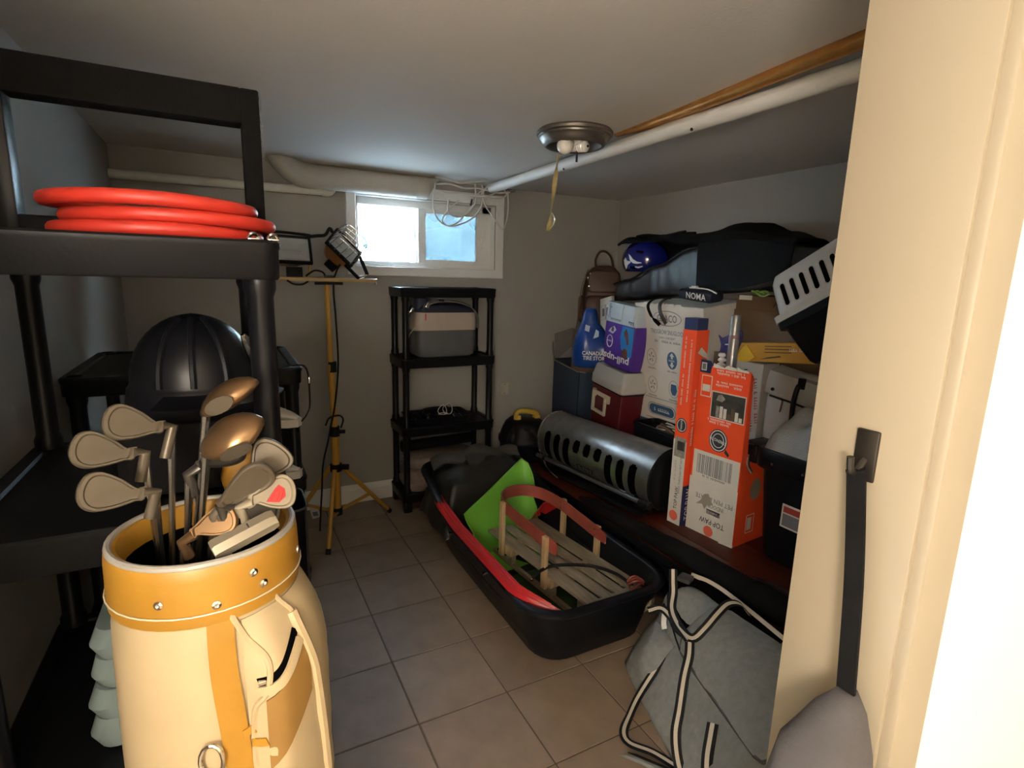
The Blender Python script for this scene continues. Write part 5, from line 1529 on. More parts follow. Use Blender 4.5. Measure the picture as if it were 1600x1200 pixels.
for k in range(9):
    a = 0.085 + 0.02 * k
    F.poly(tb, [(a - 0.012, 0.806), (a + 0.012, 0.806), (a + 0.011, 0.812 + random.uniform(0, 0.014)), (a - 0.008, 0.814 + random.uniform(0, 0.012))], 0.003 + 0.003 * (k % 3), 0.004)
link('torn_edge', tb, CARDW, bb, kind='stuff')
FR = right_face(M, W, D)
link('side_oval', FR.disc(new(), 0.13, 0.26, 0.040, 0.0015, ry=0.052), mat('beige_print', (0.32, 0.27, 0.2), 0.6), bb)
link('side_label', FR.ring(new(), 0.115, 0.095, 0.030, 0.003, n=4, ry=0.045), INKW, bb)
link('side_label', FR.rect(new(), 0.095, 0.065, 0.125, 0.125, 0.001), CARDW, bb)
link('side_badge', FR.disc(new(), 0.272, 0.105, 0.022, 0.0012, ry=0.055), INKN, bb)
link('side_badge_ring', FR.ring(new(), 0.272, 0.105, 0.017, 0.003, ry=0.042), CARDW, bb)

tb_ = thing('pet_gate_carton', 'tall narrow orange pet gate carton standing on the low bench', 'carton', (1.962, 1.858, 0.30))
M = yawM(1.962, 1.858, 0.30, -85.3)
W, D, HH = 0.079, 0.092, 0.965
link('carton_body', lbox(M, (-W / 2, -D / 2, 0), (W / 2, D / 2, HH), 0.0025, 1), ORANGE, tb_, smooth=20)
link('navy_top', lbox(M, (-W / 2 + 0.002, -D / 2 + 0.002, HH), (W / 2 - 0.002, D / 2 - 0.01, HH + 0.055), 0.003, 1), NAVY, tb_, smooth=20)
F = front_face(M, W, D)
link('white_panel', F.rect(new(), 0.001, 0.0, W - 0.0005, 0.43), CARDWH, tb_)
link('photo_print', F.rect(new(), 0.010, 0.345, W - 0.004, 0.445, 0.0012), PHOTOL, tb_)
link('photo_print', F.rect(new(), 0.026, 0.38, W - 0.010, 0.425, 0.0016), PHOTOP, tb_)
F.text('TOP\u00b7PAW', W * 0.55, 0.135, 0.115, 0.019, INKN, tb_, turn=90)
link('label_bar', F.rect(new(), 0.016, 0.225, 0.029, 0.325), INKN, tb_)
F.text('WALK-THROUGH PET GATE', W * 0.72, 0.255, 0.19, 0.011, INKG, tb_, turn=90)
F.fine_print(W * 0.28, 0.275, 0.08, 0.007, INKW, tb_, turn=90, h=0.0018)
link('round_sticker', F.disc(new(), W * 0.48, 0.042, 0.026, 0.002), CORAL, tb_)
link('badge', F.disc(new(), W * 0.52, 0.505, 0.031, 0.0014, ry=0.036), INKN, tb_)
link('badge_ring', F.ring(new(), W * 0.52, 0.505, 0.027, 0.003, 0.002, ry=0.031), INKW, tb_)
F.text('STRENGTH', W * 0.52, 0.505, 0.054, 0.010, INKW, tb_, turn=90, h=0.0026)
for z_, b_ in ((0.86, 0.30), (0.85, 0.72), (0.68, 0.30), (0.70, 0.72)):
    F.fine_print(W * b_, z_, 0.15, 0.008, INKW, tb_, turn=90)
FR = right_face(M, W, D)
link('navy_panel', FR.rect(new(), 0.0, 0.0, D, 0.205), NAVY, tb_)
FR.text('TOP\u00b7PAW', D * 0.5, 0.105, 0.165, 0.038, INKW, tb_, turn=90)
FR.fine_print(D * 0.3, 0.55, 0.28, 0.012, CARDW, tb_, turn=90)
tf = new()
FR.poly(tf, [(0.02, 0.86), (0.06, 0.84), (0.10, 0.825), (0.085, 0.85), (0.04, 0.885)], 0.006, 0.004)
link('torn_flap', tf, CARDW, tb_)

po = thing('grey_pole', 'grey metal pole standing up out of the wide orange carton', 'pole', (2.105, 1.752, 0.9))
link('pole_tube', loft(new(), [[V((2.112 + r * math.cos(a), 1.765 + r * math.sin(a), z)) for a in [2 * PI * k / 18 for k in range(18)]] for z, r in ((0.86, 0.0235), (1.335, 0.0235), (1.338, 0.0225), (1.338, 0.019), (1.30, 0.019), (1.30, 0.001))]), mat('dull_aluminium', (0.36, 0.365, 0.36), 0.38, 0.65, var=0.1), po)
link('tape_marking', loft(new(), [[V((2.112 + 0.0242 * math.cos(a), 1.765 + 0.0242 * math.sin(a), z + 0.004 * math.sin(2 * a))) for a in [2 * PI * k / 18 for k in range(18)]] for z in (1.225, 1.243)], cap0=False, cap1=False), mat('faded_pink_tape', (0.33, 0.20, 0.20), 0.6), po)
cf = thing('white_connectors', 'stack of small white plastic connectors beside the grey pole', 'connector', (2.10, 1.80, 1.05))
for k in range(5):
    link('connector', lathe(new(), [(0.012, 0), (0.025 - 0.002 * k, 0.004), (0.025 - 0.002 * k, 0.012), (0.012, 0.018)], 14, Matrix.Translation((2.10 + 0.004 * (k % 2), 1.815, 1.040 + 0.024 * k))), INKW, cf)
link('connector_stem', rod([(2.10, 1.815, 0.80), (2.10, 1.815, 1.15)], 0.009, 8), INKW, cf)

# ------------------------------------------------------------------ pale car-seat carton
cs = thing('car_seat_carton', 'tall pale car-seat carton with printed icons leaning out from the wall', 'carton', (2.46, 2.325, 0.30))
W, D, HH = 0.54, 0.33, 1.06
M = Matrix.Translation((2.345, 2.325, 0.302)) @ Rz(math.radians(-90)) @ Matrix.Rotation(math.radians(7.5), 4, 'X') @ Matrix.Translation((0, D / 2, 0))
link('carton_body', lbox(M, (-W / 2, -D / 2, 0.0), (W / 2, D / 2, HH), 0.006, 2), CARDW, cs, smooth=20)
F = front_face(M, W, D)
link('blue_band', F.rect(new(), 0.0, 0.0, W, 0.345), BLUEP, cs)
F.text('GRACO', 0.27, 0.985, 0.155, 0.042, INKG, cs, bold=0.008)
link('oval_outline', F.ring(new(), 0.27, 0.985, 0.113, 0.004, ry=0.044), INKG, cs)
F.text('TRIOGROW SNUGLOCK', 0.27, 0.905, 0.27, 0.026, INKG, cs)
F.text('3-IN-1 CAR SEAT', 0.27, 0.872, 0.13, 0.012, INKG, cs)
F.fine_print(0.27, 0.850, 0.21, 0.013, INKG, cs)
for a, b, full in ((0.135, 0.745, 0), (0.305, 0.745, 1), (0.14, 0.575, 0), (0.315, 0.575, 2)):
    ic = link('icon_ring', F.ring(new(), a, b, 0.040, 0.0022, ry=0.052), INKG, cs)
    if full == 1:
        link('icon_fill', F.disc(new(), a, b, 0.039, 0.0007, ry=0.051), BLUEP, ic)
        link('icon_arrow', F.poly(new(), [(a, b + 0.045), (a + 0.018, b + 0.024), (a + 0.007, b + 0.024), (a + 0.007, b + 0.010), (a - 0.007, b + 0.010), (a - 0.007, b + 0.024), (a - 0.018, b + 0.024)], 0.0014), CARDW, ic)
        link('icon_arrow', F.poly(new(), [(a, b - 0.045), (a - 0.018, b - 0.024), (a - 0.007, b - 0.024), (a - 0.007, b - 0.010), (a + 0.007, b - 0.010), (a + 0.007, b - 0.024), (a + 0.018, b - 0.024)], 0.0014), CARDW, ic)
        F.fine_print(a, b, 0.05, 0.011, CARDW, cs)
    elif full == 2:
        link('icon_seat', F.poly(new(), [(a - 0.025, b - 0.01), (a - 0.02, b + 0.03), (a + 0.02, b + 0.03), (a + 0.027, b - 0.005), (a + 0.012, b - 0.035), (a - 0.012, b - 0.035)], 0.0009), BLUEP, ic)
    else:
        for k in range(5):
            an = k * 1.26 + a * 9
            link('icon_stroke', F.poly(new(), [(a + 0.025 * math.cos(an), b + 0.03 * math.sin(an)), (a + 0.022 * math.cos(an + 0.4), b + 0.028 * math.sin(an + 0.4)), (a + 0.006 * math.cos(an + 1.2), b + 0.008 * math.sin(an + 1.2))], 0.0009), INKG, ic)
    F.fine_print(a, b - 0.066, 0.075, 0.009, INKG, cs)
pill = [(0.135 + 0.15 * t + (0.03 * math.cos(an)), 0.425 + 0.03 * math.sin(an)) for t, an in [(1, -PI / 2 + PI * k / 8) for k in range(9)] + [(0, PI / 2 + PI * k / 8) for k in range(9)]]
link('emblem_outer', F.poly(new(), [(0.21 + (a - 0.21) * 1.12, 0.425 + (b - 0.425) * 1.25) for a, b in pill], 0.0006), INKG, cs)
link('emblem_gap', F.poly(new(), [(0.21 + (a - 0.21) * 1.07, 0.425 + (b - 0.425) * 1.12) for a, b in pill], 0.001), CARDW, cs)
link('emblem_fill', F.poly(new(), pill, 0.0014), BLUEP, cs)
F.fine_print(0.215, 0.425, 0.13, 0.02, CARDW, cs, h=0.002)
link('panel_line', F.rect(new(), 0.07, 0.492, W - 0.02, 0.495), INKG, cs)
link('panel_line', F.rect(new(), 0.07, 0.362, W - 0.02, 0.365), INKG, cs)
te = new()
random.seed(4)
for k in range(14):
    a = 0.02 + 0.027 * k
    F.poly(te, [(a - 0.016, HH - 0.004), (a + 0.016, HH - 0.006), (a + 0.014, HH + random.uniform(0.002, 0.012)), (a - 0.013, HH + random.uniform(0.002, 0.012))], 0.003 + 0.002 * (k % 2), 0.004)
link('torn_tape', te, PAPER, cs, kind='stuff')

bt = thing('black_tote', 'open black plastic tote between the red cooler and the orange cartons', 'tote', (2.2, 2.23, 0.30))
cx, cy = 2.198, 2.235
rg = [rr(cx, cy, 0.075, 0.185, 0.03, 4, 0.302), rr(cx, cy, 0.086, 0.205, 0.035, 4, 0.66), rr(cx, cy, 0.094, 0.213, 0.04, 4, 0.664), rr(cx, cy, 0.094, 0.213, 0.04, 4, 0.680), rr(cx, cy, 0.083, 0.203, 0.035, 4, 0.680), rr(cx, cy, 0.07, 0.18, 0.03, 4, 0.34)]
for r_ in rg:
    for p in r_:
        p.z += 0.02 * math.cos((p.y - cy) * 9) * (p.z - 0.30) / 0.38 - (0.0 if p.z < 0.5 else 0.01)
link('tote_body', loft(new(), rg), BLKS, bt)
F = Face((cx - 0.0865, cy + 0.19, 0.30), (0, -1, 0), (0, 0, 1))
link('white_mark', F.poly(new(), [(0.10, 0.21), (0.13, 0.205), (0.132, 0.22), (0.118, 0.224), (0.12, 0.255), (0.102, 0.258)], 0.003, 0.003), INKG, bt)
link('white_mark', F.poly(new(), [(0.155, 0.20), (0.20, 0.192), (0.205, 0.235), (0.16, 0.245), (0.158, 0.232), (0.19, 0.225), (0.188, 0.208), (0.157, 0.213)], 0.003, 0.003), INKG, bt)
cw = thing('tangled_cords', 'tangle of cords and small things in the open black tote', 'cord', (2.2, 2.2, 0.64))
for k, (m_, z) in enumerate(((CABLEW, 0.668), (RUB, 0.672), (CARD, 0.664))):
    pts = [(cx + 0.045 * math.cos(a + k) - 0.01, cy - 0.04 + 0.10 * math.sin(a * 2 + k) * 0.8, z + 0.012 * math.sin(3 * a)) for a in [2 * PI * i / 22 for i in range(22)]]
    link('cord_loop', rod(pts, 0.005 if k < 2 else 0.012, 7, closed=True), m_, cw)
link('cord_pile', wob(loft(new(), [rr(cx, cy, 0.068, 0.178, 0.03, 4, 0.35), rr(cx, cy, 0.07, 0.18, 0.03, 4, 0.6), rr(cx, cy, 0.04, 0.12, 0.03, 4, 0.655)]), 0.008, 14), BLKF, cw)

# ------------------------------------------------------------------ red cooler
co = thing('cooler_box', 'maroon cooler box with a white lid and a cream swing handle', 'cooler', (2.22, 2.70, 0.30))
A, B_ = V((2.135, 2.925, 0)), V((2.10, 2.565, 0))
u_ = (B_ - A).normalized()
n_ = V((-u_.y, u_.x, 0))
n_ = n_ if n_.x > 0 else -n_
W, D = (B_ - A).length, 0.175
cM = Matrix.Translation((A + B_) / 2 + n_ * D / 2 + V((0, 0, 0.317))) @ Matrix((u_, n_, V((0, 0, 1)))).transposed().to_4x4() @ Matrix.Rotation(math.radians(4.5), 4, 'Y')
def crg(sx, sy, z, r=0.025):
    return [cM @ p for p in rr(0, 0, W / 2 * sx, D / 2 * sy, r, 5, z)]
link('cooler_body', loft(new(), [crg(0.90, 0.88, 0.002), crg(0.93, 0.92, 0.012), crg(0.99, 0.98, 0.47), crg(1.0, 1.0, 0.495), crg(0.98, 0.97, 0.50)]), MAROON, co)
link('lid', loft(new(), [crg(1.0, 1.0, 0.497), crg(1.04, 1.05, 0.503), crg(1.04, 1.05, 0.555), crg(1.01, 1.0, 0.565), crg(0.95, 0.92, 0.615), crg(0.90, 0.84, 0.628), crg(0.86, 0.78, 0.628), crg(0.84, 0.74, 0.622)]), LIDW, co)
link('lid_seam', loft(new(), [crg(1.005, 1.005, 0.489), crg(1.012, 1.014, 0.494), crg(1.005, 1.005, 0.499)]), RUB, co)
F = Face(cM @ V((-W / 2, -D / 2, 0)), cM.to_3x3() @ V((1, 0, 0)), cM.to_3x3() @ V((0, 0, 1)))
hs = new()
for a0, b0, a1, b1 in ((0.055, 0.435, 0.235, 0.458), (0.055, 0.318, 0.215, 0.338), (0.055, 0.32, 0.078, 0.455), (0.197, 0.32, 0.217, 0.45)):
    F.rect(hs, a0, b0, a1, b1, 0.022, 0.016)
bmesh.ops.bevel(hs, geom=hs.edges[:], offset=0.003, segments=1, affect='EDGES')
hn = link('handle', hs, CREAM, co)
for a, b in ((0.048, 0.415), (0.212, 0.405)):
    h2 = F.rect(new(), a, b, a + 0.03, b + 0.05, 0.016, 0.018)
    bmesh.ops.bevel(h2, geom=h2.edges[:], offset=0.003, segments=1, affect='EDGES')
    link('handle_bracket', h2, CREAM, hn)
link('corner_trim', rod([cM @ V((W / 2 * 0.955, -D / 2 * 0.95, 0.01)), cM @ V((W / 2 * 0.99, -D / 2 * 0.98, 0.48))], 0.0025, 6), mat('faded_maroon', (0.22, 0.08, 0.08), 0.5), co)

# purple package upside down on the cooler
pu = thing('nappy_package', 'purple and pale blue nappy package standing upside down on the cooler lid', 'package', (2.27, 2.72, 0.93))
A2, B2 = V((2.160, 2.838, 0)), V((2.138, 2.523, 0))
u2 = (B2 - A2).normalized()
n2 = V((-u2.y, u2.x, 0))
n2 = n2 if n2.x > 0 else -n2
W2, D2 = (B2 - A2).length, 0.11
pM = Matrix.Translation((A2 + B2) / 2 + n2 * D2 / 2 + V((0, 0, 0.948))) @ Matrix((u2, n2, V((0, 0, 1)))).transposed().to_4x4() @ Matrix.Rotation(math.radians(4.5), 4, 'Y')
def puff(z0, z1, dx0, dx1, n=5):
    rings = []
    for i in range(n):
        t = i / (n - 1)
        z = z0 + (z1 - z0) * t
        tt = z / 0.40
        s_ = 1.0 - 0.06 * (2 * tt - 1) ** 4
        rings.append([pM @ p for p in rr((dx0 + (dx1 - dx0) * t), 0, W2 / 2 * s_, D2 / 2 * (0.80 + 0.2 * math.sin(PI * min(1, max(0, tt)))), 0.02, 4, z)])
    return loft(new(), rings)
link('purple_body', puff(0.0, 0.275, 0.0, 0.0, 8), PURP, pu)
link('pale_top', puff(0.275, 0.395, 0.0, -0.012, 5), PALEB, pu)
F = Face(pM @ V((-W2 / 2, -D2 / 2 - 0.002, 0)), pM.to_3x3() @ V((1, 0, 0)), pM.to_3x3() @ V((0, 0, 1)))
FH = 0.003
link('blue_patch', F.poly(new(), [(0.21, 0.13), (0.30, 0.08), (0.322, 0.10), (0.322, 0.27), (0.205, 0.27), (0.19, 0.20)], FH), SKYB, pu)
F.text('pull-ups', W2 * 0.54, 0.062, 0.27, 0.062, INKW, pu, turn=180, h=FH + 0.001, bold=0.02)
link('round_seal', F.ring(new(), 0.082, 0.155, 0.032, 0.004, FH + 0.001, ry=0.04), INKW, pu)
F.fine_print(0.082, 0.155, 0.045, 0.012, INKW, pu, turn=180, h=FH + 0.001)
PHC = mat('warm_print', (0.20, 0.07, 0.04), 0.5, var=0.5, scale=40)
PHT = mat('tan_print', (0.45, 0.28, 0.16), 0.5, var=0.3, scale=40)
link('printed_shape', F.disc(new(), 0.255, 0.105, 0.028, FH + 0.001, ry=0.034), PHC, pu)
link('printed_shape', F.poly(new(), [(0.225, 0.235), (0.25, 0.26), (0.268, 0.23), (0.285, 0.17), (0.27, 0.16), (0.25, 0.20), (0.23, 0.215)], FH + 0.001), PHC, pu)
link('printed_shape', F.poly(new(), [(0.06, 0.215), (0.11, 0.205), (0.145, 0.235), (0.12, 0.255), (0.085, 0.24)], FH + 0.001), PALEB, pu)
link('printed_shape', F.poly(new(), [(0.09, 0.222), (0.115, 0.218), (0.12, 0.245), (0.10, 0.248)], FH + 0.0018), PHC, pu)
F.fine_print(0.12, 0.295, 0.12, 0.013, INKG, pu, turn=180, h=FH)
F.fine_print(0.285, 0.297, 0.05, 0.018, INKN, pu, turn=180, h=FH)
F.text('Overnight', 0.055, 0.345, 0.09, 0.034, BLUEP, pu, turn=90, h=FH)
link('fold_crease', rod([F.p(0.19, 0.285, 0.003), F.p(0.185, 0.34, 0.004), F.p(0.195, 0.392, 0.002)], 0.002, 5), INKW, pu)

vt = thing('white_vent_tray', 'white plastic tray with square windows tucked behind the purple package', 'tray', (2.42, 2.95, 0.95))
Mv = Matrix.Translation((2.325, 2.965, 0.935)) @ Rz(math.radians(-96)) @ Matrix.Rotation(math.radians(-12), 4, 'Y') @ Matrix.Rotation(math.radians(-3), 4, 'X')
link('panel', lbox(Mv, (-0.09, -0.012, 0), (0.06, 0.012, 0.445), 0.004, 2), PAPER, vt)
F = Face(Mv @ V((-0.09, -0.012, 0)), Mv.to_3x3() @ V((1, 0, 0)), Mv.to_3x3() @ V((0, 0, 1)))
for k in range(2):
    link('window_frame', F.ring(new(), 0.045 + 0.055 * k, 0.345, 0.028, 0.005, 0.003, n=4, ry=0.055), PALEB, vt)
    link('window_recess', F.rect(new(), 0.031 + 0.055 * k, 0.318, 0.059 + 0.055 * k, 0.372, 0.0012), INKG, vt)

# ------------------------------------------------------------------ dark blue hamper, its contents, backpack
hb = thing('blue_hamper', 'dark blue fabric hamper with a wire rim in the corner beside the cooler', 'hamper', (2.27, 3.16, 0))
cx, cy, hx, hy = 2.29, 3.17, 0.18, 0.20
def hr(s, z, dz=0.0):
    out = rr(cx, cy, hx * s, hy * s, 0.05, 5, z)
    for p in out:
        p.z += dz * ((cx - p.x) / hx) * 0.0 + (0.03 if p.y > cy else -0.01) * (1 if z > 0.8 else 0) * dz
    return out
bm = loft(new(), [hr(0.88, 0.003), hr(0.93, 0.02), hr(1.0, 0.45), hr(0.99, 0.87, 1), hr(0.97, 0.873, 1), hr(0.95, 0.80), hr(0.88, 0.06)])
bmesh.ops.subdivide_edges(bm, edges=bm.edges[:], cuts=1)
wob(bm, 0.008, 7, 3, keep=lambda c: c.z < 0.05)
link('fabric_body', bm, BLUEF, hb)
link('wire_rim', rod(hr(1.0, 0.875, 1), 0.005, 8, closed=True), STEEL, hb)
link('rim_arm', rod([(2.115, 3.33, 0.90), (2.108, 3.35, 0.99), (2.12, 3.37, 1.03)], 0.006, 8, sp=4), STEEL, hb)
link('seam', rod([(cx - hx * 1.0, cy - 0.17, 0.86), (cx - hx * 1.015, cy - 0.165, 0.5), (cx - hx * 0.92, cy - 0.16, 0.03)], 0.003, 6, sp=5), RUB, hb)
link('fabric_flap', sheet(new(), [[V((2.15 + 0.02 * i, 3.37 + 0.004 * j, 0.89 + 0.20 * (j / 5) * (1 - 0.05 * i) + 0.015 * i)) for j in range(6)] for i in range(9)], 0.004), mat('grey_lining', (0.16, 0.155, 0.15), 0.8), hb)
ic_ = thing('carton_in_hamper', 'brown carton with a white label sticking up out of the blue hamper', 'carton', (2.27, 3.2, 0.1))
Mi = Matrix.Translation((2.30, 3.225, 0.10)) @ Rz(math.radians(-38))
link('carton_body', lbox(Mi, (-0.085, -0.075, 0), (0.085, 0.075, 1.03), 0.003, 1), CARD, ic_, smooth=20)
F = front_face(Mi, 0.17, 0.15)
lb = link('white_label', F.poly(new(), [(0.005, 0.86), (0.13, 0.90), (0.155, 1.10), (0.03, 1.02)], 0.004, 0.003), mat('dull_white_label', (0.42, 0.40, 0.38), 0.6), ic_)
link('red_border', F.poly(new(), [(0.13, 0.90), (0.137, 0.90), (0.162, 1.10), (0.155, 1.10)], 0.005, 0.003), INKR, lb)
link('label_print', F.poly(new(), [(0.035, 0.93), (0.11, 0.955), (0.12, 1.02), (0.045, 0.99)], 0.0045), INKG, lb)
link('black_clip', rod([F.p(0.09, 0.87, 0.01), F.p(0.10, 0.90, 0.02), F.p(0.12, 0.89, 0.02), F.p(0.125, 0.86, 0.012)], 0.010, 8, sp=3), RUB, ic_)

bbag = thing('blue_shopping_bag', 'blue plastic shopping bag with white lettering hung over the hamper', 'bag', (2.2, 2.93, 0.88))
cB = V((2.205, 2.985, 0))
dirc = V((-0.60, -0.80, 0))
sdx = V((0.80, -0.60, 0))
rings = []
for i, (z, wv, dv, sh) in enumerate(((0.900, 0.115, 0.055, 0.0), (0.915, 0.135, 0.07, 0.0), (0.98, 0.145, 0.075, -0.004), (1.05, 0.138, 0.07, -0.006), (1.11, 0.118, 0.058, -0.01), (1.16, 0.088, 0.042, -0.02), (1.21, 0.055, 0.026, -0.03), (1.255, 0.035, 0.016, -0.035), (1.285, 0.024, 0.008, -0.03))):
    rings.append([cB + sdx * (sh + wv * abs(math.cos(a)) ** 0.7 * math.copysign(1, math.cos(a))) + dirc * (dv * abs(math.sin(a)) ** 0.8 * math.copysign(1, math.sin(a))) + V((0, 0, z)) for a in [2 * PI * j / 28 for j in range(28)]])
bm = loft(new(), rings)
bmesh.ops.subdivide_edges(bm, edges=bm.edges[:], cuts=1)
wob(bm, 0.022, 7, 8, keep=lambda c: c.z < 0.91)
wob(bm, 0.006, 22, 3, keep=lambda c: c.z < 0.91)
link('bag_body', bm, BLUEB, bbag, smooth=70)
F = Face(cB + dirc * 0.088 - sdx * 0.14 + V((0, 0, 0.90)), sdx, (0, 0, 1))
F.text('CANADIAN', 0.150, 0.105, 0.165, 0.027, INKW, bbag, h=0.004, bold=0.015)
F.text('TIRE STORE', 0.153, 0.072, 0.16, 0.027, INKW, bbag, h=0.004, bold=0.015)
F2 = Face(cB + dirc * 0.052 - sdx * 0.12 + V((0, 0, 1.13)), sdx, V((0, 0, 1)) - dirc * 0.35)
link('white_emblem', F2.poly(new(), [(0.055, 0.02), (0.085, 0.01), (0.09, 0.05), (0.06, 0.06)], 0.01, 0.003), PALEB, bbag)
link('white_emblem', F2.poly(new(), [(0.115, -0.035), (0.15, -0.02), (0.15, 0.015), (0.13, 0.03)], 0.012, 0.003), PALEB, bbag)
cfr = thing('corner_carton', 'tall brown carton standing in the room corner behind the hamper', 'carton', (2.6, 3.24, 0))
link('carton_body', bx((2.485, 3.02, 0.0), (2.715, 3.44, 1.128), 0.003, 1), CARD, cfr, smooth=20)
link('tape', bx((2.59, 3.02, 1.127), (2.64, 3.44, 1.130)), CARDW, cfr)

bk = thing('brown_backpack', 'brown leather backpack with a loop handle leaning in the room corner', 'backpack', (2.46, 3.27, 1.13))
Mb = Matrix.Translation((2.475, 3.275, 1.133)) @ Rz(math.radians(-33)) @ Matrix.Rotation(math.radians(-6), 4, 'X')
def bring(z, hw, hd, y0=0.0, r=0.05):
    return [Mb @ p for p in rr(0, y0, hw, hd, r, 5, z)]
bm = loft(new(), [bring(0.0, 0.130, 0.055), bring(0.03, 0.148, 0.065), bring(0.15, 0.152, 0.07), bring(0.30, 0.142, 0.065), bring(0.40, 0.120, 0.055), bring(0.445, 0.085, 0.040), bring(0.458, 0.045, 0.02)])
wob(bm, 0.006, 9, 2)
link('main_body', bm, LEATHB, bk, smooth=70)
bm = loft(new(), [[Mb @ V((p.x, -0.062 - d, 0.12 + p.y)) for p in rr(0, 0, hw, hh_, 0.05, 5)] for d, hw, hh_ in ((0.0, 0.135, 0.115), (0.03, 0.130, 0.11), (0.042, 0.115, 0.095))])
wob(bm, 0.004, 12, 3)
fp_ = link('front_pocket', bm, LEATHB, bk, smooth=70)
bm = loft(new(), [[Mb @ V((p.x, -0.055 - d, 0.335 + p.y)) for p in rr(0, 0, hw, hh_, 0.04, 5)] for d, hw, hh_ in ((0.0, 0.118, 0.085), (0.016, 0.113, 0.08), (0.02, 0.10, 0.07))])
link('top_flap', bm, LEATHB, bk, smooth=70)
link('stud', rod([Mb @ V((0.0, -0.104, 0.155)), Mb @ V((0.0, -0.111, 0.155))], 0.007, 10), CHROME, fp_)
for x, z in ((-0.115, 0.36), (-0.105, 0.30), (-0.10, 0.39)):
    link('stud', rod([Mb @ V((x, -0.058, z)), Mb @ V((x, -0.080, z))], 0.005, 8), CHROME, bk)
link('loop_handle', rod([Mb @ V(p) for p in ((-0.055, 0.0, 0.44), (-0.062, 0.0, 0.50), (-0.035, 0.0, 0.555), (0.005, 0, 0.562), (0.045, 0.0, 0.53), (0.065, 0.0, 0.47), (0.068, 0.0, 0.43))], 0.009, 9, sp=5), LEATHB, bk)
link('side_strap', ribbon(new(), [Mb @ V(p) for p in ((-0.115, -0.05, 0.42), (-0.155, -0.05, 0.30), (-0.165, -0.045, 0.17), (-0.175, -0.04, 0.06), (-0.185, -0.05, -0.02))], Mb.to_3x3() @ V((0, 1, 0)), 0.03, 0.005), LEATHB, bk)
link('side_pocket', wob(loft(new(), [[Mb @ V((-0.145 - d, p.x, 0.14 + p.y)) for p in rr(0, 0, hw, hh_, 0.03, 4)] for d, hw, hh_ in ((0, 0.05, 0.10), (0.025, 0.045, 0.09), (0.03, 0.03, 0.07))]), 0.003, 14), LEATHB, bk, smooth=70)

# ------------------------------------------------------------------ big soft case and helmet on top
ca = thing('soft_case', 'big grey and black soft travel case lying half open on the cartons', 'case', (2.54, 2.37, 1.40))
def lerp_(pts, s):
    for (a, b), (c, d) in zip(pts, pts[1:]):
        if s <= c:
            t = (s - a) / (c - a)
            t = t * t * (3 - 2 * t)
            return b + (d - b) * t
    return pts[-1][1]
BOT = [(0, 1.35), (0.12, 1.375), (0.35, 1.405), (0.75, 1.445), (1, 1.50)]
TOP = [(0, 1.47), (0.10, 1.50), (0.30, 1.585), (0.52, 1.69), (0.75, 1.70), (1, 1.665)]
LID = [(0, 1.735), (0.06, 1.755), (0.30, 1.75), (0.50, 1.755), (0.66, 1.795), (0.76, 1.785), (0.88, 1.73), (1, 1.69)]
CY0, CY1, CX0, CX1 = 3.02, 1.70, 2.385, 2.705
def cyy(s):
    return CY0 + (CY1 - CY0) * s
rings = []
for i in range(37):
    s = i / 36
    e = min(1, s / 0.03 + 0.55, (1 - s) / 0.05 + 0.5)
    b_, t_ = lerp_(BOT, s), lerp_(TOP, s)
    c_ = (b_ + t_) / 2
    hh_ = (t_ - b_) / 2 * (0.85 + 0.15 * e)
    hx_ = (CX1 - CX0) / 2 * (0.9 + 0.1 * e)
    rings.append([V(((CX0 + CX1) / 2 + p.x, cyy(s), c_ + p.y)) for p in rr(0, 0, hx_, hh_, 0.045, 5)])
bm = loft(new(), rings)
bmesh.ops.subdivide_edges(bm, edges=bm.edges[:], cuts=1)
for v in bm.verts:
    s = (CY0 - v.co.y) / (CY0 - CY1)
    if v.co.x < CX0 + 0.06 and 0.02 < s < 0.72:
        v.co.x -= 0.010 * (0.5 + 0.5 * math.sin(s * 95 + 8 * (v.co.z - 1.4))) * (1 - s * 0.5)
wob(bm, 0.008, 6, 5)
link('padded_body', bm, SATIN, ca, smooth=75)
bm = sheet(new(), [[V((CX0 - 0.012 - 0.006 * math.sin(PI * j / 5), cyy(0.56 + 0.44 * i / 14), (lerp_(BOT, 0.56 + 0.44 * i / 14) + 0.01) * (1 - j / 5) + (lerp_(TOP, 0.56 + 0.44 * i / 14) + 0.005) * j / 5)) for j in range(6)] for i in range(15)], 0.006)
wob(bm, 0.008, 5, 9)
link('shaded_end_panel', bm, BLKF, ca, smooth=75)  # black panel stands in for the less lit end of the case
grid = []
for i in range(37):
    s = 0.015 + 0.985 * i / 36
    row = []
    for j in range(13):
        t = j / 12
        x = CX0 - 0.012 + (CX1 - CX0 + 0.006) * t
        zl, zt = lerp_(LID, s), lerp_(TOP, s) + 0.012
        shut = min(1, max(0, (s - 0.36) / 0.16))
        zf = zl * (1 - shut) + (zt + 0.012) * shut
        z = zf + (zl + 0.012 - zf) * math.sin(min(1, t / 0.6) * PI / 2)
        z = max(z - 0.04 * max(0, t - 0.7) / 0.3, zt + 0.006)
        if j == 0:
            z -= 0.022
            x -= 0.002
        row.append(V((x, cyy(s), z)))
    grid.append(row)
bm = sheet(new(), grid, 0.014)
wob(bm, 0.008, 6, 2)
link('open_lid', bm, BLKF, ca, smooth=75)
link('back_panel', sheet(new(), [[V((CX1 - 0.004, cyy(0.02 + 0.96 * i / 20), lerp_(BOT, 0.02 + 0.96 * i / 20) + 0.03 + (lerp_(LID, 0.02 + 0.96 * i / 20) - lerp_(BOT, 0.02 + 0.96 * i / 20) - 0.05) * j / 4)) for j in range(5)] for i in range(21)], 0.01), BLKF, ca, smooth=70)
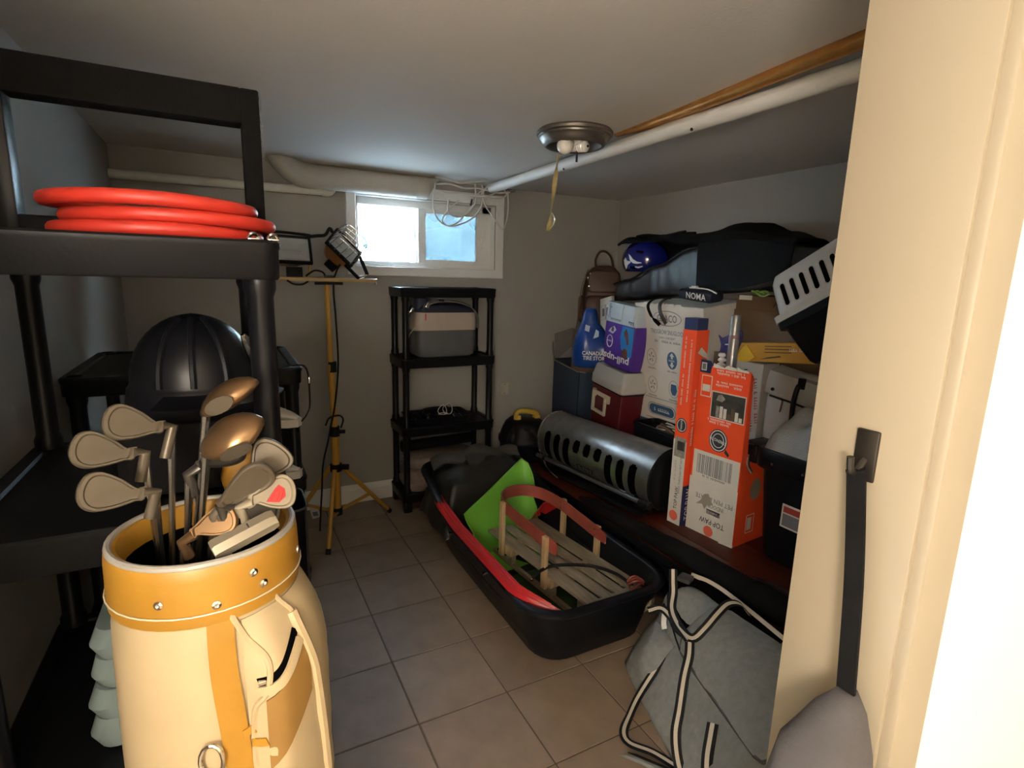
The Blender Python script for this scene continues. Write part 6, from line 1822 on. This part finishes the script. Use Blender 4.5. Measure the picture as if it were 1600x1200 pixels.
link('zip_edge', rod([(CX0 - 0.010, cyy(s), lerp_(TOP, s) - 0.012) for s in [k / 24 for k in range(17)]], 0.007, 7), RUB, ca)
for i in range(2):
    link('lid_fold', rod([(CX0 + 0.03 + 0.08 * i, cyy(0.12 + 0.04 * k), lerp_(LID, 0.12 + 0.04 * k) + 0.012 + 0.006 * math.sin(k + i)) for k in range(9)], 0.011, 8), BLKF, ca)
link('dangling_strap', ribbon(new(), [(2.34, 2.44, 1.385), (2.24, 2.455, 1.385), (2.192, 2.46, 1.35), (2.193, 2.44, 1.30), (2.197, 2.40, 1.265), (2.20, 2.36, 1.24)], [(0, 1, 0), (0, 1, 0), (0, 1, 0), (0, 1, 0.4), (0, 1, 0.8), (0, 1, 0.9)], 0.022, 0.003), BLKF, ca)
link('dangling_strap', ribbon(new(), [(2.34, 2.36, 1.395), (2.24, 2.36, 1.39), (2.192, 2.36, 1.36), (2.193, 2.355, 1.31), (2.198, 2.31, 1.25)], [(0, 1, 0), (0, 1, 0), (0, 1, 0), (0, 1, 0.1), (0, 1, 0.5)], 0.026, 0.003), mat('brown_webbing', (0.06, 0.05, 0.042), 0.8), ca)
he = thing('blue_helmet', 'glossy dark blue helmet with white flashes inside the open travel case', 'helmet', (2.53, 2.83, 1.50))
Mh = Matrix.Translation((2.50, 2.86, 1.625)) @ Rz(math.radians(-50))
rings = []
for i in range(15):
    ph = -0.62 + (PI / 2 + 0.60) * i / 14
    rings.append([Mh @ V((0.155 * math.cos(ph) * math.cos(a), 0.125 * math.cos(ph) * math.sin(a), 0.135 * math.sin(ph))) for a in [2 * PI * k / 32 for k in range(32)]])
link('shell', loft(new(), rings), HELM, he, smooth=80)
def hsurf(ph, a, o=0.002):
    return Mh @ V(((0.155 + o) * math.cos(ph) * math.cos(a), (0.125 + o) * math.cos(ph) * math.sin(a), (0.135 + o) * math.sin(ph)))
def flash(pts):
    return sheet(new(), [[hsurf(p0 + (p1 - p0) * t, a, 0.002) for t in (0, 0.5, 1)] for a, p0, p1 in [(a_ + 0.42, b_ + 0.05, c_ + 0.05) for a_, b_, c_ in pts]], 0.002)
for pts in ([(3.30, -0.55, -0.10), (3.42, -0.50, 0.02), (3.55, -0.34, -0.14), (3.75, -0.22, -0.16)],
            [(3.60, 0.15, 0.18), (3.72, -0.12, 0.10), (3.86, -0.25, -0.06), (4.05, -0.28, -0.18), (4.25, -0.25, -0.22)],
            [(3.95, -0.45, -0.40), (4.10, -0.50, -0.42), (4.30, -0.42, -0.38)]):
    link('white_flash', flash(pts), INKW, he, smooth=80)
link('vent', rod([hsurf(0.35, 4.4, 0.0), hsurf(0.30, 4.7, 0.0)], 0.008, 8), INNERB, he)
link('vent', rod([hsurf(-0.42, 4.1, 0.0), hsurf(-0.45, 4.35, 0.0)], 0.009, 8), INNERB, he)

no = thing('light_string_pouch', 'small navy pouch with white lettering lying on top of the pale carton', 'pouch', (2.27, 2.1, 1.37))
cM2 = Matrix.Translation((2.235, 2.105, 1.392)) @ Matrix.Diagonal((1, 0.84, 0.84, 1)) @ Rz(math.radians(-90)) @ Matrix.Rotation(math.radians(5), 4, 'Y') @ Matrix.Rotation(math.radians(10), 4, 'X')
bm = loft(new(), [[cM2 @ V((x, p.x, 0.034 + p.y)) for p in rr(0, 0, 0.055 * s_, 0.034 * s_, 0.02, 4)] for x, s_ in ((-0.135, 0.75), (-0.125, 0.95), (0, 1), (0.115, 0.98), (0.13, 0.8))])
link('pouch_body', bm, mat('navy_pouch', (0.010, 0.014, 0.035), 0.5), no)
F = Face(cM2 @ V((-0.135, -0.056, 0)), cM2.to_3x3() @ V((1, 0, 0)), cM2.to_3x3() @ V((0, 0, 1)))
F.text('NOMA', 0.135, 0.032, 0.135, 0.034, INKW, no, h=0.003, bold=0.01)
link('white_piping', rod([F.p(0.07, 0.066, -0.02), F.p(0.13, 0.070, -0.02), F.p(0.20, 0.070, -0.02), F.p(0.262, 0.060, -0.01)], 0.004, 7, sp=4), INKW, no)
link('label_tab', box(new(), F.p(0.105, 0.074, -0.022), (0.02, 0.035, 0.01), 0.002), INKW, no)

# ------------------------------------------------------------------ brown carton and what stands before it
bc = thing('brown_carton', 'large plain brown carton under the shaded end of the travel case', 'carton', (2.56, 1.7, 0.30))
link('carton_body', bx((2.42, 1.35, 0.301), (2.705, 2.035, 1.425), 0.004, 1), CARD, bc, smooth=20)
F = Face((2.42, 2.035, 0.301), (0, -1, 0), (0, 0, 1))
link('open_flap', F.poly(new(), [(-0.22, 0.86), (0.44, 0.90), (0.44, 1.08), (-0.21, 1.055)], 0.02, 0.004) if False else F.rect(new(), 0.005, 0.72, 0.67, 1.05, 0.012, 0.005), CARD, bc)
link('faded_logo', rod([F.p(0.24 + 0.20 * k / 24, 1.085 + 0.012 * math.sin(k * 1.3), 0.002) for k in range(25)], 0.003, 5), mat('brown_ink', (0.07, 0.045, 0.025), 0.8), bc)
link('faded_logo', rod([F.p(0.23, 1.07, 0.002), F.p(0.25, 1.10, 0.002), F.p(0.33, 1.115, 0.002), F.p(0.44, 1.108, 0.002)], 0.003, 5, sp=5), mat('brown_ink', (0.07, 0.045, 0.025), 0.8), bc)
link('tape', F.rect(new(), 0.02, 1.10, 0.10, 1.123, 0.002), CARDW, bc)
lime = thing('lime_ribbon_bow', 'small lime green ribbon bow under the edge of the travel case', 'bow', (2.41, 1.9, 1.43))
for k in range(3):
    link('ribbon_loop', rod([(2.385 + 0.008 * math.sin(a), 1.865 + 0.03 * math.cos(a) + 0.02 * (k - 1), 1.437 + 0.012 * math.sin(a + k)) for a in [2 * PI * i / 12 for i in range(12)]], 0.005, 6, closed=True), mat('lime_ribbon', (0.22, 0.36, 0.08), 0.5), lime)

wc = thing('white_carton', 'white carton with vertical black and red lettering behind the wide orange carton', 'carton', (2.335, 1.79, 0.30))
link('carton_body', bx((2.275, 1.715, 0.301), (2.395, 1.875, 1.105), 0.003, 1), mat('off_white_carton', (0.50, 0.48, 0.44), 0.7, var=0.06), wc, smooth=20)
F = Face((2.275, 1.875, 0.301), (0, -1, 0), (0, 0, 1))
F.fine_print(0.098, 0.61, 0.32, 0.017, INKN, wc, turn=-78)
F.fine_print(0.074, 0.60, 0.25, 0.013, INKN, wc, turn=-78)
F.fine_print(0.140, 0.62, 0.22, 0.018, INKR, wc, turn=-82)
yc = thing('yellow_carton', 'yellow carton lying across the white carton and the grey bag', 'carton', (2.335, 1.6, 1.13))
Ym = Matrix.Translation((2.335, 1.64, 1.112)) @ Rz(math.radians(-90)) @ Matrix.Rotation(math.radians(-6), 4, 'Y')
link('carton_body', lbox(Ym, (-0.235, -0.055, 0.012), (0.27, 0.055, 0.105), 0.003, 1), YELC, yc, smooth=20)
F = Face(Ym @ V((-0.235, -0.055, 0.012)), Ym.to_3x3() @ V((1, 0, 0)), Ym.to_3x3() @ V((0, 0, 1)))
link('bright_flap', F.poly(new(), [(0.0, 0.012), (0.03, -0.002), (0.08, 0.0), (0.115, 0.022), (0.065, 0.083), (0.045, 0.07)], 0.012, 0.006), mat('bright_yellow_card', (0.78, 0.46, 0.02), 0.5), yc)
for b in (0.045, 0.06, 0.074):
    link('print_line', F.rect(new(), 0.16, b, 0.30, b + 0.004, 0.0012), mat('brown_ink', (0.09, 0.055, 0.03), 0.8), yc)
link('fold_crack', F.poly(new(), [(0.13, 0.012), (0.19, 0.018), (0.25, 0.026), (0.24, 0.032), (0.18, 0.024)], 0.0012), mat('brown_ink', (0.09, 0.055, 0.03), 0.8), yc)
F.fine_print(0.36, 0.06, 0.14, 0.014, INKW, yc)
pe = thing('purple_blue_wrapper', 'crumpled purple-blue paper wrapper beside the grey pole', 'wrapper', (2.3, 1.95, 1.1))
bm = sheet(new(), [[V((2.275 + 0.015 * math.sin(i + j), 1.99 - 0.13 * i / 5, 1.12 + 0.10 * j / 4 + 0.03 * (i / 5) - 0.02 * math.sin(i * 1.3))) for j in range(5)] for i in range(6)], 0.004)
link('wrapper_sheet', bm, mat('violet_blue_paper', (0.045, 0.035, 0.16), 0.5), pe)
F = Face((2.265, 1.97, 1.15), (0, -1, 0.1), (0, 0, 1))
link('white_print', F.rect(new(), 0.03, 0.02, 0.08, 0.026, 0.006), INKW, pe)
link('wrapper_base', bx((2.275, 1.885, 0.301), (2.39, 2.02, 1.13), 0.003), CARD, pe)

gbk = thing('grey_handbag', 'warm grey bag with a flap and a black loop handle behind the cloth-topped bin', 'bag', (2.33, 1.5, 0.30))
rings = []
for z, hw, hd_ in ((0.302, 0.185, 0.052), (0.33, 0.195, 0.058), (0.70, 0.195, 0.058), (0.95, 0.190, 0.055), (1.07, 0.175, 0.045), (1.085, 0.165, 0.035)):
    rings.append([V((2.335 + p.y, 1.50 + p.x, z)) for p in rr(0, 0, hw, hd_, 0.03, 5)])
bm = loft(new(), rings)
wob(bm, 0.004, 8, 1, keep=lambda c: c.z < 0.31)
link('bag_body', bm, GREYB, gbk, smooth=60)
bm = sheet(new(), [[V((2.268 - 0.004 * math.sin(PI * j / 6) + (0.07 if j == 0 else 0.0), 1.665 - 0.34 * i / 10 + 0.02 * (j / 6) * (1 - i / 5), 1.105 - 0.125 * j / 6 - 0.012 * i * 0.4)) for j in range(7)] for i in range(11)], 0.008)
fl = link('front_flap', bm, mat('lighter_grey_flap', (0.37, 0.355, 0.33), 0.55), gbk, smooth=60)
link('eyelet', rod([(2.262, 1.64, 1.0), (2.255, 1.64, 1.0)], 0.008, 10), RUB, fl)
link('zip', rod([(2.272, 1.66, 0.965), (2.268, 1.55, 0.955), (2.268, 1.40, 0.935)], 0.005, 6, sp=4), RUB, gbk)
link('zip_pull', rod([(2.264, 1.585, 0.955), (2.262, 1.59, 0.90)], 0.005, 6), STEEL, gbk)
link('loop_handle', rod([(2.26, 1.50, 1.04), (2.235, 1.50, 1.035), (2.225, 1.505, 0.96), (2.222, 1.495, 0.85), (2.222, 1.44, 0.79), (2.225, 1.36, 0.80), (2.24, 1.33, 0.90), (2.26, 1.33, 1.0)], 0.011, 9, sp=5), BLKS, gbk)
link('handle_anchor', box(new(), (2.262, 1.50, 1.05), (0.012, 0.035, 0.05), 0.004), BLKS, gbk)

# ------------------------------------------------------------------ black storage bin with grey fleece
sbn = thing('black_storage_bin', 'black plastic storage bin with end handle and grey fleece heaped in it', 'bin', (2.14, 1.2, 0.30))
cx, cy = 2.135, 1.175
def sr(hx, hy, z, r=0.04):
    out = rr(cx, cy, hx, hy, r, 5, z)
    for p in out:
        p.z += (0.045 * (p.y - 1.45) / -0.55) * 0 if z < 0.5 else 0.0
    return out
link('bin_body', loft(new(), [sr(0.085, 0.27, 0.302), sr(0.092, 0.285, 0.32), sr(0.108, 0.315, 0.70), sr(0.118, 0.335, 0.702), sr(0.122, 0.340, 0.708), sr(0.122, 0.340, 0.785), sr(0.118, 0.336, 0.79), sr(0.106, 0.324, 0.79), sr(0.095, 0.30, 0.68), sr(0.08, 0.26, 0.33)]), BLKS, sbn)
eh = link('end_handle', box(new(), (cx - 0.03, cy + 0.378, 0.745), (0.16, 0.085, 0.085), 0.012, 3), BLKS, sbn)
link('handle_edge', rod([(cx - 0.11, cy + 0.35, 0.789), (cx - 0.11, cy + 0.418, 0.785), (cx + 0.04, cy + 0.419, 0.785)], 0.003, 6), SATIN, eh)
link('clasp', rod([(cx - 0.112, cy + 0.375, 0.73), (cx - 0.118, cy + 0.365, 0.69), (cx - 0.11, cy + 0.35, 0.66)], 0.008, 8, sp=4), STEEL, eh)
for y in (1.42, 1.28, 1.15):
    link('rim_rivet', rod([(cx - 0.121, y, 0.735), (cx - 0.126, y, 0.735)], 0.006, 8), STEEL, sbn)
F = Face((cx - 0.106, 1.36, 0.48), (0, -1, 0), (0.04, 0, 1))
st = link('sticker', F.rect(new(), 0.0, 0.0, 0.10, 0.10, 0.006, 0.003), PAPER, sbn)
link('sticker_print', F.rect(new(), 0.008, 0.008, 0.092, 0.060, 0.0075), INKG, st)
link('sticker_print', F.rect(new(), 0.008, 0.066, 0.092, 0.092, 0.0075), INKR, st)
gf = thing('grey_fleece', 'grey fleece blanket bulging out of the black storage bin', 'blanket', (2.13, 1.2, 0.8))
grid = []
for i in range(30):
    u = i / 29
    row = []
    for j in range(16):
        v = j / 15
        x = cx - 0.108 + 0.216 * v
        y = cy - 0.31 + 0.62 * u
        e = min(u, 1 - u) * 2
        z = 0.785 + 0.165 * math.sin(PI * v) ** 0.5 * min(1, e * 3.2) ** 0.5 + 0.07 * noise.noise(V((x * 9, y * 9, 2))) + 0.022 * math.sin(20 * x + 24 * y + 5 * noise.noise(V((x * 7, y * 7, 5))))
        if e < 0.02 or v in (0, 1):
            z = 0.765
        row.append(V((x, y, z)))
    grid.append(row)
link('fleece', sheet(new(), grid, 0.006), GCLOTH, gf, smooth=80)

kn = thing('pet_carrier', 'tilted pet carrier with a pale slotted top and black base on the stored goods', 'pet carrier', (2.17, 1.3, 1.4))
uu_ = V((0, -0.86, 0.51)).normalized()
vv_ = V((0, 0.51, 0.86)).normalized()
Mk = Matrix.Translation((2.165, 1.485, 1.315)) @ Matrix((uu_, V((1, 0, 0)), vv_)).transposed().to_4x4()
def kr(a0, a1, hx, z, r=0.035):
    return [Mk @ V((p.x, p.y, z)) for p in rr((a0 + a1) / 2, 0, (a1 - a0) / 2, hx, r, 5)]
top_ = [kr(0.0, 0.48, 0.165, 0.0), kr(0.0, 0.48, 0.165, 0.028), kr(0.018, 0.462, 0.150, 0.032), kr(0.03, 0.45, 0.140, 0.165), kr(0.04, 0.44, 0.125, 0.195), kr(0.06, 0.42, 0.10, 0.203)]
link('upper_shell', loft(new(), top_), KENW, kn)
link('lower_shell', loft(new(), [kr(0.06, 0.42, 0.115, -0.20), kr(0.05, 0.43, 0.125, -0.185), kr(0.02, 0.46, 0.148, -0.03), kr(0.004, 0.476, 0.162, -0.028), kr(0.004, 0.476, 0.162, -0.001)]), BLKS, kn)
for k in range(7):
    a = 0.085 + 0.045 * k
    bm = loft(new(), [[Mk @ V((a + p.x * 1.0 + 0.0 * p.y, -0.1465 - d + 0.010 * (0.095 + p.y - 0.03) / 0.13, 0.100 + p.y)) for p in rr(0, 0, 0.010, 0.047, 0.0098, 5)] for d in (-0.004, 0.0035)])
    link('vent_slot', bm, INNERB, kn)
    bm = new()
    tube(bm, [Mk @ V((a + p.x, -0.150 + 0.010 * (0.065 + p.y) / 0.13, 0.100 + p.y)) for p in rr(0, 0, 0.0125, 0.050, 0.012, 4)], 0.0022, 5, closed=True)
    link('slot_rim', bm, KENW, kn)
link('carry_handle', rod([Mk @ V(p) for p in ((0.16, 0, 0.198), (0.17, 0, 0.228), (0.31, 0, 0.228), (0.32, 0, 0.198))], 0.010, 8, sp=4), BLKS, kn)

# ------------------------------------------------------------------ grey duffel bag
df = thing('grey_duffel', 'open heather-grey duffel bag with striped straps on the floor by the doorway', 'duffel bag', (1.40, 1.1, 0))
def dsec(s):
    """cross-section outline (x, z) at s = 0 far end .. 1 near end"""
    xf, xe, ze = 1.285 - 0.24 * s, 1.405 - 0.225 * s, 0.190
    return [(xf + 0.012, 0.004), (xf - 0.005, 0.03), (xf + 0.25 * (xe - xf), 0.09), (xe - 0.018, ze - 0.015), (xe + 0.018, ze + 0.022),
            ((xe + 1.475) / 2, (ze + 0.347) / 2 + 0.012), (1.455, 0.322), (1.505, 0.340), (1.55, 0.32), (1.59, 0.24), (1.605, 0.12), (1.605, 0.03), (1.59, 0.004), (1.45, 0.003), (1.33 - 0.15 * s, 0.003)]
def dY(s, z):
    return 1.44 - 0.74 * s - 0.04 * (1 - 2 * s) * (z / 0.33) * (1 if s < 0.3 else 0.3)
rings = []
NS = 22
for i in range(NS + 1):
    s = i / NS
    e = min(1, (i + 0.6) / 2.6, (NS - i + 0.6) / 2.6)
    e = math.sin(e * PI / 2)
    sec = spline([(x, z, 0) for x, z in dsec(s)], 3, closed=True)
    mx = 1.42
    rings.append([V((mx + (p.x - mx) * (0.84 + 0.16 * e), dY(s, p.y), max(0.003, p.y * (0.86 + 0.14 * e)))) for p in sec])
bm = loft(new(), rings)
wob(bm, 0.008, 6, 4, keep=lambda c: c.z < 0.012)
wob(bm, 0.004, 19, 7, keep=lambda c: c.z < 0.012)
link('canvas_body', bm, DUFF, df, smooth=80)
def dP(s, q, off=0.0):
    """a point on the visible flank: q = 0 floor .. 1 top ridge"""
    sec = dsec(s)[1:8]
    P = spline([(x, z, 0) for x, z in sec], 4)
    k = q * (len(P) - 1)
    i = min(int(k), len(P) - 2)
    p = P[i].lerp(P[i + 1], k - i)
    t = (P[i + 1] - P[i]).normalized()
    nx, nz = -t.y, t.x
    return V((p.x + nx * off, dY(s, p.y), p.y + nz * off))
# big front flap pocket with rounded corners
grid = []
for i in range(21):
    u = i / 20
    row = []
    for j in range(15):
        v = j / 14
        cu = max(0, abs(2 * u - 1) - 0.72) / 0.28
        lo = 0.46 + 0.22 * cu ** 2 * (1 if u > 0.5 else 0.6)
        hi = 1.0 - 0.02 * cu ** 2 - 0.42 * max(0, 1 - u / 0.22) ** 2
        row.append(dP(0.25 + 0.74 * u, lo + (hi - lo) * v, 0.016 + 0.018 * math.sin(PI * u) * math.sin(PI * v)))
    grid.append(row)
bm = sheet(new(), grid, 0.008)
wob(bm, 0.007, 8, 11)
fp2 = link('front_flap', bm, DUFF, df, smooth=80)
link('flap_piping', rod([grid[i][0] for i in range(21)], 0.006, 6), mat('dark_grey_piping', (0.06, 0.06, 0.058), 0.7), fp2)
link('flap_piping', rod([grid[20][j] for j in range(15)], 0.004, 6), mat('dark_grey_piping', (0.06, 0.06, 0.058), 0.7), fp2)
# rounded side bellows at the far end
grid = [[dP(0.04 + 0.20 * i / 10, 0.10 + 0.32 * j / 10, 0.004 + 0.030 * math.sin(PI * i / 10) * math.sin(PI * j / 10)) for j in range(11)] for i in range(11)]
link('side_pocket', wob(sheet(new(), grid, 0.006), 0.005, 10, 3), DUFF, df, smooth=80)
link('pocket_zip', rod([dP(0.03 + 0.26 * k / 8, 0.62 - 0.16 * k / 8, 0.008) for k in range(9)], 0.003, 6), RUB, df)
# open mouth: dark lining between the flap and the pale zip edge
grid = []
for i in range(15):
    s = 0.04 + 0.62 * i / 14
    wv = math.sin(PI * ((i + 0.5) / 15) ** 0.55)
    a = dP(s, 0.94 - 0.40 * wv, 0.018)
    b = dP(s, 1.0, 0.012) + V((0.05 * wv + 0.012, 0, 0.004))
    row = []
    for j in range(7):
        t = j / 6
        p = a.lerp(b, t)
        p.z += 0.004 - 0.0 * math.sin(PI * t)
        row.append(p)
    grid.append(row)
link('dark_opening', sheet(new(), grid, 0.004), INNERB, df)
link('pale_zip_edge', ribbon(new(), [grid[k][6] + V((0.004, 0, 0.006)) for k in range(0, 15, 2)], (0.5, 0, 0.85), 0.016, 0.004, n=3), STRIPE, df)
link('zip_edge', rod([grid[k][0] for k in range(15)], 0.004, 6), RUB, df)
def strap(name, pts, wd_, wid=0.034, hint=(-0.6, -0.6, 0.5)):
    s_ = link(name, ribbon(new(), pts, wd_, wid, 0.003, nrm_hint=hint), RUB, df, smooth=60)
    link('cream_stripe', ribbon(new(), pts, wd_, wid * 0.38, 0.0046, nrm_hint=hint), STRIPE, s_, smooth=60)
    return s_
strap('shoulder_strap', [(1.475, 1.405, 0.388), (1.455, 1.38, 0.352), (1.439, 1.359, 0.322), (1.402, 1.325, 0.290), (1.372, 1.268, 0.276), (1.342, 1.180, 0.274)], [(0.4, -0.5, 0.1)] * 3 + [(0.6, -0.4, 0.4)] * 3, 0.032)
strap('carry_strap', [(1.345, 1.385, 0.258), (1.385, 1.362, 0.272), (1.382, 1.310, 0.272), (1.358, 1.238, 0.272), (1.347, 1.168, 0.284), (1.382, 1.150, 0.325), (1.438, 1.152, 0.362), (1.492, 1.155, 0.382), (1.530, 1.135, 0.380), (1.540, 1.095, 0.352)], [(0.5, 0.4, 0.5), (0.5, 0.5, 0.5), (0.7, -0.2, 0.5), (0.6, 0.3, 0.6), (0.3, 0.7, 0.5), (-0.3, 0.8, 0.4), (-0.3, 0.8, 0.4), (0, 0.9, 0.3), (0.3, 0.9, 0.1), (0.3, 0.9, 0.1)], 0.030)
strap('hanging_strap', [(1.338, 1.170, 0.270), (1.308, 1.142, 0.245), (1.268, 1.118, 0.196), (1.212, 1.075, 0.130), (1.166, 1.040, 0.092), (1.135, 0.995, 0.052), (1.115, 0.94, 0.018), (1.095, 0.88, 0.008)], [(0.55, -0.75, 0.1)] * 8, 0.031)
strap('side_strap', [(1.312, 1.265, 0.162), (1.280, 1.258, 0.125), (1.240, 1.255, 0.085), (1.19, 1.245, 0.045), (1.145, 1.225, 0.018), (1.085, 1.185, 0.009), (1.072, 1.14, 0.009), (1.115, 1.08, 0.009), (1.145, 1.01, 0.009)], [(0.5, -0.7, 0.4)] * 5 + [(0.6, -0.6, 0)] * 2 + [(0.6, 0.5, 0)] * 2, 0.030)
strap('near_strap', [(1.225, 0.955, 0.175), (1.195, 0.935, 0.150), (1.160, 0.91, 0.115), (1.130, 0.875, 0.06), (1.115, 0.84, 0.012)], [(0.4, -0.8, 0.3)] * 5, 0.034)
link('strap_pad', sheet(new(), [[V((1.01 + 0.014 * i + 0.05 * j / 3, 1.115 - 0.020 * i - 0.045 * j / 3, 0.012 + 0.006 * math.sin(PI * j / 3))) for j in range(4)] for i in range(7)], 0.006), DUFF, df)
link('zip_tag', ribbon(new(), [dP(0.07, 0.62, 0.02), dP(0.10, 0.52, 0.018), dP(0.13, 0.45, 0.014)], (0.2, -0.9, 0.2), 0.02, 0.003), INKW, df)
link('pad_band', sheet(new(), [[V((1.035 + 0.014 * i + 0.020 * j / 2, 1.105 - 0.020 * i - 0.018 * j / 2, 0.0205)) for j in range(3)] for i in range(7)], 0.004), RUB, df)
link('name_tag', box(new(), dP(0.06, 1.0, 0.03), (0.05, 0.05, 0.02), 0.006, rot=Rz(0.4)), SATIN, df)

# ------------------------------------------------------------------ dark bag hanging in the doorway
db = thing('hanging_dark_bag', 'dark grey padded bag hanging on the door lining nearest the camera', 'bag', (0.55, 0.31, 0.9))
rings = []
for z, hx_, hy_, sh in ((0.42, 0.04, 0.04, 0.02), (0.46, 0.06, 0.065, 0.01), (0.60, 0.085, 0.09, 0.0), (0.80, 0.092, 0.095, 0.0), (0.95, 0.088, 0.09, 0.003), (1.03, 0.075, 0.075, 0.012), (1.075, 0.05, 0.05, 0.03), (1.095, 0.02, 0.02, 0.045)):
    rings.append([V((0.570 + (sh + p.x) * 0.66, 0.296 + p.y * 0.52, z - 0.07)) for p in rr(0, 0, hx_, hy_, 0.05, 6)])
bm = loft(new(), rings)
bmesh.ops.subdivide_edges(bm, edges=bm.edges[:], cuts=1)
wob(bm, 0.006, 9, 2)
link('padded_body', bm, DKGREY, db, smooth=80)
link('hanging_loop', ribbon(new(), [(0.60, 0.296, 1.01), (0.606, 0.31, 1.15), (0.618, 0.33, 1.26), (0.622, 0.335, 1.275)], (0, 1, 0), 0.02, 0.004), BLKF, db)
hk = thing('coat_hook', 'small dark metal hook screwed to the door lining holding the dark bag', 'hook', (0.637, 0.335, 1.28))
link('hook_plate', box(new(), (0.6375, 0.335, 1.29), (0.005, 0.025, 0.06), 0.002), DKMETAL, hk)
link('hook_arm', rod([(0.636, 0.335, 1.285), (0.622, 0.335, 1.272), (0.612, 0.335, 1.276), (0.608, 0.335, 1.292)], 0.004, 8, sp=4), DKMETAL, hk)
